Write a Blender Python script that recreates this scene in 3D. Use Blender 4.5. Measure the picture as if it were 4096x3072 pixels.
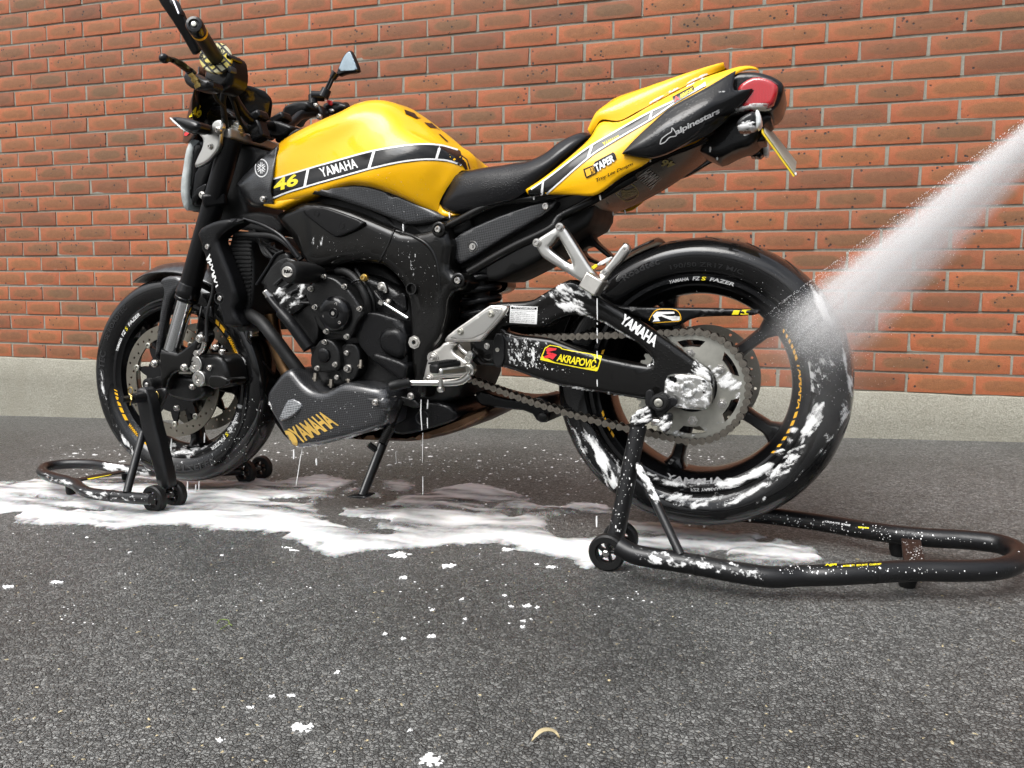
import bpy, bmesh, math, random
import numpy as np
from mathutils import Vector, Matrix
from mathutils.bvhtree import BVHTree
from mathutils.geometry import delaunay_2d_cdt, tessellate_polygon
rad = math.radians
scene = bpy.context.scene
col = scene.collection
for o in list(bpy.data.objects):
    bpy.data.objects.remove(o)

# ------------------------------------------------------------------ camera
FPX = 3062.06                      # focal length in pixels of the 4096 px wide photograph
CR = Matrix(((0.95885265, 0.28369901, 0.01079196),      # camera right
             (0.04078529, -0.10002951, -0.99414821),    # camera down
             (-0.28095935, 0.95368179, -0.10748431)))   # camera forward
CC = Vector((3.55906165, -3.12232992, 0.318154976))
cam_data = bpy.data.cameras.new('camera')
cam = bpy.data.objects.new('camera', cam_data)
col.objects.link(cam)
cam_data.sensor_fit = 'HORIZONTAL'
cam_data.sensor_width = 36.0
cam_data.lens = FPX / 4096 * 36.0
cam_data.clip_start = 0.05
cam_data.clip_end = 500
cm = Matrix((CR[0], -CR[1], -CR[2])).transposed().to_4x4()
cm.translation = CC
cam.matrix_world = cm
scene.camera = cam

# ------------------------------------------------------------------ sky, sun, exposure
SUN_EL, SUN_AZ = 52.0, 205.0        # azimuth of the sun seen from above, degrees from +Y clockwise
world = bpy.data.worlds.new('World')
scene.world = world
world.use_nodes = True
wn, wl = world.node_tree.nodes, world.node_tree.links
wn.clear()
w_out = wn.new('ShaderNodeOutputWorld')
w_bg = wn.new('ShaderNodeBackground')
w_bg.inputs['Strength'].default_value = 0.15
w_sky = wn.new('ShaderNodeTexSky')
w_sky.sky_type = 'NISHITA'
w_sky.sun_disc = False
w_sky.sun_elevation = rad(SUN_EL)
w_sky.sun_rotation = rad(SUN_AZ)
w_sky.air_density = 1.0
w_sky.dust_density = 4.0
w_sky.ozone_density = 1.0
w_hsv = wn.new('ShaderNodeHueSaturation')
w_hsv.inputs['Saturation'].default_value = 0.22
w_tc = wn.new('ShaderNodeTexCoord')
w_map = wn.new('ShaderNodeMapping')
w_map.inputs['Scale'].default_value = (1, 1, 2.2)
w_noise = wn.new('ShaderNodeTexNoise')
w_noise.inputs['Scale'].default_value = 2.3
w_noise.inputs['Detail'].default_value = 6
w_noise.inputs['Roughness'].default_value = 0.55
w_ramp = wn.new('ShaderNodeValToRGB')
w_ramp.color_ramp.elements[0].position = 0.36
w_ramp.color_ramp.elements[0].color = (0.50, 0.55, 0.62, 1)
w_ramp.color_ramp.elements[1].position = 0.66
w_ramp.color_ramp.elements[1].color = (1.40, 1.37, 1.32, 1)
w_mul = wn.new('ShaderNodeMix')
w_mul.data_type = 'RGBA'
w_mul.blend_type = 'MULTIPLY'
w_mul.inputs['Factor'].default_value = 1.0
wl.new(w_sky.outputs['Color'], w_hsv.inputs['Color'])
wl.new(w_tc.outputs['Generated'], w_map.inputs['Vector'])
wl.new(w_map.outputs['Vector'], w_noise.inputs['Vector'])
wl.new(w_noise.outputs['Fac'], w_ramp.inputs['Fac'])
wl.new(w_hsv.outputs['Color'], w_mul.inputs['A'])
wl.new(w_ramp.outputs['Color'], w_mul.inputs['B'])
# an overcast sky is about three times as bright overhead as at the horizon
w_sep = wn.new('ShaderNodeSeparateXYZ')
wl.new(w_tc.outputs['Generated'], w_sep.inputs[0])
w_cie = wn.new('ShaderNodeMapRange')
w_cie.inputs['From Min'].default_value = 0.0
w_cie.inputs['From Max'].default_value = 0.85
w_cie.inputs['To Min'].default_value = 0.38
w_cie.inputs['To Max'].default_value = 1.75
wl.new(w_sep.outputs['Z'], w_cie.inputs['Value'])
w_mul2 = wn.new('ShaderNodeMix')
w_mul2.data_type = 'RGBA'
w_mul2.blend_type = 'MULTIPLY'
w_mul2.inputs['Factor'].default_value = 1.0
wl.new(w_mul.outputs['Result'], w_mul2.inputs['A'])
wl.new(w_cie.outputs['Result'], w_mul2.inputs['B'])
wl.new(w_mul2.outputs['Result'], w_bg.inputs['Color'])
wl.new(w_bg.outputs['Background'], w_out.inputs['Surface'])

sun_data = bpy.data.lights.new('sun', 'SUN')
sun_data.energy = 1.4
sun_data.angle = rad(35)
sun_data.color = (1.0, 0.97, 0.92)
sun = bpy.data.objects.new('sun', sun_data)
col.objects.link(sun)
sd = Vector((math.sin(rad(SUN_AZ)) * math.cos(rad(SUN_EL)), math.cos(rad(SUN_AZ)) * math.cos(rad(SUN_EL)), math.sin(rad(SUN_EL))))
sun.rotation_euler = sd.to_track_quat('Z', 'Y').to_euler()
sun.location = (3, -4, 6)

vs = scene.view_settings
vs.view_transform = 'Standard'
vs.look = 'None'
vs.gamma = 1.0
vs.use_curve_mapping = False
vs.exposure = 0.45
scene.render.engine = 'CYCLES'
scene.cycles.use_denoising = True
scene.cycles.use_adaptive_sampling = True
scene.cycles.adaptive_threshold = 0.02
scene.cycles.max_bounces = 8
scene.cycles.diffuse_bounces = 3
scene.cycles.glossy_bounces = 4
scene.cycles.transmission_bounces = 6
scene.cycles.volume_bounces = 4
scene.cycles.transparent_max_bounces = 12
scene.cycles.caustics_reflective = False
scene.cycles.caustics_refractive = False
scene.cycles.sample_clamp_indirect = 4.0

# ------------------------------------------------------------------ measuring helpers
GA, GB = -0.312, 0.0325            # the yard falls away to the left: z = GA + GB * x
def ground_z(x):
    return GA + GB * x

def ray(px, py):
    d = Vector(((px - 2048) / FPX, (py - 1536) / FPX, 1.0))
    return CR.transposed() @ d

def at_ground(px, py, h=0.0):
    d = ray(px, py)
    # z = GA + GB x + h
    t = (GA + h + GB * CC.x - CC.z) / (d.z - GB * d.x)
    return CC + d * t

def at_y(px, py, y):
    d = ray(px, py)
    return CC + d * ((y - CC.y) / d.y)

# the motorcycle's own frame: x forward, y to its left side (towards the viewer), z up, origin at the rear axle
BX = Vector((-0.99426391, 0.09783452, -0.04321677)).normalized()
BY = Vector((-0.09792536, -0.99518709, -0.00364461)).normalized()
BZ = BX.cross(BY).normalized()
BY = BZ.cross(BX).normalized()
BO = Vector((3.48087029, -1.40818415, 0.14711618))
BM = Matrix((BX, BY, BZ)).transposed().to_4x4()
BM.translation = BO
BI = BM.inverted()
LC = BI @ CC                       # camera position in the motorcycle's frame

def lray(px, py):
    return (BI.to_3x3() @ ray(px, py)).normalized()

def P(px, py, t):
    d = lray(px, py)
    return LC + d * ((t - LC.y) / d.y)

CROPS = {'A': (350, 0, 2.0109), 'B': (950, 300, 2.0109), 'C': (2000, 200, 1.8433), 'D': (380, 900, 2.765),
         'E': (380, 1350, 2.765), 'F': (950, 850, 2.212), 'G': (950, 1400, 2.212), 'H': (1700, 800, 2.212),
         'I': (2200, 900, 1.7015), 'J': (2200, 1500, 1.7015), 'K': (2800, 400, 1.659), 'M': (2800, 1300, 1.5085),
         'N': (0, 1700, 1.8433), 'O': (1100, 1850, 1.7015), 'Q': (0, 0, 2.212), 'S': (0, 1300, 2.765),
         'V': (700, 400, 2.115), 'X': (600, 0, 3.1725), 'Y': (2300, 1400, 2.115), 'Z': (0, 0, 1.0)}

def px(s):
    """'B 10,20 30,40,.1 C 5,6' -> list of (px, py[, t]) in photograph pixels"""
    out = []
    c = CROPS['Z']
    for w in s.split():
        if w in CROPS:
            c = CROPS[w]
            continue
        v = [float(q) for q in w.split(',')]
        out.append((c[0] + v[0] / c[2], c[1] + v[1] / c[2], *v[2:]))
    return out

def L3(s, t=None):
    return [P(v[0], v[1], v[2] if len(v) > 2 else t) for v in px(s)]

# ------------------------------------------------------------------ mesh helpers
def link(name, me, mat, parent=None, smooth=35):
    o = bpy.data.objects.new(name, me)
    col.objects.link(o)
    if mat is not None and len(me.materials) == 0:
        me.materials.append(mat)
    if smooth:
        me.shade_smooth()
        me.set_sharp_from_angle(angle=rad(smooth))
    if parent is not None:
        o.parent = parent
    return o

def mesh(name, v, f, mat, parent=None, smooth=35):
    me = bpy.data.meshes.new(name)
    me.from_pydata([tuple(q) for q in v], [], f)
    me.update()
    return link(name, me, mat, parent, smooth)

def empty(name, parent=None, label=None, cat=None, group=None):
    o = bpy.data.objects.new(name, None)
    o.empty_display_size = 0.05
    col.objects.link(o)
    if parent is not None:
        o.parent = parent
    tag(o, label, cat, group)
    return o

def tag(o, label=None, cat=None, group=None, kind=None):
    if label: o['label'] = label
    if cat: o['category'] = cat
    if group: o['group'] = group
    if kind: o['kind'] = kind
    return o

def bevel(o, w, seg=2, ang=40):
    m = o.modifiers.new('bevel', 'BEVEL')
    m.width = w; m.segments = seg; m.limit_method = 'ANGLE'; m.angle_limit = rad(ang)
    m.harden_normals = False
    return o

def catmull(pts, n, closed=False):
    """resample a polyline of Vectors along a centripetal-like spline, evenly by length"""
    pts = [Vector(p) for p in pts]
    if len(pts) == 2:
        return [pts[0].lerp(pts[1], i / (n - 1)) for i in range(n)]
    q = []
    m = len(pts)
    segs = m if closed else m - 1
    for i in range(segs):
        if closed:
            p0, p1, p2, p3 = pts[(i - 1) % m], pts[i], pts[(i + 1) % m], pts[(i + 2) % m]
        else:
            p1, p2 = pts[i], pts[i + 1]
            p0 = pts[i - 1] if i > 0 else p1 * 2 - p2
            p3 = pts[i + 2] if i + 2 < m else p2 * 2 - p1
        d1 = max((p1 - p0).length, 1e-9) ** .5; d2 = max((p2 - p1).length, 1e-9) ** .5; d3 = max((p3 - p2).length, 1e-9) ** .5
        t1 = (p1 - p0) / d1 - (p2 - p0) / (d1 + d2) + (p2 - p1) / d2
        t2 = (p2 - p1) / d2 - (p3 - p1) / (d2 + d3) + (p3 - p2) / d3
        t1 *= d2; t2 *= d2
        for k in range(12):
            u = k / 12
            q.append((2 * u ** 3 - 3 * u ** 2 + 1) * p1 + (u ** 3 - 2 * u ** 2 + u) * t1 + (-2 * u ** 3 + 3 * u ** 2) * p2 + (u ** 3 - u ** 2) * t2)
    q.append(pts[0] if closed else pts[-1])
    acc = [0.0]
    for a, b in zip(q, q[1:]):
        acc.append(acc[-1] + (b - a).length)
    out = []
    tot = acc[-1]
    j = 0
    cnt = n
    for i in range(cnt):
        s = tot * i / (n if closed else n - 1)
        while j < len(acc) - 2 and acc[j + 1] < s:
            j += 1
        d = acc[j + 1] - acc[j]
        out.append(q[j].lerp(q[j + 1], 0 if d < 1e-12 else (s - acc[j]) / d))
    return out

def loft(name, curves, mat, parent=None, nu=40, nv=6, mirror=False, solid=0, smooth=40, flip=False):
    cs = [catmull(c, nu) for c in curves]
    grid = []
    cols = [catmull([c[i] for c in cs], (len(cs) - 1) * nv + 1) for i in range(nu)]
    nrow = (len(cs) - 1) * nv + 1
    v, f = [], []
    for i in range(nu):
        v += cols[i]
    for i in range(nu - 1):
        for j in range(nrow - 1):
            a = i * nrow + j
            f.append((a, a + 1, a + nrow + 1, a + nrow))
    if mirror:
        k = len(v)
        v += [Vector((p.x, -p.y, p.z)) for p in v]
        f += [tuple(k + q for q in reversed(t)) for t in f]
    me = bpy.data.meshes.new(name)
    me.from_pydata([tuple(q) for q in v], [], f)
    bm = bmesh.new(); bm.from_mesh(me)
    bmesh.ops.remove_doubles(bm, verts=bm.verts, dist=2e-4)
    bmesh.ops.recalc_face_normals(bm, faces=bm.faces)
    bm.to_mesh(me); bm.free()
    o = link(name, me, mat, parent, smooth)
    if solid:
        m = o.modifiers.new('solid', 'SOLIDIFY'); m.thickness = solid; m.offset = -1
    return o

def chaikin(p, it):
    for _ in range(it):
        q = []
        for a, b in zip(p, p[1:] + p[:1]):
            q.append(tuple(.75 * x + .25 * y for x, y in zip(a, b)))
            q.append(tuple(.25 * x + .75 * y for x, y in zip(a, b)))
        p = q
    return p

def seg_dist(p, a, b):
    ab = b - a
    L = ab.length_squared
    u = 0 if L < 1e-12 else max(0, min(1, (p - a).dot(ab) / L))
    return (p - (a + ab * u)).length

def pillow(name, outline, tn, tf, mat, parent=None, er=.006, step=None, holes=(), rnd=1, tfun=None, both=False, smooth=40, dome=0.0):
    """a solid traced from its side outline: near face at y = tn (or tfun(x, z)), rounded towards its rim over er, back at y = tf"""
    def loop(s):
        q = px(s) if isinstance(s, str) else s
        w = [P(v[0], v[1], v[2] if len(v) > 2 else tn) for v in q]
        w = [(v.x, v.z) for v in w]
        w = chaikin(w, rnd) if rnd else w
        return [Vector(v) for v in w]
    loops = [loop(outline)] + [loop(h) for h in holes]
    xs = [v.x for v in loops[0]]; zs = [v.y for v in loops[0]]
    size = max(max(xs) - min(xs), max(zs) - min(zs))
    if step is None:
        step = max(size / 26, .004)
    segs = [(l[i], l[(i + 1) % len(l)]) for l in loops for i in range(len(l))]
    A = np.array([(a.x, a.y) for a, b in segs]); Bv = np.array([(b.x - a.x, b.y - a.y) for a, b in segs]); LL = np.maximum((Bv ** 2).sum(1), 1e-14)
    def bd(x, z):
        d = np.array((x, z)) - A
        u = np.clip((d * Bv).sum(1) / LL, 0, 1)[:, None]
        return float(np.sqrt((((d - u * Bv) ** 2).sum(1)).min()))
    def inside(x, z):
        c = False
        for l in loops:
            n = len(l)
            for i in range(n):
                a, b = l[i], l[(i + 1) % n]
                if (a.y > z) != (b.y > z) and x < (b.x - a.x) * (z - a.y) / (b.y - a.y) + a.x:
                    c = not c
        return c
    pts, edges = [], []
    loop_idx = []
    for l in loops:
        # densify the rim
        d = []
        for i in range(len(l)):
            a, b = l[i], l[(i + 1) % len(l)]
            n = max(1, int((b - a).length / (step * 1.2)))
            d += [a.lerp(b, k / n) for k in range(n)]
        k = len(pts)
        pts += d
        edges += [(k + i, k + (i + 1) % len(d)) for i in range(len(d))]
        loop_idx.append((k, len(d)))
    nb = len(pts)
    for k, n in loop_idx:
        ring = pts[k:k + n]
        for fr in (.12, .4, .8, 1.15):
            for i in range(n):
                a, b = ring[i - 1], ring[(i + 1) % n]
                nrm = Vector((-(b - a).y, (b - a).x))
                if nrm.length < 1e-9: continue
                nrm.normalize()
                for sg in (1, -1):
                    q = ring[i] + nrm * sg * er * fr
                    if inside(q.x, q.y) and bd(q.x, q.y) > er * fr * .93:
                        pts.append(q)
    x = min(xs) + step / 2
    row = 0
    while x < max(xs):
        z = min(zs) + step / 2 + (step / 2 if row % 2 else 0)
        while z < max(zs):
            if inside(x, z) and bd(x, z) > er * 1.3 + step * .4:
                pts.append(Vector((x, z)))
            z += step
        x += step; row += 1
    ov, oe, of, orig, _, _ = delaunay_2d_cdt(pts, edges, [], 0, 1e-6)
    tris = []
    for t in of:
        c = sum((ov[i] for i in t), Vector((0, 0))) / len(t)
        if inside(c.x, c.y):
            tris.append(tuple(t))
    def height(x, z):
        d = bd(x, z)
        base = tfun(x, z) if tfun else tn
        if d < er:
            r = 1 - d / er
            base -= er * (1 - math.sqrt(max(0, 1 - r * r)))
        if dome:
            base += dome * min(1, d / (size * .25)) ** .5
        return base
    verts = [Vector((p.x, height(p.x, p.y), p.y)) for p in ov]
    n0 = len(verts)
    verts += [Vector((p.x, tf, p.y)) for p in ov]
    faces = []
    # orient near faces towards +y
    cnt = {}
    for t in tris:
        a, b, c = (ov[i] for i in t[:3])
        cr = (b.x - a.x) * (c.y - a.y) - (b.y - a.y) * (c.x - a.x)
        tt = tuple(reversed(t)) if cr > 0 else t
        faces.append(tt)
        faces.append(tuple(n0 + i for i in reversed(tt)))
        for i in range(len(tt)):
            e = (tt[i], tt[(i + 1) % len(tt)])
            cnt[e] = 1
    for (a, b) in list(cnt):
        if (b, a) not in cnt:
            faces.append((b, a, n0 + a, n0 + b))
    if both:
        m2 = len(verts)
        verts += [Vector((v.x, -v.y, v.z)) for v in verts]
        faces += [tuple(m2 + i for i in reversed(t)) for t in faces]
    return mesh(name, verts, faces, mat, parent, smooth)

def frames(pts):
    tang = []
    n = len(pts)
    for i in range(n):
        a = pts[max(0, i - 1)]; b = pts[min(n - 1, i + 1)]
        tang.append((b - a).normalized())
    up = Vector((0, 0, 1)) if abs(tang[0].z) < .9 else Vector((1, 0, 0))
    nrm = (up - tang[0] * up.dot(tang[0])).normalized()
    out = []
    for i in range(n):
        nrm = (nrm - tang[i] * nrm.dot(tang[i])).normalized()
        out.append((pts[i], nrm, tang[i].cross(nrm)))
    return out

def tube(name, pts, r, mat, parent=None, n=14, res=None, spline=True, flat=1.0, smooth=40, cap=True):
    pts = [Vector(p) for p in pts]
    m = len(pts)
    if res is None:
        res = max(2, (m - 1) * 8 + 1) if m > 2 else 2
    if spline and m > 2:
        q = catmull(pts, res)
    else:
        q = pts; res = m
    rr = r if isinstance(r, (list, tuple)) else [r] * 2
    fr = frames(q)
    v, f = [], []
    for i, (p, a, b) in enumerate(fr):
        u = i / (res - 1) * (len(rr) - 1)
        k = min(int(u), len(rr) - 2)
        R = rr[k] + (rr[k + 1] - rr[k]) * (u - k)
        for j in range(n):
            th = 2 * math.pi * j / n
            v.append(p + a * math.cos(th) * R + b * math.sin(th) * R * flat)
    for i in range(res - 1):
        for j in range(n):
            a = i * n + j; b = i * n + (j + 1) % n
            f.append((a, b, b + n, a + n))
    if cap:
        f.append(tuple(reversed(range(n))))
        f.append(tuple((res - 1) * n + j for j in range(n)))
    return mesh(name, v, f, mat, parent, smooth)

def bar(name, pts, w, h, mat, parent=None, wdir=Vector((0, 1, 0)), bev=.002, spline=False, res=None):
    """rectangular section (w along wdir, h across) swept through points"""
    pts = [Vector(p) for p in pts]
    if spline:
        pts = catmull(pts, res or len(pts) * 6)
    v, f = [], []
    n = len(pts)
    W = w if isinstance(w, (list, tuple)) else [w] * n
    H = h if isinstance(h, (list, tuple)) else [h] * n
    if len(W) != n: W = [W[0] + (W[-1] - W[0]) * i / (n - 1) for i in range(n)]
    if len(H) != n: H = [H[0] + (H[-1] - H[0]) * i / (n - 1) for i in range(n)]
    for i in range(n):
        t = (pts[min(n - 1, i + 1)] - pts[max(0, i - 1)]).normalized()
        a = (wdir - t * wdir.dot(t)).normalized()
        b = t.cross(a)
        for sx, sy in ((1, 1), (-1, 1), (-1, -1), (1, -1)):
            v.append(pts[i] + a * sx * W[i] / 2 + b * sy * H[i] / 2)
    for i in range(n - 1):
        for j in range(4):
            f.append((i * 4 + j, i * 4 + (j + 1) % 4, i * 4 + 4 + (j + 1) % 4, i * 4 + 4 + j))
    f.append((3, 2, 1, 0)); k = (n - 1) * 4; f.append((k, k + 1, k + 2, k + 3))
    o = mesh(name, v, f, mat, parent)
    if bev: bevel(o, bev, 2)
    return o

def axes(axis):
    axis = axis.normalized()
    a = Vector((1, 0, 0)) if abs(axis.x) < .8 else Vector((0, 0, 1))
    a = (a - axis * a.dot(axis)).normalized()
    return axis, a, axis.cross(a)

def lathe(name, c, axis, prof, mat, parent=None, seg=32, closed=False, smooth=35, sq=(1, 1)):
    """profile of (offset along the axis, radius)"""
    ax, a, b = axes(Vector(axis))
    v, f = [], []
    m = len(prof)
    for j in range(seg):
        th = 2 * math.pi * j / seg
        d = a * math.cos(th) * sq[0] + b * math.sin(th) * sq[1]
        for y, r in prof:
            v.append(c + ax * y + d * r)
    for j in range(seg):
        k = (j + 1) % seg
        for i in range(m - 1 if not closed else m):
            i2 = (i + 1) % m
            f.append((j * m + i, k * m + i, k * m + i2, j * m + i2))
    me = bpy.data.meshes.new(name)
    me.from_pydata([tuple(q) for q in v], [], f)
    bm = bmesh.new(); bm.from_mesh(me)
    bmesh.ops.remove_doubles(bm, verts=bm.verts, dist=1e-6)
    bmesh.ops.recalc_face_normals(bm, faces=bm.faces)
    bm.to_mesh(me); bm.free()
    return link(name, me, mat, parent, smooth)

def box(name, c, size, mat, parent=None, bev=.002, rot=None):
    v = []
    for x in (-1, 1):
        for y in (-1, 1):
            for z in (-1, 1):
                q = Vector((x * size[0] / 2, y * size[1] / 2, z * size[2] / 2))
                v.append((rot @ q if rot else q) + Vector(c))
    f = [(0, 1, 3, 2), (4, 6, 7, 5), (0, 4, 5, 1), (2, 3, 7, 6), (0, 2, 6, 4), (1, 5, 7, 3)]
    o = mesh(name, v, f, mat, parent)
    if bev: bevel(o, bev, 2)
    return o

# lettering and stickers -------------------------------------------------------------
_tcache = {}
def text_tris(body, bold=0.0, shear=0.0, spacing=1.0):
    key = (body, bold, shear, spacing)
    if key in _tcache: return _tcache[key]
    cu = bpy.data.curves.new('lettering', 'FONT')
    cu.body = body; cu.offset = bold; cu.shear = shear; cu.space_character = spacing
    cu.resolution_u = 3
    ob = bpy.data.objects.new('lettering', cu)
    col.objects.link(ob)
    bpy.context.view_layer.update()
    me = bpy.data.meshes.new_from_object(ob.evaluated_get(bpy.context.evaluated_depsgraph_get()))
    v = np.array([tuple(q.co)[:2] for q in me.vertices])
    f = [tuple(p.vertices) for p in me.polygons]
    bpy.data.objects.remove(ob); bpy.data.meshes.remove(me); bpy.data.curves.remove(cu)
    lo, hi = v.min(0), v.max(0)
    v = (v - lo) / (hi - lo)
    _tcache[key] = (v, f)
    return v, f

def quad_map(q):
    """unit square -> pixel quad given as TL TR BR BL (v = 1 at the top)"""
    q = [Vector(a[:2]) for a in (px(q) if isinstance(q, str) else q)]
    tl, tr, br, bl = q
    return lambda u, v: (bl.lerp(br, u)).lerp(tl.lerp(tr, u), v)

def bvh_of(objs):
    deps = bpy.context.evaluated_depsgraph_get()
    V, Fc = [], []
    for o in objs:
        ev = o.evaluated_get(deps)
        me = ev.to_mesh()
        k = len(V)
        V += [v.co.copy() for v in me.vertices]
        Fc += [tuple(k + i for i in p.vertices) for p in me.polygons]
        ev.to_mesh_clear()
    return BVHTree.FromPolygons(V, Fc)

def split_long(v, f, lim):
    bm = bmesh.new()
    vs_ = [bm.verts.new((a[0], a[1], 0)) for a in v]
    for t in f:
        try: bm.faces.new([vs_[i] for i in t])
        except ValueError: pass
    for _ in range(5):
        bmesh.ops.triangulate(bm, faces=bm.faces)
        e = [e for e in bm.edges if e.calc_length() > lim]
        if not e: break
        bmesh.ops.subdivide_edges(bm, edges=e, cuts=1)
    bmesh.ops.triangulate(bm, faces=bm.faces)
    bm.verts.index_update()
    v = [(q.co.x, q.co.y) for q in bm.verts]
    f = [tuple(q.index for q in t.verts) for t in bm.faces]
    bm.free()
    return v, f

def decal_px(name, v, f, mat, parent, bvh, off=.0012, lim=24, t=None):
    """flat print laid on a surface: every corner is found where the line of sight meets that surface"""
    v, f = split_long(v, f, lim)
    out, ok = [], []
    last = t
    for a in v:
        d = lray(a[0], a[1])
        h = bvh.ray_cast(LC, d) if bvh else (None,) * 4
        if h[0] is None:
            out.append(P(a[0], a[1], last if last is not None else .15) ); ok.append(t is not None)
        else:
            n = h[1] if h[1].dot(d) < 0 else -h[1]
            out.append(h[0] + n * off); ok.append(True)
    f = [q for q in f if all(ok[i] for i in q)]
    return mesh(name, out, f, mat, parent, 60)

def text_px(name, body, quad, mat, parent, bvh, bold=0.01, shear=0.0, spacing=1.0, off=.0016, lim=24, t=None):
    v, f = text_tris(body, bold, shear, spacing)
    m = quad_map(quad)
    return decal_px(name, [m(a, b) for a, b in v], f, mat, parent, bvh, off, lim, t)

def poly_px(name, pts, mat, parent, bvh, off=.0012, lim=24, t=None, rnd=0):
    p = [tuple(a[:2]) for a in (px(pts) if isinstance(pts, str) else pts)]
    if rnd: p = chaikin(p, rnd)
    f = [tuple(q) for q in tessellate_polygon([[Vector((a[0], a[1], 0)) for a in p]])]
    return decal_px(name, p, f, mat, parent, bvh, off, lim, t)

def line_px(name, pts, w, mat, parent, bvh, off=.0014, t=None, n=40):
    p = catmull([Vector((a[0], a[1], 0)) for a in (px(pts) if isinstance(pts, str) else pts)], n)
    v, f = [], []
    for i in range(n):
        d = (p[min(n - 1, i + 1)] - p[max(0, i - 1)]).normalized()
        q = Vector((-d.y, d.x, 0)) * w / 2
        v += [(p[i] + q)[:2], (p[i] - q)[:2]]
    f = [(2 * i, 2 * i + 1, 2 * i + 3, 2 * i + 2) for i in range(n - 1)]
    return decal_px(name, v, f, mat, parent, bvh, off, 40, t)

# ------------------------------------------------------------------ materials
class NT:
    def __init__(s, name):
        s.m = bpy.data.materials.new(name); s.m.use_nodes = True
        s.t = s.m.node_tree; s.t.nodes.clear()
        s.out = s.t.nodes.new('ShaderNodeOutputMaterial')
        s.b = s.t.nodes.new('ShaderNodeBsdfPrincipled')
        s.l(s.b.outputs[0], s.out.inputs[0])
    def n(s, ty, **k):
        n = s.t.nodes.new('ShaderNode' + ty)
        for a, b in k.items(): setattr(n, a, b)
        return n
    def l(s, a, b): s.t.links.new(a, b)
    def val(s, sock, v):
        if isinstance(v, bpy.types.NodeSocket): s.l(v, sock)
        else: sock.default_value = v
    def set(s, **k):
        for a, b in k.items():
            s.val(s.b.inputs[a.replace('_', ' ')], b)
    def coord(s, kind='Object', scale=(1, 1, 1)):
        c = s.n('TexCoord'); m = s.n('Mapping'); m.inputs['Scale'].default_value = scale
        s.l(c.outputs[kind], m.inputs['Vector']); return m.outputs[0]
    def noise(s, vec, scale, detail=3, rough=.5, out='Fac', dist=0):
        n = s.n('TexNoise'); s.l(vec, n.inputs['Vector']); n.inputs['Scale'].default_value = scale
        n.inputs['Detail'].default_value = detail; n.inputs['Roughness'].default_value = rough
        n.inputs['Distortion'].default_value = dist
        return n.outputs[out]
    def voro(s, vec, scale, feature='F1', out='Distance', rnd=1.0):
        n = s.n('TexVoronoi', feature=feature); s.l(vec, n.inputs['Vector']); n.inputs['Scale'].default_value = scale
        n.inputs['Randomness'].default_value = rnd
        return n.outputs[out]
    def ramp(s, fac, stops, interp='LINEAR'):
        r = s.n('ValToRGB'); s.l(fac, r.inputs[0]); r.color_ramp.interpolation = interp
        e = r.color_ramp.elements
        while len(e) < len(stops): e.new(.5)
        for k, (p, c) in enumerate(stops):
            e[k].position = p; e[k].color = (c, c, c, 1) if not isinstance(c, (tuple, list)) else (*c[:3], 1)
        return r.outputs[0]
    def mix(s, fac, a, b, mode='MIX'):
        n = s.n('Mix', data_type='RGBA', blend_type=mode)
        s.val(n.inputs['Factor'], fac)
        for k, v in (('A', a), ('B', b)):
            s.val(n.inputs[k], v if isinstance(v, bpy.types.NodeSocket) else (*v, 1) if len(v) == 3 else v)
        return n.outputs['Result']
    def math(s, op, a, b=None, c=None, clamp=False):
        n = s.n('Math', operation=op, use_clamp=clamp)
        for i, v in enumerate((a, b, c)):
            if v is not None: s.val(n.inputs[i], v)
        return n.outputs[0]
    def bump(s, h, strength=.3, dist=.002, normal=None):
        n = s.n('Bump'); n.inputs['Strength'].default_value = strength; n.inputs['Distance'].default_value = dist
        s.l(h, n.inputs['Height'])
        if normal is not None: s.l(normal, n.inputs['Normal'])
        return n.outputs[0]

M = {}
def wet(t, droplets=True, scale=170, strength=.5, foam=0.0):
    """rain and wash beads standing on a painted or moulded surface"""
    v = t.coord()
    big = t.noise(v, 9, 3, .6)
    d = t.voro(v, scale)
    bead = t.ramp(d, [(0.0, 1.0), (0.22, .75), (0.34, 0.0)])
    patch = t.ramp(big, [(.48, 0), (.58, 1)])
    h = t.math('MULTIPLY', bead, patch)
    film = t.noise(v, 26, 4, .6, dist=1.2)
    h2 = t.math('MULTIPLY', t.ramp(film, [(.52, 0), (.60, 1)]), .10)
    return t.bump(t.math('ADD', h, h2), strength, .0012)

def mat(name, c, rough=.5, metal=0.0, coat=0.0, wetness=0.0, grain=0.0, gscale=400, spec=.5, var=0.0, scale=170, cior=1.5):
    t = NT(name)
    col_ = (*c, 1)
    if var:
        v = t.coord()
        nz = t.noise(v, 14, 5, .6)
        col_ = t.mix(t.ramp(nz, [(.3, 0), (.7, 1)]), tuple(q * (1 - var) for q in c), tuple(min(1, q * (1 + var)) for q in c))
    t.set(Base_Color=col_, Metallic=metal, Coat_Weight=coat, Coat_Roughness=.05)
    t.b.inputs['Coat IOR'].default_value = cior
    t.b.inputs['Specular IOR Level'].default_value = spec
    v = t.coord()
    rn = t.noise(v, 22, 4, .6)
    t.set(Roughness=t.math('MULTIPLY_ADD', rn, rough * .5, rough * .75))
    nrm = None
    if grain:
        nrm = t.bump(t.noise(v, gscale, 2, .5), grain, .001)
    if wetness:
        w = wet(t, strength=wetness, scale=scale)
        if nrm is not None:
            w.node.inputs['Normal'].default_value = (0, 0, 0)
            t.l(nrm, w.node.inputs['Normal'])
        nrm = w
        if coat:
            t.l(w, t.b.inputs['Coat Normal'])
    if nrm is not None:
        t.l(nrm, t.b.inputs['Normal'])
    M[name] = t.m
    return t

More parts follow.
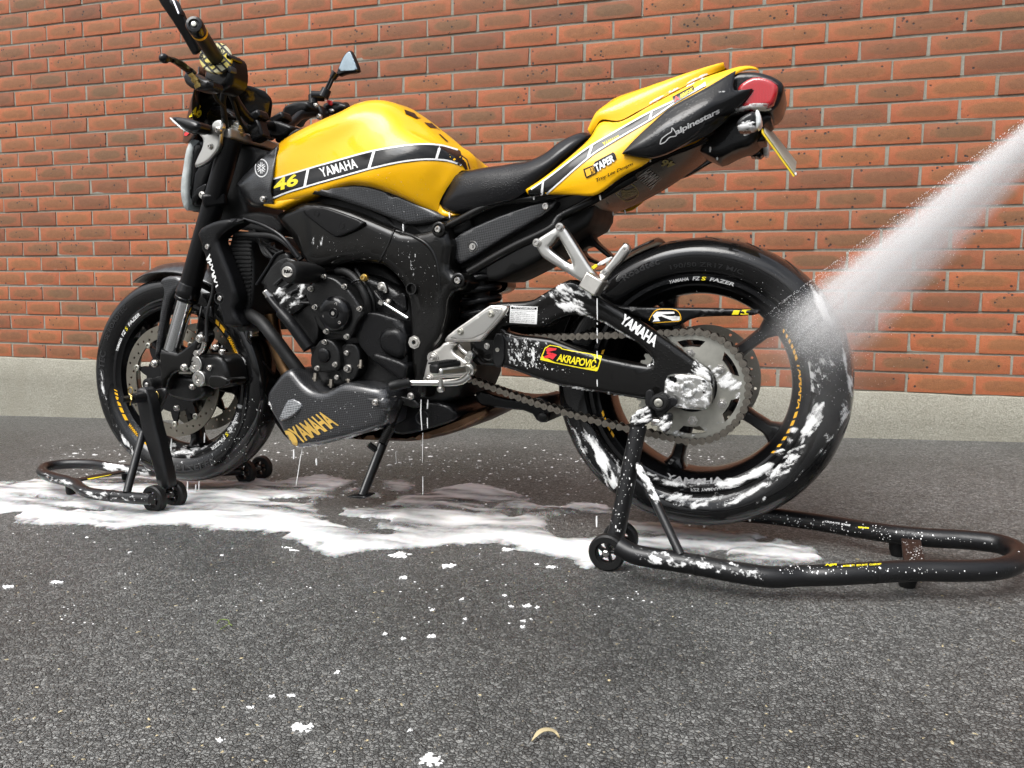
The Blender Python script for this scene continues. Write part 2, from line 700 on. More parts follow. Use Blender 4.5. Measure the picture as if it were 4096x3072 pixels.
mat('yellow_paint', (.94, .49, .001), .30, coat=.5, wetness=.10, spec=.25)
mat('black_gloss', (.0035, .0035, .004), .3, coat=.6, wetness=.2, spec=.08, cior=1.5)
mat('black_plastic', (.0045, .0045, .005), .4, coat=.30, wetness=.3, grain=.08, spec=.10)
mat('black_satin', (.0055, .0055, .006), .4, coat=.25, wetness=.3, grain=.12, spec=.10)
mat('black_frame', (.0045, .0043, .004), .3, coat=.55, wetness=.25, spec=.08, cior=1.48)
mat('black_engine', (.009, .009, .009), .34, coat=.25, wetness=.4, grain=.45, gscale=260, var=.5, spec=.2)
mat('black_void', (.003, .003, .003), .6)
mat('rubber', (.0045, .0045, .0047), .4, coat=.75, grain=.02, gscale=500, wetness=.12, spec=.06, cior=1.55)
mat('rubber_matte', (.008, .008, .008), .5, grain=.2, spec=.3)
mat('rim_black', (.004, .004, .0045), .3, coat=.6, wetness=.3, spec=.1)
mat('vinyl', (.006, .006, .007), .35, coat=.5, wetness=.4, grain=.15, gscale=600, scale=230, spec=.12, cior=1.5)
mat('silver', (.60, .59, .56), .30, metal=1.0, wetness=.2, grain=.1)
mat('silver_brushed', (.62, .60, .56), .38, metal=1.0, var=.2, grain=.25, gscale=700)
mat('chrome', (.72, .73, .74), .10, metal=1.0)
mat('bolt_steel', (.62, .60, .57), .28, metal=1.0)
mat('zinc', (.46, .45, .40), .40, metal=1.0, var=.3)
mat('disc_steel', (.27, .25, .21), .42, metal=1.0, var=.12)
mat('chain_dark', (.035, .032, .028), .45, metal=1.0, var=.35)
mat('chain_steel', (.26, .235, .20), .38, metal=1.0, var=.35)
mat('brass', (.62, .45, .16), .35, metal=1.0)
mat('exhaust', (.13, .075, .045), .32, metal=1.0, var=.45)
mat('header', (.12, .07, .035), .35, metal=1.0, var=.35)
mat('white_print', (.80, .80, .79), .45)
mat('grey_print', (.42, .42, .42), .45)
mat('black_print', (.005, .005, .005), .16, coat=.1, spec=.3)
mat('cast_silver', (.40, .39, .37), .42, metal=.55, grain=.2)
mat('yellow_print', (.80, .66, .01), .45)
mat('amber_print', (.86, .45, .01), .45)
mat('gold_print', (.50, .32, .07), .4, var=.2)
mat('red_print', (.72, .03, .04), .4)
mat('plate_yellow', (.85, .60, .02), .4)
mat('plate_back', (.30, .29, .24), .5)
mat('clear_lens', (.75, .78, .78), .12, coat=1)
mat('lamp_glass', (.42, .45, .44), .10, coat=1, var=.5)
mat('foam_white', (.86, .86, .85), .75, grain=.4, gscale=300)
mat('mirror_glass', (.30, .37, .42), .12, metal=1.0, var=.25)

t = NT('red_lens')
v = t.coord()
t.set(Base_Color=(.42, .004, .010, 1), Roughness=.10, Coat_Weight=1.0, Coat_Roughness=.04)
w = t.n('TexWave', bands_direction='X'); t.l(v, w.inputs['Vector']); w.inputs['Scale'].default_value = 60
t.set(Normal=t.bump(w.outputs['Fac'], .15, .001))
M['red_lens'] = t.m

def carbon(name, lo, hi, scale, rough):
    t = NT(name)
    v = t.coord('Object', (1, 1, 1))
    r = t.n('VectorRotate', rotation_type='Y_AXIS'); r.inputs['Angle'].default_value = rad(38); t.l(v, r.inputs['Vector'])
    ck = t.n('TexChecker'); ck.inputs['Scale'].default_value = scale; t.l(r.outputs[0], ck.inputs['Vector'])
    ck.inputs['Color1'].default_value = (*lo, 1); ck.inputs['Color2'].default_value = (*hi, 1)
    t.set(Base_Color=ck.outputs['Color'], Roughness=rough, Coat_Weight=.6, Coat_Roughness=.10, Coat_IOR=1.6)
    t.set(Normal=wet(t, strength=.4))
    t.l(t.bump(ck.outputs['Fac'], .35, .0006), t.b.inputs['Normal'])
    M[name] = t.m
carbon('carbon', (.005, .005, .0055), (.032, .033, .036), 260, .28)
carbon('carbon_skylit', (.03, .032, .034), (.22, .23, .24), 300, .30)  # same carbon made paler, sky light on the pan facet put into its colour

# brick: dark fired face with a browner oval kiss mark and black iron spots
t = NT('brick')
v = t.coord()
oi = t.n('ObjectInfo')
sep = t.n('SeparateXYZ'); t.l(v, sep.inputs[0])
off = t.n('Combine' + 'XYZ')
t.l(t.math('MULTIPLY', oi.outputs['Random'], 37.0), off.inputs[0]); t.l(t.math('MULTIPLY', oi.outputs['Random'], 91.0), off.inputs[2])
at_ = t.n('Attribute', attribute_name='shift')
va0 = t.n('VectorMath', operation='ADD'); t.l(v, va0.inputs[0]); t.l(off.outputs[0], va0.inputs[1])
va = t.n('VectorMath', operation='ADD'); t.l(va0.outputs[0], va.inputs[0]); t.l(at_.outputs['Vector'], va.inputs[1])
vec = va.outputs[0]
uvn = t.n('UVMap', uv_map='face')
su = t.n('SeparateXYZ'); t.l(uvn.outputs[0], su.inputs[0])
wob = t.noise(vec, 22, 3, .6)
ex = t.math('POWER', t.math('ABSOLUTE', t.math('DIVIDE', su.outputs[0], .088)), 3.2)
ez = t.math('POWER', t.math('ABSOLUTE', t.math('DIVIDE', su.outputs[1], .022)), 2.6)
el = t.math('ADD', t.math('ADD', ex, ez), t.math('MULTIPLY_ADD', wob, 1.6, -.8))
oval = t.ramp(el, [(.55, 1), (.95, .55), (1.0, 0)])
ring = t.ramp(el, [(.5, 0), (.80, 1), (1.0, .2)])
n1 = t.noise(vec, 60, 5, .65)
n2 = t.noise(vec, 420, 3, .7)
rnd_ = t.math('FRACT', t.math('ADD', t.math('MULTIPLY', oi.outputs['Random'], 7.3), t.math('MULTIPLY', at_.outputs['Fac'], 5.1)))
edge = t.mix(n1, (.28, .076, .031), (.44, .152, .064))
core = t.mix(n1, (.140, .066, .030), (.30, .138, .054))
core = t.mix(t.math('MULTIPLY', ring, .5), core, (.31, .125, .045))
strength = t.math('MULTIPLY_ADD', rnd_, .40, .62)
c = t.mix(t.math('MULTIPLY', oval, strength), edge, core)
c = t.mix(t.math('MULTIPLY', t.ramp(n2, [(.45, 0), (.75, 1)]), .30), c, (.40, .20, .12))
grain_ = t.ramp(t.noise(vec, 900, 2, .6), [(.25, .45), (.5, 1.0), (.8, 1.25)])
c = t.mix(1.0, c, grain_, 'MULTIPLY')
tint = t.ramp(rnd_, [(0, (.62, .62, .66)), (.25, (.92, .90, .86)), (.5, (1.12, 1.02, .88)), (.75, (1.0, .86, .80)), (1, (.74, .84, .92))])
c = t.mix(1.0, c, tint, 'MULTIPLY')
sp = t.voro(vec, 40)
spn = t.noise(vec, 14, 2, .5)
spot = t.math('MULTIPLY', t.ramp(sp, [(.14, 1), (.20, 0)]), t.ramp(spn, [(.52, 0), (.56, 1)]))
sp2 = t.voro(vec, 150)
spot2 = t.math('MULTIPLY', t.ramp(sp2, [(.13, 1), (.2, 0)]), t.ramp(t.noise(vec, 30, 2), [(.58, 0), (.62, 1)]))
spot = t.math('MAXIMUM', spot, spot2)
c = t.mix(t.math('MULTIPLY', spot, .92), c, (.022, .022, .024))
lime = t.math('MULTIPLY', t.ramp(t.noise(vec, 17, 6, .7), [(.69, 0), (.76, 1)]), .45)
c = t.mix(lime, c, (.50, .44, .38))
t.set(Base_Color=c, Roughness=.72)
hh = t.math('ADD', t.math('MULTIPLY', n2, .5), t.math('MULTIPLY', n1, .8))
hh = t.math('SUBTRACT', hh, t.math('MULTIPLY', spot, .7))
t.set(Normal=t.bump(hh, .7, .003))
M['brick'] = t.m

t = NT('mortar')
v = t.coord()
n1 = t.noise(v, 90, 5, .7); n2 = t.noise(v, 6, 3, .6)
c = t.mix(n1, (.13, .125, .10), (.35, .335, .275))
c = t.mix(t.ramp(n2, [(.35, .0), (.7, .45)]), c, (.30, .285, .24))
t.set(Base_Color=c, Roughness=.9, Normal=t.bump(t.noise(v, 240, 4, .7), .8, .003))
M['mortar'] = t.m

t = NT('render_plinth')
v = t.coord()
n1 = t.noise(v, 210, 4, .75); n2 = t.noise(v, 3.2, 5, .6); n3 = t.noise(v, 90, 3, .6)
c = t.mix(t.ramp(n1, [(.3, 0), (.7, 1)]), (.17, .16, .125), (.46, .445, .375))
c = t.mix(t.ramp(n2, [(.4, 0), (.7, .55)]), c, (.24, .225, .175))
t.set(Base_Color=c, Roughness=.9)
t.set(Normal=t.bump(t.math('ADD', n1, t.math('MULTIPLY', n3, .8)), .9, .004))
M['render_plinth'] = t.m

# asphalt: dark bound chippings, damp
t = NT('asphalt')
v = t.coord()
def chip(scale):
    warp = t.noise(v, scale * .7, 2, .5, 'Color')
    mx = t.n('VectorMath', operation='MULTIPLY_ADD'); t.l(warp, mx.inputs[0])
    mx.inputs[1].default_value = (.35 / scale,) * 3; t.l(v, mx.inputs[2])
    e = t.n('TexVoronoi', feature='DISTANCE_TO_EDGE'); t.l(mx.outputs[0], e.inputs['Vector']); e.inputs['Scale'].default_value = scale
    f = t.n('TexVoronoi', feature='F1'); t.l(mx.outputs[0], f.inputs['Vector']); f.inputs['Scale'].default_value = scale
    return e.outputs['Distance'], f.outputs['Color']
e1, c1 = chip(165)
e2, c2 = chip(380)
s1 = t.n('SeparateColor'); t.l(c1, s1.inputs[0]); s2 = t.n('SeparateColor'); t.l(c2, s2.inputs[0])
grey = t.math('MULTIPLY_ADD', t.math('POWER', s1.outputs[0], 1.4), .19, .075)
grey = t.math('ADD', grey, t.math('MULTIPLY', s2.outputs[1], .05))
damp = t.ramp(t.noise(v, 1.3, 5, .6), [(.36, 0), (.62, 1)])
grey = t.math('MULTIPLY', grey, t.math('MULTIPLY_ADD', damp, .55, .62))
crev = t.ramp(e1, [(.0, .25), (.12, 1)])
grey = t.math('MULTIPLY', grey, crev)
cc = t.n('CombineColor'); t.l(grey, cc.inputs[0]); t.l(t.math('MULTIPLY', grey, 1.0), cc.inputs[1]); t.l(t.math('MULTIPLY', grey, .95), cc.inputs[2])
pale = t.math('GREATER_THAN', s2.outputs[2], .993)
c = t.mix(t.math('MULTIPLY', pale, .8), cc.outputs[0], (.42, .36, .27))
t.set(Base_Color=c)
h = t.math('ADD', t.math('MULTIPLY', t.ramp(e1, [(0, 0), (.22, 1)]), t.math('MULTIPLY_ADD', s1.outputs[1], .8, .5)),
           t.math('MULTIPLY', t.ramp(e2, [(0, 0), (.25, 1)]), t.math('MULTIPLY_ADD', s2.outputs[0], .4, .15)))
h = t.math('ADD', h, t.math('MULTIPLY', t.noise(v, 500, 3, .6), .25))
t.set(Roughness=t.math('ADD', t.math('MULTIPLY_ADD', s1.outputs[2], .22, .20), t.math('MULTIPLY', damp, .16)))
t.set(Normal=t.bump(h, .9, .005))
M['asphalt'] = t.m

t = NT('foam')
v = t.coord()
n1 = t.noise(v, 55, 5, .65); n2 = t.noise(v, 7, 4, .6)
t.set(Base_Color=t.mix(n2, (.70, .70, .69), (.80, .80, .80)), Roughness=.6)
al = t.n('Attribute', attribute_name='cover')
t.set(Alpha=t.math('MULTIPLY_ADD', t.math('SUBTRACT', n1, .5), t.math('SUBTRACT', 1.0, al.outputs['Fac']), al.outputs['Fac'], clamp=True))
t.set(Subsurface_Weight=.25, Subsurface_Scale=.01)
bub = t.voro(v, 500)
t.set(Normal=t.bump(t.math('ADD', n1, t.math('MULTIPLY', bub, .3)), .3, .003))
M['foam'] = t.m

# ------------------------------------------------------------------ ground and wall
gx0, gx1, gy0, gy1 = -60.0, 70.0, -60.0, .05
gv, gf = [], []
gxs = [gx0, -20, -6, -2, 1, 3, 5, 7, 12, 30, gx1]
gys = [gy0, -20, -8, -5, -4, -3, -2, -1, gy1]
for x in gxs:
    for y in gys:
        gv.append((x, y, ground_z(max(-6, min(12, x)))))
for i in range(len(gxs) - 1):
    for j in range(len(gys) - 1):
        a = i * len(gys) + j
        gf.append((a, a + len(gys), a + len(gys) + 1, a + 1))
tag(mesh('ground', gv, gf, M['asphalt']), kind='structure')

wall = empty('brick_wall', None, 'red brick wall with grey mortar on a rendered plinth behind the motorcycle', 'wall')
BW, BH, BD = .215, .0655, .05
def brick_mesh(seed):
    r = random.Random(seed)
    bm = bmesh.new()
    bmesh.ops.create_cube(bm, size=1)
    for v_ in bm.verts:
        v_.co = Vector((v_.co.x * BW, v_.co.y * BD, v_.co.z * BH))
    for v_ in bm.verts:
        v_.co += Vector((r.uniform(-.0012, .0012), r.uniform(-.0008, .0008), r.uniform(-.001, .001)))
    bmesh.ops.bevel(bm, geom=list(bm.edges), offset=.0026, segments=2, affect='EDGES', profile=.6)
    uv = bm.loops.layers.uv.new('face')
    for f_ in bm.faces:
        for lp in f_.loops:
            lp[uv].uv = (lp.vert.co.x, lp.vert.co.z)
    me = bpy.data.meshes.new('brick')
    bm.to_mesh(me); bm.free()
    me.materials.append(M['brick'])
    me.shade_smooth(); me.set_sharp_from_angle(angle=rad(40))
    return me
BMESH = [brick_mesh(i) for i in range(7)]
HIDE = [px('Z 740,0 900,500 820,1050 560,1120 410,1500 560,1880 900,1900 1150,1700 1900,1750 2300,1600 2260,1200 2500,1180 2640,960 3000,980 3300,1200 3420,1560 3050,640 3130,420 3060,290 2800,270 2400,400 2300,560 1850,640 1700,480 1520,400 1250,480 1100,520 1080,380 900,300')]
def in_poly(p, x, y):
    c = False
    for i in range(len(p)):
        a, b = p[i], p[i - 1]
        if (a[1] > y) != (b[1] > y) and x < (b[0] - a[0]) * (y - a[1]) / (b[1] - a[1]) + a[0]:
            c = not c
    return c
def project(p):
    d = CR @ (Vector(p) - CC)
    return 2048 + FPX * d.x / d.z, 1536 + FPX * d.y / d.z, d.z
slots = []
rb = random.Random(5)
TOPROW = -14
for r in range(23, TOPROW - 1, -1):
    z = (23 - r) * .075
    u0 = 0.0 if r % 2 == 0 else .5
    for k in range(-14, 38):
        x0 = (k + u0) * .225
        c = Vector((x0 + .1125 + rb.uniform(-.002, .002), BD / 2 + rb.uniform(-.0018, .0018), z + BH / 2 + rb.uniform(-.0012, .0012)))
        a = 0.0
        for sx in (-.4, -.15, .15, .4):
            for sz in (-.35, 0, .35):
                q = project((c.x + sx * BW, 0, c.z + sz * BH))
                if q[2] > 0 and 0 < q[0] < 4096 and 0 < q[1] < 3072 and not in_poly(HIDE[0], q[0], q[1]):
                    a += 1 / q[2] ** 2
        slots.append((a, c, rb.uniform(-.006, .006), rb.randrange(7)))
slots.sort(key=lambda s: -s[0])
for a, c, rz, k in slots[:300]:
    o = bpy.data.objects.new('brick', BMESH[k])
    col.objects.link(o)
    o.parent = wall
    o.location = c
    o.rotation_euler = (0, rz * .4, 0)
rv, rf, ru, rs = [], [], [], []
for a, c, rz, k in slots[300:]:
    me = BMESH[k]
    n = len(rv)
    R_ = Matrix.Rotation(rz * .4, 3, 'Y')
    sh = (rb.uniform(0, 9), rb.uniform(0, 9), rb.uniform(0, 9))
    rv += [tuple(R_ @ q.co + c) for q in me.vertices]
    rf += [tuple(n + i for i in p.vertices) for p in me.polygons]
    ru += [(q.co.x, q.co.z) for q in me.vertices]
    rs += [sh] * len(me.vertices)
o = mesh('brick_courses', rv, rf, M['brick'], wall, 40)
me = o.data
uvl = me.uv_layers.new(name='face')
for lp in me.loops:
    uvl.data[lp.index].uv = ru[lp.vertex_index]
at2 = me.attributes.new('shift', 'FLOAT_VECTOR', 'POINT')
at2.data.foreach_set('vector', [q for s_ in rs for q in s_])
tag(o, kind='stuff')
x_lo, x_hi, z_hi = -14 * .225, 38 * .225, (23 - TOPROW + 1) * .075
mv, mf = [], []
# struck bed joints: each joint slopes out towards its lower edge
nx = 90
zs_ = []
for r in range(24, TOPROW - 1, -1):
    z = (23 - r) * .075
    zs_ += [(z + .0652, .0040), (z + .0685, .0050), (z + .073, .0040), (z + .0752, .0024)]
for i in range(nx + 1):
    x = x_lo + (x_hi - x_lo) * i / nx
    for z, y in zs_:
        mv.append((x, y + .0008 * math.sin(x * 31 + z * 57), z))
m_ = len(zs_)
for i in range(nx):
    for j in range(m_ - 1):
        a = i * m_ + j
        mf.append((a, a + m_, a + m_ + 1, a + 1))
mesh('mortar_bed', mv, mf, M['mortar'], wall, 30)
# rendered plinth, its face a little proud of the brickwork with a weathered top edge
pv, pf = [], []
npx = 140
for i in range(npx + 1):
    x = x_lo + (x_hi - x_lo) * i / npx
    w1 = .002 * math.sin(x * 17) + .0015 * math.sin(x * 41 + 1)
    g = ground_z(x) - .05
    for y, z in ((.03, -.002 + w1 * .6), (-.006, -.004 + w1), (-.011, -.010 + w1), (-.012 + w1 * .6, -.12), (-.013 + w1, g), (.2, g)):
        pv.append((x, y, z))
for i in range(npx):
    for j in range(5):
        a = i * 6 + j
        pf.append((a, a + 6, a + 7, a + 1))
mesh('plinth', pv, pf, M['render_plinth'], wall, 50)
# the wall's body behind the facing bricks
box('wall_core', ((x_lo + x_hi) / 2, BD + .06, (z_hi) / 2 - .2), (x_hi - x_lo - .02, .12, z_hi + .4 - .05), M['mortar'], wall, 0)

# ------------------------------------------------------------------ the motorcycle
bike = empty('motorcycle', None, 'yellow and black naked motorcycle with race stickers being washed on two paddock stands', 'motorcycle')
bike.matrix_world = BM
Yv = Vector((0, 1, 0))

def bolt(parent, s, t, r=.007, m='bolt_steel', head=.005, washer=True, name='bolt', axis=Yv):
    """socket head bolt: washer, domed head and hexagon socket"""
    for q in px(s):
        c = P(q[0], q[1], q[2] if len(q) > 2 else t)
        prof = [(-.006, r * 1.35), (0, r * 1.35), (.0008, r * 1.3), (.0008, r), (head * .8, r), (head, r * .82), (head, r * .5), (head * .45, r * .45), (head * .45, 0)] if washer else \
               [(-.006, r), (head * .8, r), (head, r * .82), (head, r * .5), (head * .45, r * .45), (head * .45, 0)]
        lathe(name, c, axis, prof, M[m], parent, 18)

# ---- wheels
def ring_pts(c, fx, up, r, n, a0=0):
    return [c + (fx * math.cos(a0 + 2 * math.pi * i / n) + up * math.sin(a0 + 2 * math.pi * i / n)) * r for i in range(n)]

def spin(name, c, ax, fx, up, prof, m, parent, seg=96, closed=False, smooth=35):
    v, f = [], []
    k = len(prof)
    for j in range(seg):
        th = 2 * math.pi * j / seg
        d = fx * math.cos(th) + up * math.sin(th)
        v += [c + ax * y + d * r for y, r in prof]
    for j in range(seg):
        q = (j + 1) % seg
        for i in range(k if closed else k - 1):
            i2 = (i + 1) % k
            f.append((j * k + i, j * k + i2, q * k + i2, q * k + i))
    me = bpy.data.meshes.new(name)
    me.from_pydata([tuple(q) for q in v], [], f)
    bm = bmesh.new(); bm.from_mesh(me)
    bmesh.ops.recalc_face_normals(bm, faces=bm.faces)
    bm.to_mesh(me); bm.free()
    return link(name, me, m, parent, smooth)

def tyre_prof(R, w, bead):
    h = w / 2
    half = [(h * .74, bead), (h * .88, bead + .010), (h * .965, bead + (R - bead) * .32), (h, bead + (R - bead) * .50), (h * .975, bead + (R - bead) * .64),
            (h * .86, bead + (R - bead) * .80), (h * .66, bead + (R - bead) * .91), (h * .36, bead + (R - bead) * .975), (0, R)]
    p = catmull([Vector((a, b, 0)) for a, b in half], 26)
    p = [(q.x, q.y) for q in p]
    return p + [(-a, b) for a, b in reversed(p[:-1])]

def wheel(name, c, ax, fx, R, w, rimr, rimw, spoke_angles, hubr):
    up = ax.cross(fx).normalized()
    if up.z < 0: up = -up
    wh = empty(name, bike)
    ty = spin('tyre', c, ax, fx, up, tyre_prof(R, w, rimr), M['rubber'], wh, 160)
    h = rimw / 2
    half = [(h, rimr + .004), (h + .003, rimr + .002), (h + .003, rimr - .006), (h - .003, rimr - .011), (h - .006, rimr - .018), (h - .018, rimr - .022), (h - .030, rimr - .030), (h - .048, rimr - .034)]
    inner = half + [(-a, b) for a, b in reversed(half)]
    outer = [(-h + .01, rimr - .004), (h - .01, rimr - .004)]
    spin('rim', c, ax, fx, up, inner + outer, M['rim_black'], wh, 128, closed=True)
    lathe('hub', c, ax, [(-.075, 0), (-.075, hubr * .6), (-.06, hubr), (-.03, hubr * .85), (.03, hubr * .85), (.06, hubr), (.075, hubr * .6), (.075, 0)], M['rim_black'], wh, 40)
    for a in spoke_angles:
        d = fx * math.cos(a) + up * math.sin(a); s = fx * -math.sin(a) + up * math.cos(a)
        pts = []
        rows = [(hubr * .6, .026, .030), (hubr * 1.2, .017, .026), (rimr * .6, .013, .022), (rimr - .055, .014, .022), (rimr - .038, .022, .026), (rimr - .028, .038, .030)]
        v, f = [], []
        for r_, hw, hd in rows:
            for ox, oy in ((-1, -.6), (-.6, -1), (.6, -1), (1, -.6), (1, .6), (.6, 1), (-.6, 1), (-1, .6)):
                v.append(c + d * r_ + s * ox * hw + ax * oy * hd)
        for i in range(len(rows) - 1):
            for j in range(8):
                f.append((i * 8 + j, i * 8 + (j + 1) % 8, i * 8 + 8 + (j + 1) % 8, i * 8 + 8 + j))
        mesh('spoke', v, f, M['rim_black'], wh, 50)
    return wh, up, ty

def disc(name, c, ax, fx, up, r1, r0, th, nh, m, parent, hole=.0035, rows=2):
    """drilled brake rotor ring"""
    n = 96
    lo = [Vector((math.cos(2 * math.pi * i / n) * r1, math.sin(2 * math.pi * i / n) * r1)) for i in range(n)]
    li = [Vector((math.cos(2 * math.pi * i / n) * r0, math.sin(2 * math.pi * i / n) * r0)) for i in range(n)]
    loops = [lo, li]
    for k in range(nh):
        a = 2 * math.pi * k / nh
        rr = r0 + (r1 - r0) * ((.28, .5, .74)[k % 3])
        cc_ = Vector((math.cos(a) * rr, math.sin(a) * rr))
        loops.append([cc_ + Vector((math.cos(j * math.pi / 3.5) * hole, math.sin(j * math.pi / 3.5) * hole)) for j in range(7)])
    pts, ed = [], []
    for l in loops:
        k = len(pts); pts += l
        ed += [(k + i, k + (i + 1) % len(l)) for i in range(len(l))]
    ov, _, of, *_r = delaunay_2d_cdt(pts, ed, [], 0, 1e-7)
    cs = [sum(l, Vector((0, 0))) / len(l) for l in loops[2:]]
    tris = []
    for t_ in of:
        g = sum((ov[i] for i in t_), Vector((0, 0))) / len(t_)
        if r0 < g.length < r1 and all((g - q).length > hole * .9 for q in cs):
            tris.append(tuple(t_))
    v = [c + fx * p.x + up * p.y + ax * th / 2 for p in ov] + [c + fx * p.x + up * p.y - ax * th / 2 for p in ov]
    k = len(ov)
    f = list(tris) + [tuple(k + i for i in reversed(t_)) for t_ in tris]
    es = set()
    for t_ in tris:
        for i in range(3): es.add((t_[i], t_[(i + 1) % 3]))
    f += [(b, a, k + a, k + b) for a, b in es if (b, a) not in es]
    return mesh(name, v, f, m, parent, 30)

def arc_text(name, body, c, ax, fx, up, y, r, h, a0, a1, m, parent, bold=.01, shear=0.0, flip=1, spacing=1.0, tilt=0.0):
    """lettering bent round a wheel; a0..a1 angles of its start and end, letters' tops outwards"""
    v, f = text_tris(body, bold, shear, spacing)
    v, f = split_long([(a * abs(a1 - a0) * r / h, b) for a, b in v], f, .9)
    k = abs(a1 - a0) * r / h
    out = []
    for a, b in v:
        th = a0 + (a1 - a0) * a / k
        bb = b if flip > 0 else 1 - b
        rr = r + h * bb
        out.append(c + ax * (y + tilt * bb) + (fx * math.cos(th) + up * math.sin(th)) * rr)
    return mesh(name, out, f, m, parent, 60)

def arc_bar(name, c, ax, fx, up, y, r, h, a0, a1, m, parent, slant=0.0, tilt=0.0):
    n = 8
    v, f = [], []
    for i in range(n + 1):
        for b in (0, 1):
            th = a0 + (a1 - a0) * i / n + slant * b
            v.append(c + ax * (y + tilt * b) + (fx * math.cos(th) + up * math.sin(th)) * (r + h * b))
    f = [(2 * i, 2 * i + 2, 2 * i + 3, 2 * i + 1) for i in range(n)]
    return mesh(name, v, f, m, parent, 60)

# image right is -x of the motorcycle's frame, so wheel angles are measured from "backwards" (fx) up
RC = Vector((0, 0, 0)); RAX = Yv; RFX = Vector((-1, 0, 0))
rear, RUP, rear_tyre = wheel('rear_wheel', RC, RAX, RFX, .311, .19, .226, .150, [rad(38 + 72 * k) for k in range(5)], .055)
st = .077
FC = Vector((1.46, 0, 0))
FAX = Vector((-math.sin(st), math.cos(st), 0)); FFX = Vector((-math.cos(st), -math.sin(st), 0))
front, FUP, front_tyre = wheel('front_wheel', FC, FAX, FFX, .299, .122, .224, .088, [rad(-82 + 72 * k) for k in range(5)], .045)

# rim stickers (photograph: white model lettering at the top, yellow bars right and left)
def D(a): return rad(a)
def sticker_set(wh, c, ax, fx, up, y, r, specs):
    for kind, *a in specs:
        if kind == 'bars':
            lo, hi, n, sg = a
            # a row of slanted bars growing towards the lettering
            x = lo
            w0 = (hi - lo) / (n * 1.9)
            for k in range(n):
                w1 = w0 * (.5 + 1.0 * k / max(1, n - 1))
                arc_bar('rim_stripe', c, ax, fx, up, y, r, .012, D(x), D(x + w1), M['amber_print'], wh, D(2.2) * sg)
                x += w1 + w0 * .62
        else:
            body, lo, hi, m, fl, hgt = a
            arc_text('rim_lettering', body, c, ax, fx, up, y, r, hgt, D(lo), D(hi), M[m], wh, .02, .15, fl)
yr = .0790
sticker_set(rear, RC, RAX, RFX, RUP, yr, .2185, [('text', 'YAMAHA', 102.5, 92, 'grey_print', 1, .0068), ('text', 'FZ', 90, 86, 'grey_print', 1, .0075), ('text', 'S', 85.5, 83, 'yellow_print', 1, .0075),
    ('text', 'FAZER', 81, 68, 'grey_print', 1, .0072)])
yr2 = .068
for lo, hi in ((-42, -14), (14, 34)):
    n = 6
    seq = range(n)
    x = lo
    W = hi - lo
    for k in seq:
        big = (k + 1) / n if lo > 0 else (k + 1) / n
        if lo > 0: big = 1 - k / n
        w1 = W / n * (.28 + .5 * big)
        arc_bar('rim_stripe', RC, RAX, RFX, RUP, .0705, .2065, .009, D(x), D(x + w1), M['amber_print'], rear, D(2.0))
        x += W / n
arc_text('rim_lettering', 'YAMAHA', RC, RAX, RFX, RUP, .0705, .2065, .009, D(13), D(-13), M['amber_print'], rear, .02, .1, 1)
arc_text('rim_lettering', 'YAMAHA', RC, RAX, RFX, RUP, .0715, .199, .0125, D(-107), D(-74), M['grey_print'], rear, .03, .1, -1)
arc_text('rim_lettering', 'FZS YAMAHA', RC, RAX, RFX, RUP, yr, .2185, .007, D(-92), D(-74), M['grey_print'], rear, .01, .1, 1)
for lo, hi in ((158, 176), (196, 214)):
    for k in range(4):
        x = lo + (hi - lo) * k / 4
        arc_bar('rim_stripe', RC, RAX, RFX, RUP, .0705, .2065, .009, D(x), D(x + 3.1), M['amber_print'], rear, D(2.0))
yf = .0478
arc_text('rim_lettering', 'YAMAHA', FC, FAX, FFX, FUP, yf, .2165, .009, D(157), D(146), M['white_print'], front, .02, .15, 1)
arc_text('rim_lettering', 'FZ', FC, FAX, FFX, FUP, yf, .2165, .010, D(144), D(139), M['white_print'], front, .02, .15, 1)
arc_text('rim_lettering', 'S', FC, FAX, FFX, FUP, yf, .2165, .010, D(138.5), D(136), M['yellow_print'], front, .02, .15, 1)
arc_text('rim_lettering', 'FAZER', FC, FAX, FFX, FUP, yf, .2165, .010, D(134), D(120), M['white_print'], front, .02, .15, 1)
arc_text('rim_lettering', 'YAMAHA', FC, FAX, FFX, FUP, yf, .2165, .009, D(-24), D(-35), M['white_print'], front, .02, .15, 1)
arc_text('rim_lettering', 'FZ', FC, FAX, FFX, FUP, yf, .2165, .010, D(-37), D(-41), M['white_print'], front, .02, .15, 1)
arc_text('rim_lettering', 'S', FC, FAX, FFX, FUP, yf, .2165, .010, D(-42), D(-45), M['yellow_print'], front, .02, .15, 1)
arc_text('rim_lettering', 'FAZER', FC, FAX, FFX, FUP, yf, .2165, .010, D(-46), D(-62), M['white_print'], front, .02, .15, 1)
x = 188.0
for w1 in (1.0, 1.8, 2.6, 3.4, 4.2, 5.4):
    arc_bar('rim_stripe', FC, FAX, FFX, FUP, yf, .2165, .010, D(x), D(x + w1), M['amber_print'], front, D(-1.6))
    x += w1 + 1.3
arc_text('rim_lettering', 'YAMAHA', FC, FAX, FFX, FUP, yf, .2165, .010, D(228), D(215.5), M['amber_print'], front, .03, .1, 1)
x = 229.5
for w1 in (5.0, 3.6, 2.6):
    arc_bar('rim_stripe', FC, FAX, FFX, FUP, yf, .2165, .010, D(x), D(x + w1), M['amber_print'], front, D(-1.6))
    x += w1 + 1.3
x = 47.0
for w1 in (3.4, 5.4):
    arc_bar('rim_stripe', FC, FAX, FFX, FUP, yf, .2165, .010, D(x), D(x - w1), M['amber_print'], front, D(1.6))
    x -= w1 + 1.3
arc_text('rim_lettering', 'YAMAHA', FC, FAX, FFX, FUP, yf, .2165, .010, D(33), D(21), M['amber_print'], front, .03, .1, 1)
x = 20.0
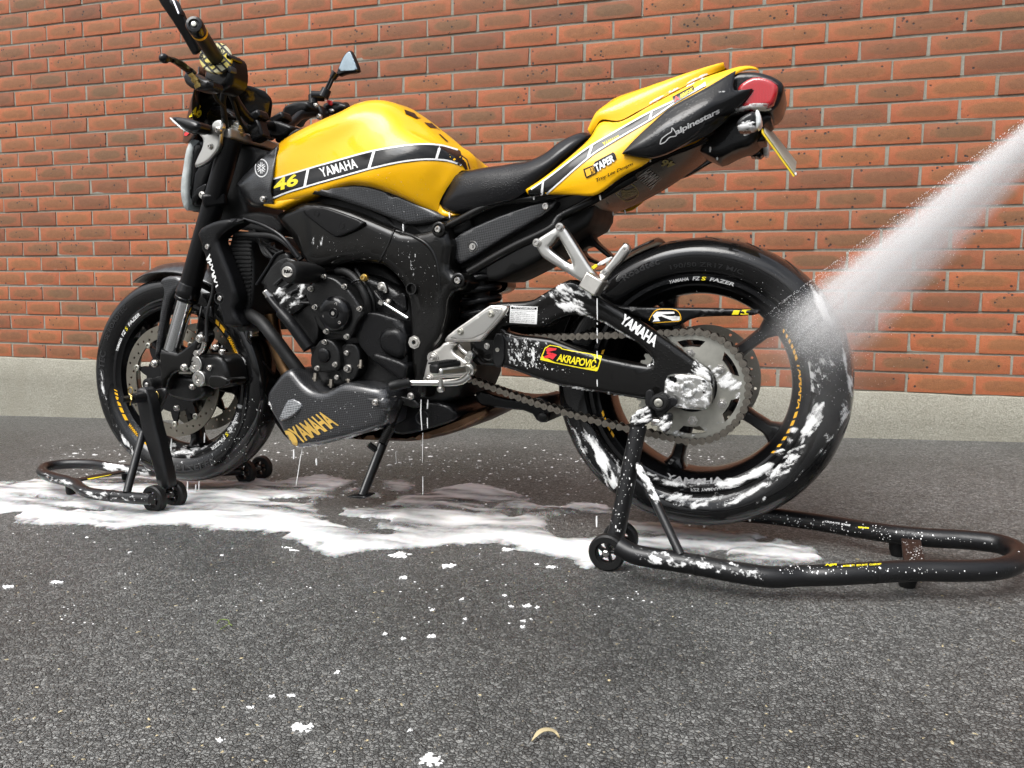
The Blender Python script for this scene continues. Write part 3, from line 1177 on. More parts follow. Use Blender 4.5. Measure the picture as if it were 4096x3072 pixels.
for w1 in (5.4, 3.6, 2.6, 1.8, 1.2, .8):
    arc_bar('rim_stripe', FC, FAX, FFX, FUP, yf, .2165, .010, D(x), D(x - w1), M['amber_print'], front, D(1.6))
    x -= w1 + 1.3

# raised maker's lettering moulded in the side walls
def sidewall(name, body, c, ax, fx, up, R, w, bead, a0, a1, lo, hi, parent, m='rubber', bold=.02, flip=1):
    pr = tyre_prof(R, w, bead)
    pr = [q for q in pr if q[0] > 0]
    pr.sort(key=lambda q: q[1])
    rs_ = [q[1] for q in pr]; ys_ = [q[0] for q in pr]
    v, f = text_tris(body, bold, 0, 1.05)
    k = abs(a1 - a0) * lo / (hi - lo)
    v, f = split_long([(a * k, b) for a, b in v], f, .35)
    out = []
    for a, b in v:
        th = a0 + (a1 - a0) * a / k
        r_ = lo + (hi - lo) * (b if flip > 0 else 1 - b)
        y = float(np.interp(r_, rs_, ys_)) + .0011
        out.append(c + ax * y + (fx * math.cos(th) + up * math.sin(th)) * r_)
    return mesh(name, out, f, M[m], parent, 60)
mat('rubber_raised', (.020, .020, .021), .42)
sidewall('moulded_lettering', 'METZELER', RC, RAX, RFX, RUP, .311, .19, .226, D(-12), D(-58), .240, .258, rear, 'black_print', .03)
sidewall('moulded_lettering', 'Roadtec', RC, RAX, RFX, RUP, .311, .19, .226, D(122), D(104), .262, .276, rear, 'rubber_raised', .02)
sidewall('moulded_lettering', '190/50 ZR17 M/C', RC, RAX, RFX, RUP, .311, .19, .226, D(100), D(66), .246, .255, rear, 'rubber_raised', .01)
sidewall('moulded_lettering', 'ROADTEC', FC, FAX, FFX, FUP, .299, .122, .224, D(190), D(160), .246, .264, front, 'rubber_raised', .03)
sidewall('moulded_lettering', 'METZELER', FC, FAX, FFX, FUP, .299, .122, .224, D(-100), D(-60), .244, .262, front, 'rubber_raised', .03)
sidewall('moulded_lettering', 'SE ROADTEC', FC, FAX, FFX, FUP, .299, .122, .224, D(152), D(124), .250, .264, front, 'rubber_raised', .02)

def grooves(wh, c, ax, fx, up, R, w, bead, n, a_off, tilt):
    """sipes cut in the tread, running back from the shoulder"""
    pr = sorted([q for q in tyre_prof(R, w, bead)], key=lambda q: q[0])
    ys_ = [q[0] for q in pr]; rs_ = [q[1] for q in pr]
    for k in range(n):
        for sgn in (1, -1):
            a = 2 * math.pi * (k + (.5 if sgn < 0 else 0)) / n + a_off
            v, f = [], []
            m_ = 12
            for i in range(m_ + 1):
                u = i / m_
                y = sgn * w / 2 * (.12 + .78 * u)
                th = a + tilt * (u ** 1.6)
                hw = (.0056 / R) * math.sin(math.pi * min(1, max(0.02, u)) ** .8) * (1.3 - .6 * u) + .0004
                r_ = float(np.interp(y, ys_, rs_)) + .0005
                for e in (-1, 1):
                    q = th + e * hw
                    v.append(c + ax * y + (fx * math.cos(q) + up * math.sin(q)) * r_)
            f = [(2 * i, 2 * i + 1, 2 * i + 3, 2 * i + 2) for i in range(m_)]
            mesh('tread_groove', v, f, M['black_void'], wh, 60)
grooves(rear, RC, RAX, RFX, RUP, .311, .19, .226, 22, .1, -.26)
grooves(front, FC, FAX, FFX, FUP, .299, .122, .224, 20, .05, .22)

# brakes
for sg in (1, -1):
    q = FC + FAX * .062 * sg
    disc('brake_disc', q, FAX, FFX, FUP, .160, .125, .005, 45, M['disc_steel'], front)
    # black carrier: ten arms to the rotor buttons
    v, f = [], []
    n = 120
    prof_ = []
    for i in range(n):
        th = 2 * math.pi * i / n
        ph = (th * 10 / (2 * math.pi)) % 1
        rr = .090 + .033 * max(0, 1 - abs(ph - .5) / .22) ** .6
        prof_.append((th, rr))
    for s2 in (-.003, .003):
        for th, rr in prof_:
            for r_ in (.040, rr):
                v.append(q + FAX * (s2 - .003 * sg) + (FFX * math.cos(th) + FUP * math.sin(th)) * r_)
    for i in range(n):
        j = (i + 1) % n
        f.append((2 * i, 2 * j, 2 * j + 1, 2 * i + 1))
        f.append((2 * n + 2 * i + 1, 2 * n + 2 * j + 1, 2 * n + 2 * j, 2 * n + 2 * i))
        f.append((2 * i + 1, 2 * j + 1, 2 * n + 2 * j + 1, 2 * n + 2 * i + 1))
    carrier = mesh('disc_carrier', v, f, M['rim_black'], front, 30)
    for k in range(10):
        th = 2 * math.pi * (k + .5) / 10
        lathe('disc_button', q + FAX * .001 * sg + (FFX * math.cos(th) + FUP * math.sin(th)) * .124, FAX * sg, [(-.004, .0085), (.004, .0085), (.005, .007), (.005, .0045), (.002, .004), (.002, 0)], M['zinc'], front, 18)
disc('brake_disc', RC + RAX * -.095, RAX, RFX, RUP, .1225, .085, .005, 30, M['disc_steel'], rear)
lathe('disc_carrier', RC + RAX * -.095, RAX, [(-.004, .03), (-.004, .09), (.004, .09), (.004, .03)], M['rim_black'], rear, 40)

# sprocket, carrier and nuts
SY = .103
def gear(name, c, r, teeth, m, parent, th=.006, slots=True):
    lo = []
    for i in range(teeth * 4):
        a = 2 * math.pi * i / (teeth * 4)
        rr = r + (.004 if i % 4 in (0, 1) else -.003)
        lo.append(Vector((math.cos(a) * rr, math.sin(a) * rr)))
    loops = [lo, [Vector((math.cos(2 * math.pi * i / 40) * r * .46, math.sin(2 * math.pi * i / 40) * r * .46)) for i in range(40)]]
    cuts = []
    if slots:
        for k in range(6):
            a0 = 2 * math.pi * (k + .5) / 6 - .30; a1 = a0 + .60
            ro, ri = r * .86, r * .73
            l = [Vector((math.cos(a0 + (a1 - a0) * i / 8) * ro, math.sin(a0 + (a1 - a0) * i / 8) * ro)) for i in range(9)]
            l += [Vector((math.cos(a1 - .1 - (a1 - a0 - .2) * i / 8) * ri, math.sin(a1 - .1 - (a1 - a0 - .2) * i / 8) * ri)) for i in range(9)]
            loops.append(l); cuts.append((a0, a1, ri, ro))
    pts, ed = [], []
    for l in loops:
        k = len(pts); pts += l; ed += [(k + i, k + (i + 1) % len(l)) for i in range(len(l))]
    ov, _, of, *_r = delaunay_2d_cdt(pts, ed, [], 0, 1e-7)
    def ins(l, p):
        return in_poly([(q.x, q.y) for q in l], p.x, p.y)
    tris = []
    for t_ in of:
        g = sum((ov[i] for i in t_), Vector((0, 0))) / len(t_)
        if ins(loops[0], g) and not any(ins(l, g) for l in loops[1:]): tris.append(tuple(t_))
    k = len(ov)
    v = [c + RFX * p.x + RUP * p.y + RAX * th / 2 for p in ov] + [c + RFX * p.x + RUP * p.y - RAX * th / 2 for p in ov]
    f = list(tris) + [tuple(k + i for i in reversed(t_)) for t_ in tris]
    es = {(t_[i], t_[(i + 1) % 3]) for t_ in tris for i in range(3)}
    f += [(b, a, k + a, k + b) for a, b in es if (b, a) not in es]
    return mesh(name, v, f, m, parent, 30)
gear('sprocket', RC + RAX * SY, .1135, 45, M['zinc'], rear)
lathe('sprocket_carrier', RC + RAX * .06, RAX, [(0, .03), (0, .085), (.036, .085), (.036, .03)], M['black_void'], rear, 40)
for k in range(6):
    a = rad(32 + 60 * k)
    c_ = RC + RAX * (SY + .003) + (RFX * math.cos(a) + RUP * math.sin(a)) * .070
    lathe('sprocket_nut', c_, RAX, [(0, .0105), (.002, .0105), (.002, .0080), (.007, .0080), (.008, .007), (.008, .0042), (.012, .0042), (.013, .003), (.013, 0)], M['bolt_steel'], rear, 6, smooth=20)

# ---- chain: plates and pins, one object a link
chain = empty('drive_chain', bike)
PITCH = .015875
FS = P(1850, 1425, SY)
fs2 = Vector((FS.x, FS.z)); r1_, r2_ = .0430, .1135
dv = Vector((0, 0)) - fs2
base = math.atan2(dv.y, dv.x); dl = dv.length
al = math.asin((r2_ - r1_) / dl)
def tang(cx_, cz_, r_, a): return Vector((cx_ + math.cos(a) * r_, cz_ + math.sin(a) * r_))
aU = base - math.pi / 2 - al if False else None
# external tangents, found directly
cand = []
for sgn in (1, -1):
    a = base + sgn * (math.pi / 2 + al)
    cand.append((tang(fs2.x, fs2.y, r1_, a), tang(0, 0, r2_, a), a))
up_t = max(cand, key=lambda q: q[0].y); lo_t = min(cand, key=lambda q: q[0].y)
path = []
n_ = 60
for i in range(n_): path.append(up_t[0].lerp(up_t[1], i / n_) + Vector((0, -.004 * math.sin(math.pi * i / n_))))
aS = math.atan2(up_t[1].y, up_t[1].x); aE = math.atan2(lo_t[1].y, lo_t[1].x)
# round the back of the rear sprocket (towards -x)
a0 = aS; a1 = aE
if a0 < 0: a0 += 2 * math.pi
if a1 < a0: a1 += 2 * math.pi
for i in range(80): path.append(Vector((math.cos(a0 + (a1 - a0) * i / 80), math.sin(a0 + (a1 - a0) * i / 80))) * r2_)
for i in range(n_ + 1): path.append(lo_t[1].lerp(lo_t[0], i / n_) + Vector((0, -.014 * math.sin(math.pi * i / n_))))
acc = [0.0]
for a, b in zip(path, path[1:]): acc.append(acc[-1] + (b - a).length)
def on_path(s):
    k = int(np.searchsorted(acc, s)) - 1
    k = max(0, min(len(path) - 2, k))
    return path[k].lerp(path[k + 1], (s - acc[k]) / max(1e-9, acc[k + 1] - acc[k]))
def link_mesh(outer):
    v, f = [], []
    def plate(y0, y1):
        n = 10
        prof = []
        for i in range(n): a = math.pi / 2 + math.pi * i / (n - 1); prof.append((-PITCH / 2 + math.cos(a) * .0078, math.sin(a) * .0078))
        prof.append((0, -.0038))
        for i in range(n): a = -math.pi / 2 + math.pi * i / (n - 1); prof.append((PITCH / 2 + math.cos(a) * .0078, math.sin(a) * .0078))
        prof.append((0, .0038))
        k = len(v); m_ = len(prof)
        for y in (y0, y1): v.extend([(a, y, b) for a, b in prof])
        f.append(tuple(k + i for i in range(m_))); f.append(tuple(k + m_ + i for i in reversed(range(m_))))
        for i in range(m_): f.append((k + i, k + m_ + i, k + m_ + (i + 1) % m_, k + (i + 1) % m_))
    w0 = .0115 if outer else .0088
    plate(-w0 - .002, -w0); plate(w0, w0 + .002)
    if outer:
        for e in (-1, 1):
            k = len(v)
            for y in (-.0155, .0155):
                for i in range(8): v.append((e * PITCH / 2 + math.cos(i * math.pi / 4) * .0029, y, math.sin(i * math.pi / 4) * .0029))
            f.append(tuple(k + i for i in range(8))); f.append(tuple(k + 8 + i for i in reversed(range(8))))
            for i in range(8): f.append((k + i, k + 8 + i, k + 8 + (i + 1) % 8, k + (i + 1) % 8))
    else:
        for e in (-1, 1):
            k = len(v)
            for y in (-.0088, .0088):
                for i in range(10): v.append((e * PITCH / 2 + math.cos(i * math.pi / 5) * .0051, y, math.sin(i * math.pi / 5) * .0051))
            for i in range(10): f.append((k + i, k + 10 + i, k + 10 + (i + 1) % 10, k + (i + 1) % 10))
    me = bpy.data.meshes.new('chain_link'); me.from_pydata(v, [], f); me.materials.append(M['chain_steel' if outer else 'chain_dark'])
    bm = bmesh.new(); bm.from_mesh(me); bmesh.ops.recalc_face_normals(bm, faces=bm.faces); bm.to_mesh(me); bm.free()
    me.shade_smooth(); me.set_sharp_from_angle(angle=rad(35))
    return me
LM = [link_mesh(True), link_mesh(False)]
k = 0; s = 0.0
while s + PITCH < acc[-1]:
    a, b = on_path(s), on_path(s + PITCH)
    o = bpy.data.objects.new('chain_link', LM[k % 2]); col.objects.link(o); o.parent = chain
    mid = (a + b) / 2; d = b - a
    o.location = (mid.x, SY, mid.y); o.rotation_euler = (0, -math.atan2(d.y, d.x), 0)
    s += PITCH; k += 1
gv_, gf_ = [], []
lathe('front_sprocket', Vector((FS.x, SY, FS.z)), Yv, [(-.004, .0), (-.004, .04), (.004, .04), (.004, 0)], M['chain_steel'], chain, 34)

def mirror_copy(o):
    c = o.copy(); col.objects.link(c); c.scale = (1, -1, 1)
    return c
# ---- fuel tank
def lift(c, dz, t=0.0, dx=0.0):
    return [Vector((p.x + dx, t, p.z + dz)) for p in c]
T1 = L3('B 345,545,.075 385,512,.08 525,432,.085 700,350,.09 850,285,.09 950,232,.085 1040,208,.08 1100,203,.08 1180,212,.08 1270,246,.078 1350,296,.075 1450,370,.07 1550,442,.065 1650,520,.06 1730,582,.055 1800,625,.05 1850,680,.045 1882,765,.04')
T0 = [Vector((p.x, 0.0, p.z + .010)) for p in T1]
T2 = L3('B 332,600,.125 420,545,.135 560,475,.14 720,400,.142 880,325,.138 1000,290,.13 1090,286,.125 1180,305,.122 1300,375,.118 1430,460,.112 1560,530,.105 1680,595,.095 1780,650,.085 1840,700,.075 1868,768,.065')
T2b = L3('B 305,700,.143 450,650,.148 640,600,.149 850,520,.147 1050,450,.145 1250,450,.142 1450,500,.132 1620,570,.115 1740,650,.10 1800,715,.09 1845,770,.08')
T3 = L3('B 275,850,.150 450,800,.152 700,735,.155 950,660,.162 1200,600,.165 1400,580,.155 1550,590,.138 1680,640,.12 1760,700,.108 1800,770,.10')
T4 = L3('B 265,960,.152 420,930,.156 650,870,.162 900,800,.170 1150,740,.174 1350,720,.165 1520,740,.148 1640,800,.128 1700,860,.118 1720,860,.114')
T5 = L3('B 290,1050,.142 420,1010,.148 620,955,.156 800,895,.162 930,865,.166 1080,880,.166 1250,935,.155 1400,1000,.142 1520,1040,.130 1620,1045,.118')
T6 = L3('B 300,1076,.125 420,1042,.130 560,1000,.138 800,925,.145 930,890,.148 1080,905,.148 1250,960,.14 1400,1025,.128 1520,1090,.118 1640,1150,.108')
tank = loft('fuel_tank', [T0, T1, T2, T2b, T3, T4, T5, T6], M['yellow_paint'], bike, nu=72, nv=5, mirror=True, smooth=60)
# yellow tongue of the tank that runs down behind the knee panel and under the nose
pillow('tank_flange', 'B 262,930 290,1010 400,985 600,945 560,985 420,1035 330,1076 280,1076 180,1046 200,1040', .150, .10, M['yellow_paint'], tank, er=.008)
pillow('tank_flange', 'B 1560,1030 1625,1030 1650,1085 1720,1108 1800,1112 1760,1132 1660,1150 1600,1112', .116, .07, M['yellow_paint'], tank, er=.006)
def slope(x0, t0, x1, t1):
    return lambda x, z: t0 + (t1 - t0) * max(0, min(1, (x - x0) / (x1 - x0)))
xa = P(*px('B 570,950')[0], .15).x; xb = P(*px('B 1655,1148')[0], .12).x
knee = pillow('knee_panel', 'B 570,952 650,918 800,872 930,860 1060,874 1200,922 1400,1012 1600,1112 1657,1148 1560,1168 1400,1194 1310,1200 1200,1150 1000,1068 800,1000 700,975', .155, .08, M['carbon'], bike, er=.010, rnd=1, tfun=slope(xa, .168, xb, .122))
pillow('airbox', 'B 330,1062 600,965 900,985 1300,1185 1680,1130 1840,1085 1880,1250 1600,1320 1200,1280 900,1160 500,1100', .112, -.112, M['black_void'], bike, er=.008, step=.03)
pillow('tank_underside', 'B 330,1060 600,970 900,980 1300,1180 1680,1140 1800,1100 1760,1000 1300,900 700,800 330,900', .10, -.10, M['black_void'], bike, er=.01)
nose = loft('tank_cover', [L3('B 2,868,.105 60,800,.125 150,715,.135 240,630,.13 322,567,.12'), L3('B 0,880,.12 80,840,.142 180,770,.152 300,690,.148'), L3('B 6,890,.125 120,880,.150 200,860,.158 280,830,.158'),
    L3('B 18,925,.118 110,955,.146 200,955,.156 264,940,.160'), L3('B 45,985,.10 110,1030,.13 190,1042,.146 288,1030,.154'), L3('B 60,1015,.085 120,1060,.11 200,1062,.125 292,1040,.135')],
    M['carbon'], bike, nu=26, nv=5, solid=.004, smooth=60)
bolt(nose, 'B 202,997', .158, .0055)
# stripes and lettering on the tank
tb = bvh_of([tank] + [o for o in tank.children])
poly_px('stripe', 'B 275,838 420,795 580,745 800,682 1000,625 1110,598 1250,574 1380,556 1500,549 1620,556 1720,580 1790,612 1812,690 1800,735 1700,700 1600,690 1480,690 1300,712 1060,766 800,840 560,908 400,955 290,1002 262,965 262,905', M['black_print'], tank, tb, .0010, 16)
for s_ in ('B 280,842 420,800 580,752 800,690 1000,634 1110,608 1250,584 1380,566 1500,559 1620,566 1700,585 1770,606', 'B 285,990 400,945 560,896 800,828 1060,756 1300,702 1480,680 1600,680 1700,692 1796,726'):
    line_px('pinstripe', s_, 6.5, M['white_print'], tank, tb, .0016)
for s_ in ('B 562,752 585,746 554,898 532,905', 'B 1090,616 1114,610 1072,756 1046,762', 'B 1620,568 1640,570 1606,684 1586,682'):
    poly_px('stripe_divider', s_, M['white_print'], tank, tb, .0018)
text_px('lettering', '46', 'B 300,838 492,790 490,884 294,946', M['yellow_print'], tank, tb, .035, 0, 1.0)
text_px('lettering', 'YAMAHA', 'B 655,752 950,672 974,746 684,824', M['white_print'], tank, tb, .022, 0, 1.06)
rv_ = random.Random(3)
for s_ in ('B 1340,282 1420,310 1450,345 1480,350 1440,355 1350,315', 'B 1500,385 1560,392 1640,460 1600,430 1545,425', 'B 1612,475 1630,480 1695,540 1680,540', 'B 1790,640 1845,680 1870,760 1830,765 1800,720'):
    poly_px('tank_pad', s_, M['black_print'], tank, tb, .0015)
nb_ = bvh_of([nose])
def badge(parent, s, rx, ry, bvh, rot=0.0):
    """round maker's emblem: white ring and three crossed tuning forks"""
    cx_, cy_ = px(s)[0][:2]
    def e(rr, n=28): return [(cx_ + math.cos(2 * math.pi * i / n) * rx * rr, cy_ + math.sin(2 * math.pi * i / n) * ry * rr) for i in range(n)]
    poly_px('emblem_ring', e(1.0), M['white_print'], parent, bvh, .0010, 10)
    poly_px('emblem_disc', e(.86), M['grey_dark'], parent, bvh, .0016, 10)
    for k in range(6):
        a = rad(90 + 60 * k) + rot
        for sg in (-1, 1):
            p = []
            for u, w in ((.10, .0), (.18, .16 * sg), (.60, .16 * sg), (.60, .06 * sg), (.24, .05 * sg)):
                p.append((cx_ + rx * (math.cos(a) * u - math.sin(a) * w), cy_ - ry * (math.sin(a) * u + math.cos(a) * w)))
            poly_px('emblem_fork', p, M['white_print'], parent, bvh, .0020, 10)
mat('grey_dark', (.035, .035, .037), .4)
badge(nose, 'B 196,750', 27, 37, nb_)

# ---- seat
S1 = L3('B 1850,768,.07 1882,765,.085 2000,742,.105 2120,728,.115 2212,712,.12 C 200,820,.125 330,760,.125 420,690,.122 520,634,.112 600,609,.10 640,610,.09 664,628,.08')
S0 = [Vector((p.x, 0, p.z + .006)) for p in S1]
S2 = L3('B 1735,800,.10 1800,800,.118 1950,790,.132 2100,775,.138 2212,765,.142 C 220,850,.145 340,790,.142 440,715,.136 540,655,.125 610,628,.112 664,634,.098')
S3 = L3('B 1665,940,.112 1760,930,.130 1900,920,.140 2050,890,.146 2212,850,.150 C 230,900,.152 340,830,.150 440,760,.145 540,690,.132 620,645,.118 665,640,.104')
S4 = L3('B 1625,1025,.112 1720,1040,.126 1850,1030,.134 2050,990,.142 2212,950,.147 C 170,985,.150 290,910,.150 400,840,.146 510,750,.136 610,670,.120 666,646,.106')
S5 = L3('B 1660,1095,.108 1760,1112,.120 1880,1095,.128 2050,1050,.136 2212,1005,.140 C 180,1050,.144 290,960,.146 400,872,.142 510,780,.132 610,690,.118 668,652,.104')
S6 = L3('B 1700,1110,.08 1790,1118,.09 1900,1100,.10 2050,1055,.10 2212,1010,.11 C 180,1055,.115 290,965,.115 400,878,.112 510,785,.104 610,695,.09 668,656,.08')
seat = loft('seat', [S0, S1, S2, S3, S4, S5, S6], M['vinyl'], bike, nu=48, nv=4, mirror=True, smooth=60)

# ---- tail
tail = empty('tail_unit', bike)
k1 = L3('C 668,622,.075 700,545,.072 740,442,.066 800,386,.060 850,352,.056 1000,300,.05 1300,215,.042 1500,168,.035 1655,133,.028')
k0 = [Vector((p.x, 0, p.z + .008)) for p in k1]
k2 = L3('C 672,628,.106 710,560,.112 745,515,.114 880,520,.114 1000,460,.110 1100,408,.106 1300,300,.096 1500,200,.080 1660,140,.055')
km = [(a + b) / 2 + Vector((0, .022, .006)) for a, b in zip(catmull(k1, 9), catmull(k2, 9))]
cowl = loft('seat_cowl', [k0, k1, km, k2], M['yellow_paint'], tail, nu=40, nv=5, mirror=True, smooth=60)
s1 = L3('C 188,1030,.148 330,935,.154 520,782,.147 660,652,.128 742,534,.118 880,530,.118 1100,414,.110 1300,307,.100 1500,207,.086 1650,155,.073 1780,119,.060 1850,117,.05 1905,134,.04')
s2 = L3('C 195,1045,.150 350,1000,.160 540,850,.158 700,720,.145 800,640,.138 930,580,.134 1130,460,.124 1320,350,.112 1500,260,.098 1650,185,.083 1780,132,.066 1850,124,.055 1905,140,.045')
s3 = L3('C 205,1060,.148 360,1055,.158 560,990,.160 750,880,.156 880,800,.150 980,720,.144 1160,560,.130 1340,420,.116 1510,310,.102 1655,215,.086 1780,145,.068 1850,132,.057 1905,146,.047')
s4 = L3('C 225,1080,.142 380,1068,.152 560,1070,.154 705,1070,.152 900,934,.144 1085,830,.136 1250,640,.125 1400,500,.113 1540,360,.10 1660,235,.085 1780,160,.067 1850,142,.056 1905,150,.046')
side = loft('side_panel', [s1, s2, s3, s4], M['yellow_paint'], tail, nu=56, nv=5, solid=.003, smooth=60)
mirror_copy(side)
b1 = L3('C 905,752,.154 1000,652,.151 1120,540,.144 1250,430,.135 1500,290,.119 1620,220,.106 1690,178,.096 1738,152,.088')
b2 = L3('C 900,764,.158 1060,690,.160 1200,600,.158 1340,520,.152 1560,400,.136 1660,345,.122 1730,300,.110')
b3 = L3('C 912,772,.153 1080,790,.154 1200,760,.152 1340,690,.146 1500,580,.136 1640,450,.122 1770,350,.106 1868,288,.093')
b4 = L3('C 915,776,.140 1110,802,.138 1220,775,.135 1350,712,.130 1500,645,.122 1620,560,.112 1690,490,.104 1725,450,.099')
tside = loft('tail_fairing', [b1, b2, b3, b4], M['black_gloss'], tail, nu=40, nv=6, solid=.003, smooth=60)
mirror_copy(tside)
housing = pillow('light_housing', 'C 1700,165 1790,150 1900,150 2020,185 2094,240 2086,310 2060,390 2012,440 1950,455 1720,475 1640,540 1560,560 1500,420 1640,215', .072, -.072, M['black_gloss'], tail, er=.014, both=False)
lens = pillow('tail_light', 'C 1735,285 1800,222 1885,186 1990,205 2052,252 2042,330 2006,414 1900,422 1718,442 1800,385', .090, -.090, M['red_lens'], tail, er=.008)
pillow('light_divider', 'C 1722,296 1760,290 1872,286 1868,300 1800,395 1716,450 1690,400', .094, .06, M['black_gloss'], tail, er=.004)
pillow('light_divider', 'C 1860,190 1990,206 2050,250 2045,262 1930,238', .088, .05, M['red_dark'] if 'red_dark' in M else mat('red_dark', (.07, .002, .004), .12, coat=1).m, tail, er=.003)
pillow('tail_underside', 'C 1400,700 1500,635 1720,470 1960,450 2012,490 1940,545 1930,612 1850,702 1750,722 1600,802 1555,782 1450,735', .055, -.055, M['black_plastic'], tail, er=.012)
# undertray seen from below, glossy
u1 = L3('C 470,1200,.105 600,1140,.11 720,1080,.12 900,938,.118 1120,805,.112 1430,690,.10 1530,650,.09')
u2 = L3('C 600,1270,-.085 690,1275,-.09 840,1195,-.095 1000,1130,-.095 1240,1000,-.09 1400,890,-.085 1540,788,-.08')
um = [(a + b) / 2 + Vector((0, 0, -.004)) for a, b in zip(catmull(u1, 9), catmull(u2, 9))]
tray = loft('undertray', [u1, um, u2], M['tray_gloss'] if 'tray_gloss' in M else mat('tray_gloss', (.008, .006, .005), .22, wetness=.3, spec=.12).m, tail, nu=30, nv=5, solid=.004, smooth=60)
trb = bvh_of([tray])
text_px('lettering', '46', 'C 1270,870 1175,850 1205,800 1300,820', M['gold_dull'] if 'gold_dull' in M else mat('gold_dull', (.30, .26, .03), .4).m, tray, trb, .03)
text_px('lettering', 'YAMAHA', 'C 1110,1030 1000,930 1095,872 1195,950', M['grey_print'], tray, trb, .03)
text_px('lettering', 'AKRAPOVIC', 'C 900,1105 885,1035 1010,1010 1015,1060', M['gold_dull'], tray, trb, .03)
line_px('sticker_border', 'C 850,1055 965,985 1020,1060 930,1112 850,1055', 3, M['gold_dull'], tray, trb)
# stripes and sponsors on the tail
sb_ = bvh_of([side])
poly_px('stripe', 'C 192,1048 330,958 520,812 660,710 830,610 1100,458 1280,372 1440,285 1510,240 1518,268 1300,392 1110,525 900,648 700,770 560,880 440,985 345,1064 230,1078', M['black_print'], side, sb_, .0010, 16)
for s_ in ('C 198,1050 330,962 520,818 660,716 830,616 1100,464 1280,378 1440,292 1508,250', 'C 345,1060 440,978 560,872 700,760 900,636 1110,514 1300,384 1512,262'):
    line_px('pinstripe', s_, 6.0, M['white_print'], side, sb_, .0016)
for s_ in ('C 316,962 330,956 318,1062 300,1068', 'C 668,716 690,704 660,790 638,806', 'C 1112,464 1128,456 1110,520 1092,530', 'C 1500,246 1514,238 1518,268 1504,276'):
    poly_px('stripe_divider', s_, M['white_print'], side, sb_, .0018)
text_px('lettering', 'YAMAHA', 'C 755,685 882,624 888,652 762,716', M['yellow_print'], side, sb_, .03)
poly_px('sticker', 'C 1272,350 1425,268 1436,300 1284,398', M['black_print'], side, sb_, .0020)
text_px('lettering', 'AKRAPOVIC', 'C 1325,335 1422,282 1430,304 1334,366', M['yellow_print'], side, sb_, .03, 0, .9, .0026)
text_px('lettering', 'A', 'C 1282,356 1318,338 1324,368 1288,388', M['red_print'], side, sb_, .05, 0, 1, .0026)
poly_px('sticker', 'C 615,880 690,850 700,828 835,756 850,770 860,806 720,888 712,908 640,946 628,930', M['black_print'], side, sb_, .0020)
text_px('lettering', 'TAPER', 'C 690,850 836,770 846,822 712,905', M['white_print'], side, sb_, .04, 0, .95, .0026)
text_px('lettering', 'PRO', 'C 668,868 690,858 706,908 684,920', M['amber_print'], side, sb_, .02, 0, .95, .0026)
poly_px('sticker_bar', 'C 628,888 664,872 676,918 642,936', M['amber_print'], side, sb_, .0026)
text_px('lettering', 'Troy Lee Designs', 'C 704,950 980,825 986,848 716,980', M['black_print'], side, sb_, .012, .35, .9, .0020)
tb2 = bvh_of([tside])
text_px('lettering', 'alpinestars', 'C 1285,590 1610,425 1622,475 1300,640', M['grey_print'], tside, tb2, .02, .1, .92)
line_px('logo_outline', 'C 1180,695 1190,660 1230,625 1265,600 1268,575 1290,600 1300,630 1250,645 1215,680 1180,695', 4, M['grey_print'], tside, tb2)
# indicators and number plate
for s_, l_, tn, tf in (('C 1738,530 1780,482 1880,436 1890,500 1886,560 1850,580 1760,590 1740,560', 'C 1880,438 1905,434 1926,490 1926,545 1884,580 1882,510', .185, .145),
                       ('C 1838,770 1850,742 1930,665 1940,700 1940,785 1850,784', 'C 1930,662 1950,652 1981,680 1982,768 1942,786 1936,720', -.125, -.165)):
    ind = pillow('rear_indicator', s_, tn, tf, M['black_gloss'], tail, er=.008)
    pillow('indicator_lens', l_, tn - .002, tf + .002, M['clear_lens'], ind, er=.006)
tube('indicator_stalk', [P(*px('C 1800,540')[0], .17), P(*px('C 1860,520')[0], .05), P(*px('C 1880,560')[0], -.04), P(*px('C 1890,740')[0], -.14)], .008, M['black_plastic'], tail)
pa, pb, pc, pd = P(*px('C 1945,600')[0], .11), P(*px('C 2180,925')[0], .11), P(*px('C 2188,832')[0], -.11), P(*px('C 1936,512')[0], -.11)
nrm = (pb - pa).cross(pd - pa).normalized()
def slab(name, q, off, th, m, parent, bev=.0008):
    v = [a + off for a in q] + [a + off + nrm * th for a in q]
    o = mesh(name, v, [(3, 2, 1, 0), (4, 5, 6, 7), (0, 1, 5, 4), (1, 2, 6, 5), (2, 3, 7, 6), (3, 0, 4, 7)], m, parent)
    return bevel(o, bev)
sgn = -1 if nrm.dot(Vector((-1, 0, 0))) > 0 else 1
plate = slab('number_plate', [pa, pb, pc, pd], nrm * .002 * sgn, .003 * sgn, M['plate_yellow'], tail)
slab('plate_backing', [pa.lerp(pc, .02), pb.lerp(pd, .02), pc.lerp(pa, .02), pd.lerp(pb, .02)], nrm * -.0015 * sgn, .0028 * sgn, M['plate_back'], plate)
mm = (pa + pb + pc + pd) / 4
box('plate_bracket', pa.lerp(pd, .5) * .7 + mm * .3 + Vector((.012, 0, 0)), (.018, .07, .05), M['black_plastic'], plate, .003)

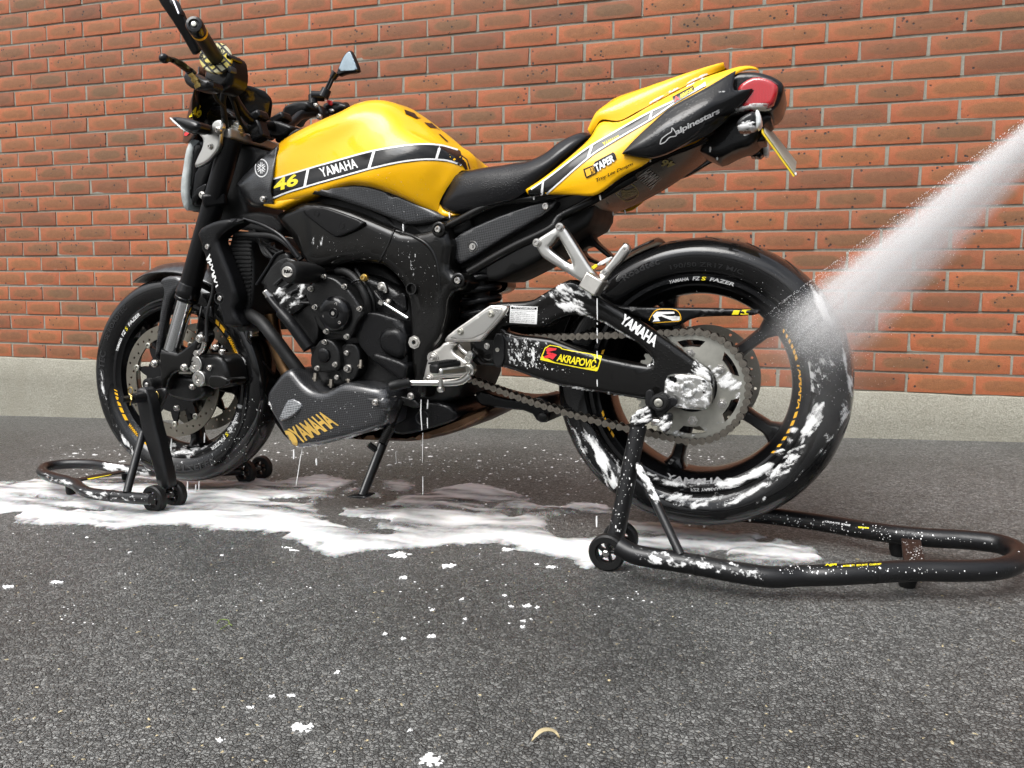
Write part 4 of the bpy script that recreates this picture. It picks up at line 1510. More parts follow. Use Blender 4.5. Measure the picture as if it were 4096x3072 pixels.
# ---- subframe, side panel and the dark heart under the seat
sub = empty('subframe', bike)
tube('rail', L3('H 215,225,.125 640,25,.125 C 330,1085,.122 700,1000,.11'), .0095, M['black_frame'], sub)
tube('rail', L3('H 390,640,.125 760,430,.125 1150,225,.122 C 420,1250,.118 C 620,1140,.11 1000,930,.09'), .0105, M['black_frame'], sub)
for s_ in ('H 215,225,-.125 640,25,-.125 C 330,1085,-.122 700,1000,-.11', 'H 390,640,-.125 760,430,-.125 1150,225,-.122 C 420,1250,-.118 C 620,1140,-.11'):
    c_ = [Vector((p.x, -p.y, p.z)) for p in L3(s_.replace('-.', '.'))]
    tube('rail', c_, .010, M['black_frame'], sub)
panel = pillow('side_cover', 'H 200,400 235,355 330,275 700,115 1000,10 1170,-20 1120,95 700,335 330,568 262,560', .118, .06, M['carbon'], bike, er=.006)
lathe('seat_lock', P(*px('H 420,412')[0], .119), Yv, [(-.01, .0125), (0, .0125), (.001, .0115), (-.003, .0105), (-.003, .0080), (.001, .0075), (.001, 0)], M['bolt_steel'], panel, 28)
box('key_slot', P(*px('H 424,412')[0], .1205), (.002, .001, .008), M['black_void'], panel, 0)
bolt(panel, 'H 1070,55', .121, .0075, 'bolt_steel', .006, False)
pillow('battery_box', 'H -50,150 500,-100 1100,-150 1500,-60 1480,200 1300,300 1100,480 760,660 600,730 330,680 150,560', .085, -.085, M['black_void'], sub, er=.012)
pillow('tray_bracket', 'H 1150,150 1460,90 1490,220 1470,290 1500,360 1640,480 1660,540 1560,470 1480,400 1380,430 1420,500 1560,560 1540,580 1350,510 1200,440', -.02, -.06, M['black_plastic'], sub, er=.004)

# ---- main frame
frame = empty('frame', bike)
xf0 = P(*px('F 200,40')[0], .14).x; xf1 = P(*px('F 620,300')[0], .16).x; xf2 = P(*px('F 1850,700')[0], .15).x
def tframe(x, z):
    if x > xf1: return .160 + (.110 - .160) * min(1, (x - xf1) / (xf0 - xf1))
    return .160 + (.148 - .160) * min(1, (xf1 - x) / (xf1 - xf2))
spar = pillow('spar', 'F 180,20 300,-30 600,-110 900,-60 1300,110 1480,190 1690,150 1830,92 1845,200 1880,265 1856,420 1852,520 1990,540 2034,620 1990,692 1856,722 1842,960 1805,1110 1745,1210 1695,1262 1652,1480 1640,1640 1600,1660 1555,1600 1532,1490 1505,1250 1505,950 1486,730 1412,590 1292,482 1240,452 1000,432 730,500 640,480 560,425 500,335 432,232 330,130',
    .155, .085, M['black_frame'], frame, er=.020, tfun=tframe, step=.016)
sv = bvh_of([spar])
def weld(pts, r=.0032, n=14):
    q = []
    for a in catmull([Vector((p[0], p[1], 0)) for p in px(pts)], n):
        d = lray(a.x, a.y); h = sv.ray_cast(LC, d)
        q.append(h[0] - Vector((0, r * .4, 0)) if h[0] else P(a.x, a.y, .15))
    return tube('weld_seam', q, r, M['black_frame'], frame, 10)
weld('F 1385,150 1340,270 1285,380 1250,440')
weld('F 1400,165 1560,215 1680,290 1745,390 1775,520 1790,700', .0045, 24)
cover = pillow('spar_cover', 'B 520,1088 550,1066 680,1060 760,1082 1010,1176 1012,1198 960,1240 815,1306 770,1300 640,1205 525,1112', .166, .14, M['black_satin'], frame, er=.004)
for s_ in ('B 640,1116', 'B 842,1212'):
    lathe('cover_plug', P(*px(s_)[0], .166), Yv, [(-.004, .0085), (.0004, .0085), (.0004, .0072), (-.002, .0066), (-.002, .006), (.001, .0056), (.001, 0)], M['black_satin'], cover, 26)
for s_, r_ in (('F 1782,150', .0072), ('F 1955,602', .0075)):
    q = px(s_)[0]
    lathe('frame_lug', P(q[0], q[1], .150), Yv, [(-.05, .019), (.003, .0165), (.004, .015), (.004, .0115), (-.002, .011), (-.002, 0)], M['black_frame'], frame, 30)
    lathe('bolt', P(q[0], q[1], .150), Yv, [(-.002, r_), (.007, r_), (.009, r_ * .8), (.009, r_ * .55), (.004, r_ * .5), (.004, 0)], M['bolt_steel'], frame, 20)
lathe('pivot_hole', P(*px('F 1537,675')[0], .158), Yv, [(.001, .0125), (.0015, .013), (.0015, .0115), (-.02, .011), (-.02, 0)], M['black_void'], frame, 30)
lathe('pivot_nut', P(*px('F 1565,1148')[0], .152), Yv, [(-.004, .0155), (.001, .0155), (.001, .0118), (.003, .0112), (.003, .0055), (-.010, .005), (-.010, 0)], M['silver_brushed'], frame, 8, smooth=20)
# far spar, mirrored in plain form
pillow('spar', 'F 180,20 300,-30 600,-110 900,-60 1300,110 1480,190 1690,150 1830,92 1880,265 1852,520 1990,540 2034,620 1990,692 1856,722 1842,960 1745,1210 1652,1480 1640,1640 1532,1490 1505,950 1412,590 1240,452 1000,432 730,500 500,335 330,130', .155, .085, M['black_frame'], frame, er=.015, step=.03).scale = (1, -1, 1)
pillow('steering_head', 'V 425,330 600,380 790,440 700,520 560,680 528,740 600,900 620,1000 420,1050 230,980 330,650', .055, -.10, M['black_void'], frame, er=.01, step=.04)
pillow('head_tube', 'D 1500,-120 1900,-160 2100,40 2000,120 1700,60 1500,40', .06, -.06, M['black_void'], frame, er=.01)

# ---- engine
eng = empty('engine', bike)
pillow('crankcase', 'F 620,560 760,500 1100,520 1480,700 1560,900 1560,1560 1400,1560 1000,1560 640,1540 640,1280 560,1080 520,900 560,700', .115, -.17, M['black_engine'], eng, er=.02, step=.02)
pillow('gearbox', 'F 1450,900 1900,900 2000,1100 2000,1600 1750,1720 1400,1640 1300,1500', .095, -.13, M['black_void'], eng, er=.02, step=.03)
head = pillow('cylinder_head', 'F 195,640 320,430 470,380 620,540 650,640 640,760 560,860 420,930 300,830', .150, -.15, M['black_engine'], eng, er=.005, step=.012)
pillow('head_cover', 'F 155,610 250,470 340,335 400,330 480,395 400,520 290,640 220,655', .145, -.145, M['black_engine'], head, er=.008)
line = L3('F 170,640,.147 260,505,.147 345,370,.147 410,340,.147')
tube('gasket', line, .004, M['black_satin'], head, 8)
barrel = pillow('cylinder_barrel', 'F 300,800 430,900 600,700 660,720 720,1000 700,1150 640,1200 560,1120 420,950', .140, -.14, M['black_engine'], eng, er=.005, step=.012)
for k in range(5):
    a, b = P(950 + (330 + 60 * k) / 2.212, 850 + (640 + 40 * k) / 2.212, .153), P(950 + (420 + 60 * k) / 2.212, 850 + (560 + 60 * k) / 2.212, .153)
    tube('rib', [a, b], .004, M['black_engine'], head, 8)
pipe = tube('coolant_pipe', L3('F 275,745,.165 330,815,.170 400,895,.172'), [.0085, .0095], M['black_satin'], eng, 18)
tube('coolant_pipe', L3('F 385,880,.172 480,990,.174 560,1100,.172 632,1200,.168'), [.0145, .0155], M['black_satin'], eng, 20)
lathe('banjo_nut', P(*px('F 268,728')[0], .168), Vector((.5, .3, .8)), [(-.010, .009), (.0, .009), (0, .0075), (.010, .0075), (.012, .006), (.012, 0)], M['bolt_steel'], eng, 6, smooth=20)
gen = pillow('clutch_cover', 'F 610,690 640,640 700,590 770,556 860,580 930,640 1000,700 1090,840 1116,900 1060,960 1010,1090 960,1120 900,1075 780,1075 700,1010 640,830 605,760', .168, .08, M['black_engine'], eng, er=.006, step=.012)
cgc = P(*px('F 880,895')[0], .168)
lathe('cover_dome', cgc, Yv, [(-.02, .0425), (.008, .0420), (.013, .0405), (.018, .0365), (.0205, .030), (.0212, .022), (.0212, 0)], M['black_gloss'], gen, 56)
c2_ = P(*px('F 852,892')[0], .1892)
lathe('cover_plug', c2_, Yv, [(-.001, .0125), (.002, .0125), (.003, .0112), (.0025, .0095), (.001, .009), (.001, .0065), (.002, .006), (.002, 0)], M['black_satin'], gen, 36)
lathe('plug_hex', c2_ + Vector((0, .003, 0)), Yv, [(0, .0050), (.0012, .0048), (.0012, 0)], M['bolt_steel'], gen, 6, smooth=20)
bolt(gen, 'F 880,810 775,915 910,972', .184, .0042)
bolt(gen, 'F 765,568 650,675 948,655 688,838 1083,852 788,1052 968,1098', .170, .0052, head=.008)
pump = pillow('pump_cover', 'F 645,1250 700,1160 740,1120 820,1120 890,1200 905,1300 900,1390 850,1410 700,1420 640,1370', .166, .08, M['black_engine'], eng, er=.005, step=.01)
lathe('cover_dome', P(*px('F 772,1262')[0], .164), Yv, [(-.01, .0185), (.004, .0180), (.007, .0165), (.0085, .013), (.009, .008), (.009, 0)], M['black_gloss'], pump, 36)
bolt(pump, 'F 772,1146 863,1345 705,1378', .168, .0050, head=.007)
low = pillow('oil_gallery', 'F 900,1180 1000,1150 1060,1180 1085,1300 1070,1420 1000,1500 900,1500 880,1400', .150, .06, M['black_engine'], eng, er=.005, step=.012)
bolt(low, 'F 978,1380', .153, .0075, head=.010)
bolt(low, 'F 964,1242 877,1458', .153, .0048)
for q in px('F 985,1475 690,1465 830,1520 1090,1350'):
    lathe('stud_nut', P(q[0], q[1], .145), Vector((0, .2, -1)), [(-.012, .0055), (0, .0055), (0, .008), (.004, .008), (.004, .0045), (.008, .0045), (.008, 0)], M['chain_steel'], low, 8, smooth=20)
spc = pillow('sprocket_cover', 'F 1130,880 1220,882 1330,915 1500,978 1500,1490 1430,1488 1160,1290 1060,1165 1030,1055 1080,970', .150, .06, M['black_satin'], eng, er=.006, step=.012)
pillow('cover_barrel', 'F 1240,1030 1470,1010 1490,1330 1300,1270 1230,1180', .162, .12, M['black_satin'], spc, er=.016, step=.008)
pillow('cover_rail', 'F 1190,1240 1260,1255 1490,1335 1500,1395 1480,1480 1430,1485 1180,1290', .170, .12, M['black_satin'], spc, er=.008)
# crash bobbin
cb = P(*px('F 447,527')[0], .265)
bob = lathe('crash_bobbin', Vector((cb.x, .265, cb.z)), Yv, [(.002, 0), (.002, .018), (.000, .0225), (-.006, .0258), (-.030, .0268), (-.065, .0262), (-.10, .022), (-.12, .018)], M['rubber_matte'], eng, 40, sq=(1.0, .98))
lathe('bobbin_badge', Vector((cb.x, .267, cb.z)), Yv, [(0, .0150), (.0012, .0148), (.0015, .0135), (.0008, .0132), (.0008, 0)], M['silver_brushed'], bob, 36, sq=(1.0, .82))
bb = bvh_of(list(bob.children))
text_px('lettering', 'R&G', 'F 412,505 484,505 484,538 412,538', M['black_print'], bob, bb, .04, 0, .9, .0006)
# hoses, wiring and linkage round the throttle bodies
tube('breather_hose', L3('F 880,515,.13 960,525,.14 1040,580,.148 1110,690,.152 1150,790,.150 1165,890,.14'), .0088, M['rubber_matte'], eng, 16)
tube('breather_hose', L3('F 1050,500,.12 1100,590,.13 1160,680,.135 1200,780,.135 1212,890,.13'), .0055, M['rubber_matte'], eng, 12)
tube('hose_clip', L3('F 1010,625,.165 1040,605,.166 1080,598,.164'), .003, M['black_satin'], eng, 8)
bolt(eng, 'F 1120,577', .15, .0068, 'brass', .008)
pillow('throttle_bracket', 'F 1245,620 1290,612 1310,640 1325,700 1290,720 1270,690 1240,690 1232,650', .125, .118, M['silver'], eng, er=.0015)
bolt(eng, 'F 1265,663', .128, .0052)
tube('linkage_rod', L3('F 1215,705,.135 1245,745,.14 1290,800,.142'), .0055, M['black_satin'], eng, 10)
tube('linkage_rod', L3('F 1290,800,.142 1510,936,.150'), .0042, M['chrome'], eng, 10)
lathe('rod_nut', P(*px('F 1280,800')[0], .142), (P(*px('F 1510,936')[0], .15) - P(*px('F 1290,800')[0], .142)), [(-.006, .008), (.006, .008), (.006, 0)], M['bolt_steel'], eng, 6, smooth=20)
bolt(eng, 'F 1330,790', .13, .0055)
pillow('bracket', 'F 1340,770 1450,710 1480,720 1490,800 1500,880 1440,880 1400,800', .12, .112, M['black_satin'], eng, er=.002)
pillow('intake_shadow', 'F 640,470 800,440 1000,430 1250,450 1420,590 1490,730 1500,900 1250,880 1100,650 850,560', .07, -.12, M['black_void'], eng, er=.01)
rnd_e = random.Random(11)
for k in range(7):
    a = P(950 + rnd_e.uniform(60, 330) / 2.212, 850 + rnd_e.uniform(120, 300) / 2.212, rnd_e.uniform(.05, .12))
    b = P(950 + rnd_e.uniform(300, 560) / 2.212, 850 + rnd_e.uniform(330, 480) / 2.212, rnd_e.uniform(.08, .13))
    tube('wiring', [a, a.lerp(b, .5) + Vector((0, .02, rnd_e.uniform(-.03, .02))), b], rnd_e.uniform(.003, .006), M['rubber_matte'], eng, 8)
tube('cable', L3('F 0,190,.13 150,200,.14 330,215,.15 450,290,.155 560,420,.15'), .0075, M['rubber_matte'], eng, 10)
tube('cable', L3('F 60,60,.14 220,110,.15 400,220,.158 540,400,.155'), .0055, M['black_gloss'], eng, 10)

# ---- radiator, shroud, hoses, exhaust headers
rad_ = pillow('radiator', 'D 1440,60 1700,90 1760,500 1720,950 1640,1180 1540,1180 1520,900 1560,800', .12, -.16, M['black_void'], bike, er=.01, step=.03)
for k in range(22):
    z = k / 21
    a = P(380 + (1480 + 60 * z) / 2.765, 900 + (140 + 950 * z) / 2.765, .122); b = P(380 + (1740 - 30 * z) / 2.765, 900 + (140 + 950 * z) / 2.765, .122)
    bar('radiator_fin', [a, b], .004, .004, M['black_engine'], rad_, bev=0)
shroud = pillow('radiator_shroud', 'D 1106,66 1180,10 1330,-58 1500,-80 1650,-66 1480,40 1400,95 1345,150 1360,220 1440,420 1510,600 1572,820 1532,900 1526,950 1600,1095 1590,1128 1445,1132 1402,1112 1392,1000 1350,880 1310,700 1230,450 1160,220', .165, .125, M['black_satin'], bike, er=.012, step=.010)
lathe('recess', P(*px('D 1242,240')[0], .163), Yv, [(.001, .0150), (.002, .0155), (.002, .014), (-.006, .013), (-.006, 0)], M['black_void'], shroud, 26)
lathe('recess', P(*px('D 1378,812')[0], .163), Yv, [(.001, .0150), (.002, .0155), (.002, .014), (-.006, .013), (-.006, 0)], M['black_void'], shroud, 26)
bolt(shroud, 'D 1256,242 1394,810', .163, .0065, head=.007)
shb = bvh_of([shroud])
text_px('lettering', 'YAMAHA', 'D 1322,745 1228,345 1275,315 1375,700', M['white_print'], shroud, shb, .05)
tube('radiator_hose', L3('F 50,875,.10 120,910,.12 210,970,.135 310,1090,.145 430,1250,.14 560,1420,.13 620,1510,.11'), [.0165, .0165], M['rubber_matte'], bike, 18)
tube('hose_clamp', L3('F 52,868,.102 76,882,.11'), [.0178, .0178], M['bolt_steel'], bike, 18)
exh = empty('exhaust', bike)
for t_ in (.07, .03, -.02, -.07):
    tube('header_pipe', [P(*px('F 300,900')[0], t_), P(*px('F 330,1100')[0], t_), P(*px('F 400,1330')[0], t_), P(*px('F 560,1560')[0], t_), P(*px('F 900,1700')[0], t_ * .8)], .019, M['header'], exh, 16)
coll = pillow('collector', 'G 900,780 1280,742 1480,755 1700,690 1960,590 2100,530 2200,500 2212,560 2180,610 2100,652 1900,746 1560,822 1300,815 940,802', .09, -.10, M['exhaust'], exh, er=.022, step=.015)
pillow('linkage', 'Z 1900,1555 2000,1590 2100,1602 2180,1580 2204,1630 2192,1690 2150,1692 2120,1645 2000,1635 1900,1620', .06, -.06, M['black_plastic'], exh, er=.006)
lathe('linkage_roller', P(2172, 1668, .062), Yv, [(-.02, .012), (.004, .012), (.006, .009), (.006, 0)], M['black_engine'], exh, 20)
pillow('catalyst_shield', 'G 1340,470 1500,520 1550,440 1850,470 1960,580 1900,640 1700,700 1480,756 1340,742', .10, -.08, M['black_plastic'], exh, er=.008)
lathe('shield_port', P(*px('G 1640,600')[0], .098), Yv, [(-.004, .0185), (.003, .0185), (.004, .017), (.002, .015), (-.01, .014), (-.01, 0)], M['black_void'], exh, 34)

# ---- belly pan
pan = pillow('belly_pan', 'G 195,410 250,330 370,192 440,166 480,192 560,292 640,350 740,376 820,352 920,296 980,290 1100,300 1230,330 1336,352 1336,640 1280,692 1100,748 900,802 700,852 570,872 480,872 440,842 390,770 300,640 215,520', .185, .02, M['carbon'], bike, er=.018, step=.014,
    tfun=lambda x, z: .185 + .010 * math.sin(x * 9 + 1.3) - .02 * max(0, (x - .98) / .15))
pillow('pan_facet', 'G 405,424 552,486 478,572 425,612 332,640 360,540', .203, .15, M['carbon_skylit'], pan, er=.004, tfun=lambda x, z: .203 - (z + .12) * .22)  # tilted facet, its lit look painted in with the lightened weave
pillow('pan_crease', 'G 1060,380 1180,372 1330,420 1330,560 1230,560 1130,500', .196, .15, M['carbon'], pan, er=.018)
bolt(pan, 'G 1218,463', .200, .0062, head=.006)
pb_ = bvh_of([pan] + list(pan.children))
text_px('lettering', 'YAMAHA', 'G 445,700 762,535 902,665 560,828', M['gold_print'], pan, pb_, .03, 0, .92)
cx_, cy_ = px('G 470,785')[0]
def ell(cx, cy, rx, ry, rot=0, n=26):
    return [(cx + math.cos(rot) * rx * math.cos(a) - math.sin(rot) * ry * math.sin(a), cy + math.sin(rot) * rx * math.cos(a) + math.cos(rot) * ry * math.sin(a)) for a in [2 * math.pi * i / n for i in range(n)]]
poly_px('emblem', ell(cx_, cy_, 38, 22, rad(52)), M['gold_print'], pan, pb_, .0012, 12)
cx_, cy_ = px('G 268,512')[0]
poly_px('emblem_ring', ell(cx_, cy_, 17, 37, rad(-12)), M['white_print'], pan, pb_, .0010, 10)
poly_px('emblem', ell(cx_, cy_, 13, 31, rad(-12)), M['black_print'], pan, pb_, .0018, 10)
text_px('lettering', 'R&G', 'G 251,455 275,455 297,545 275,560', M['white_print'], pan, pb_, .04, 0, .9, .0024)
pillow('belly_pan_far', 'G 195,410 370,192 480,192 640,350 820,352 980,290 1336,352 1336,640 900,802 570,872 440,842 215,520', -.02, -.16, M['black_plastic'], pan, er=.02, step=.04)

# ---- side stand
ss = empty('side_stand', bike)
tube('leg', L3('G 1440,440,.13 1380,590,.145 1265,880,.18 1105,1290,.245'), [.0112, .0115, .0108], M['black_frame'], ss, 16, flat=.8)
pillow('foot', 'G 940,1300 1040,1292 1120,1296 1140,1310 1110,1320 1000,1312', .26, .22, M['black_plastic'], ss, er=.002)
tube('tang', L3('G 1265,915,.18 1165,838,.20'), .0075, M['black_frame'], ss, 12)
hx = []
a, b = P(*px('G 1360,680')[0], .165), P(*px('G 1285,825')[0], .185)
dd = (b - a); ax_, e1_, e2_ = axes(dd)
for i in range(130):
    u = i / 129; th = u * 2 * math.pi * 11
    hx.append(a + dd * u + (e1_ * math.cos(th) + e2_ * math.sin(th)) * .0095)
tube('spring', hx, .0022, M['black_frame'], ss, 6, res=130)
pillow('stand_bracket', 'G 1340,430 1400,385 1450,410 1560,430 1620,500 1560,520 1500,500 1400,470 1350,480', .128, .09, M['black_engine'], ss, er=.004)
bolt(ss, 'G 1390,422 1532,408', .131, .0068)

# ---- swingarm
sw = empty('swingarm', bike)
arm = pillow('swingarm_body', 'H 600,905 740,902 930,892 1030,832 1180,742 1290,692 1400,740 1500,830 I 330,490 550,622 760,760 1000,932 1088,1010 1112,1070 1105,1180 1085,1250 960,1262 850,1245 700,1204 640,1192 300,1142 0,1086 H 700,1482 560,1472 400,1460 380,1300 440,1130 540,1000',
    .142, .110, M['black_frame'], sw, er=.012, step=.014,
    holes=['H 690,1112 1040,1130 1110,1102 1160,1062 1330,1010 1520,1062 1700,1162 1900,1290 2000,1400 2012,1450 1950,1466 1500,1372 1150,1242 1100,1222 720,1182'])
far = pillow('swingarm_body', 'H 600,905 930,892 1290,692 1500,830 I 550,622 1000,932 1112,1070 1085,1250 700,1204 300,1142 H 560,1472 380,1300 440,1130', .142, .110, M['black_frame'], sw, er=.012, step=.05)
far.scale = (1, -1, 1)
box('cross_tube', P(*px('H 760,1180')[0], .0) + Vector((.03, 0, 0)), (.08, .22, .10), M['black_frame'], sw, .02)
ab = bvh_of([arm])
text_px('lettering', 'YAMAHA', 'H 1765,1008 2070,1218 2030,1305 1718,1080', M['white_print'], arm, ab, .04)
poly_px('sticker', 'H 1075,1276 1200,1296 1218,1318 1560,1378 1566,1392 1530,1512 1510,1516 1022,1418 1020,1404', M['yellow_print'], arm, ab, .0010, 14, rnd=1)
poly_px('sticker_field', 'H 1080,1284 1195,1303 1213,1325 1555,1385 1520,1506 1030,1410', M['black_print'], arm, ab, .0016, 14, rnd=1)
text_px('lettering', 'AKRAPOVIČ', 'H 1190,1338 1530,1396 1505,1490 1165,1424', M['yellow_print'], arm, ab, .03, 0, .92, .0022)
for s_ in ('H 1085,1305 1168,1312 1160,1328 1085,1345 1072,1330', 'H 1050,1386 1130,1352 1170,1368 1132,1412 1108,1398 1062,1398', 'H 1082,1340 1150,1362 1140,1376 1080,1360'):
    poly_px('logo', s_, M['red_print'], arm, ab, .0022)
lbl = poly_px('info_label', 'H 757,935 998,945 990,1098 748,1084', M['white_print'], arm, ab, .0010)
poly_px('label_header', 'H 765,944 990,952 988,970 764,962', M['black_print'], arm, ab, .0016)
text_px('lettering', 'TIRE INFORMATION', 'H 782,946 972,954 971,967 781,960', M['white_print'], arm, ab, .02, 0, 1, .0022)
for k, body in enumerate(('Cold tire normal pressure should be set as follows', 'Up to 90kg (198lbs) load', 'FRONT : 250 kPa, (2.50 kgf/cm), 36 psi', 'REAR : 290 kPa, (2.90 kgf/cm), 42 psi', '90kg (198lbs) - maximum load', 'FRONT : 250 kPa, (2.50 kgf/cm), 36 psi', 'REAR : 290 kPa, (2.90 kgf/cm), 42 psi')):
    y_ = 972 + k * 16
    w_ = 975 if k != 1 else 900
    text_px('lettering', body, 'H %f,%f %f,%f %f,%f %f,%f' % (762 - k, y_, w_ - k, y_ + 8, w_ - k, y_ + 18, 762 - k, y_ + 10), M['black_print'], arm, ab, 0.0, 0, 1, .0018)
for q in px('H 645,1325'):
    lathe('washer_bolt', P(q[0], q[1], .145), Yv, [(-.004, .0088), (.001, .0088), (.001, .0045), (.004, .0045), (.004, .0025), (.002, .0025), (.002, 0)], M['zinc'], arm, 26)
bolt(arm, 'H 548,1292', .144, .0055)
pillow('guide_strap', 'H 600,1180 700,1180 700,1480 590,1480', .147, .12, M['rubber_matte'], arm, er=.003)
axl = pillow('axle_plate', 'I 780,1032 850,1012 1030,1022 1098,1085 1090,1232 1060,1262 960,1258 830,1242 765,1185', .160, .12, M['silver'], sw, er=.006, holes=['I 798,1040 825,1028 858,1040 860,1068 830,1078 800,1064'])
for s_, r_ in (('I 940,1120', .026),):
    lathe('axle_nut', P(*px(s_)[0], .161), Yv, [(-.005, .0160), (.004, .0160), (.006, .0145), (.006, .0100), (-.02, .0096), (-.02, 0)], M['silver'], axl, 36)
    lathe('axle_bore', P(*px(s_)[0], .162), Yv, [(-.006, .0099), (-.006, 0)], M['black_void'], axl, 30)
pillow('axle_slot', 'I 1032,1050 1060,1060 1070,1100 1060,1140 1036,1150', .1615, .15, M['black_void'], axl, er=.001)
guard = pillow('chain_guard', 'I 380,530 480,553 700,560 1425,572 1426,600 1370,618 1100,621 960,632 860,690 760,700 640,640 520,600', .128, .100, M['black_plastic'], sw, er=.006)
gb = bvh_of([guard])
poly_px('sticker', 'I 668,660 690,610 720,575 770,570 850,572 880,590 896,630 890,655 840,660 780,662 720,668', M['amber_print'], guard, gb, .0010, rnd=1)
poly_px('sticker', 'I 674,656 695,612 724,580 770,575 848,577 876,592 890,630 884,650 840,655 780,657 722,663', M['black_print'], guard, gb, .0015, rnd=1)
for s_ in ('I 700,615 728,590 846,590 850,603 760,608 800,620 885,622 884,645 820,645 760,622 735,625 750,655 700,655 712,640', 'I 815,632 850,618 884,625 880,648 830,652'):
    poly_px('logo', s_, M['white_print'], guard, gb, .0020)
for s_ in ('I 1250,582 1294,582 1282,609 1238,609', 'I 1308,580 1364,578 1350,606 1296,608'):
    poly_px('sticker_bar', s_, M['yellow_print'], guard, gb, .0012)
# hugger over the rear tyre
hug_tip = P(*px('I 748,88')[0], .0)
HUG = [math.degrees(math.atan2(hug_tip.z, hug_tip.x)) - (8 - k) * 7.5 for k in range(9)]
HR = hug_tip.length
hv = []
for j in range(9):
    y = -.085 + .17 * j / 8
    hv.append([Vector((math.cos(rad(a)) * (HR - .012 * (HUG[-1] - a) / 60 - 1.6 * y * y), y, math.sin(rad(a)) * (HR - .012 * (HUG[-1] - a) / 60 - 1.6 * y * y))) for a in HUG])
loft('hugger', hv, M['black_gloss'], sw, nu=20, nv=2, solid=.003)

# ---- rear shock
sh = empty('shock_absorber', bike)
a, b = P(*px('H 480,640')[0], .05), P(*px('H 500,1060')[0], .05)
dd = b - a; ax_, e1_, e2_ = axes(dd)
hx = []
for i in range(160):
    u = i / 159; th = u * 2 * math.pi * 4.2 + 1.0
    hx.append(a + dd * u + (e1_ * math.cos(th) + e2_ * math.sin(th)) * .043)
tube('spring', hx, .0085, M['black_satin'], sh, 10, res=160)
tube('damper', [a - dd * .1, b + dd * .1], .022, M['black_void'], sh, 18)
lathe('spring_collar', a, dd, [(-.01, .0), (-.01, .05), (.004, .05), (.004, 0)], M['black_plastic'], sh, 30)

# ---- foot controls
fr_ = empty('rider_footrest', bike)
heel = pillow('heel_guard', 'H 165,1242 210,1182 400,1050 560,936 590,928 712,934 728,962 690,1025 495,1248 470,1255 180,1256', .190, .178, M['silver_brushed'], fr_, er=.004)
pillow('heel_field', 'H 215,1232 250,1190 420,1070 580,956 690,962 660,1025 480,1225', .1915, .185, M['silver'], heel, er=.001)
bolt(heel, 'H 583,1012 312,1168', .1925, .0060, 'zinc')
pillow('hanger', 'F 1640,1480 1650,1400 1685,1275 1712,1228 1780,1195 1830,1140 1950,1150 1900,1200 1905,1235 2000,1300 2062,1345 2060,1440 1990,1460 1760,1470 1710,1520 1665,1510', .176, .150, M['silver_brushed'], fr_, er=.006)
for s_, r_ in (('F 1728,1285', .0125), ('F 1690,1478', .0115)):
    lathe('hanger_bolt', P(*px(s_)[0], .177), Yv, [(-.004, r_ * 1.1), (.001, r_ * 1.1), (.001, r_ * .85), (.004, r_ * .8), (.004, r_ * .55), (.010, r_ * .5), (.010, r_ * .28), (.005, r_ * .26), (.005, 0)], M['bolt_steel'], fr_, 28)
bar('footpeg', L3('F 1985,1385,.20 1760,1412,.275'), .030, .016, M['silver'], fr_, wdir=Vector((1, 0, 0)), bev=.004)
rub = bar('peg_rubber', L3('F 1945,1345,.205 1730,1385,.278'), .026, .020, M['rubber_matte'], fr_, wdir=Vector((1, 0, 0)), bev=.005)
for k in range(9):
    u = .25 + .7 * k / 8
    a, b = P(*px('F 1945,1345')[0], .205), P(*px('F 1730,1385')[0], .278)
    c_ = a.lerp(b, u) + Vector((0, 0, .0115))
    bar('rib', [c_ - Vector((.013, 0, 0)), c_ + Vector((.013, 0, 0))], .0035, .004, M['rubber_matte'], rub, bev=0)
lathe('peg_spring', P(*px('F 2040,1390')[0], .18), Yv, [(-.01, .0155), (.004, .0155), (.004, .011), (.010, .010), (.010, 0)], M['silver'], fr_, 26)
tube('shift_lever', L3('F 2050,1440,.195 1990,1488,.20 1900,1506,.208 1760,1508,.222 1520,1507,.235'), [.0085, .0075, .0060, .0058], M['silver'], fr_, 14, flat=.75)
lathe('shift_rubber', P(*px('F 1520,1508')[0], .235), P(*px('F 1400,1528')[0], .255) - P(*px('F 1520,1508')[0], .235), [(0, .006), (0, .0105), (.004, .011), (.008, .010), (.012, .0115), (.016, .0105), (.020, .0115), (.030, .0112), (.040, .010), (.046, .007), (.047, 0)], M['rubber_matte'], fr_, 20)
lathe('lever_stop', P(*px('F 1798,1545')[0], .222), Vector((0, 0, -1)), [(-.02, .005), (0, .005), (.002, .008), (.008, .008), (.011, .005), (.011, 0)], M['silver'], fr_, 16)
tube('shift_rod', L3('F 1960,1180,.165 1998,1222,.170 2040,1255,.172'), .0045, M['bolt_steel'], fr_, 10)
lathe('rod_end', P(*px('F 2062,1258')[0], .172), Yv, [(-.008, .0085), (.006, .0085), (.008, .007), (.008, .0035), (.010, .0035), (.010, 0)], M['silver'], fr_, 20)
bar('lever_arm', L3('F 2060,1262,.168 2020,1350,.168'), .010, .018, M['silver'], fr_, bev=.003)
pg = empty('pillion_footrest', bike)
pillow('hanger', 'H 955,382 970,352 1150,240 1165,214 1195,208 1232,238 1262,275 1500,655 1560,690 1600,700 1612,782 1500,850 1480,846 1410,770 1400,738 1230,630 1050,522 1010,482 985,432', .168, .150, M['silver'], pg, er=.007, holes=['H 1088,416 1120,395 1165,330 1180,335 1304,560 1270,562 1130,455'])
bolt(pg, 'H 988,378 1190,240', .171, .0068, head=.006)
pillow('peg', 'H 1530,642 1600,590 1756,372 1795,390 1812,428 1790,470 1720,560 1652,625 1610,690 1560,720', .185, .165, M['silver'], pg, er=.005)
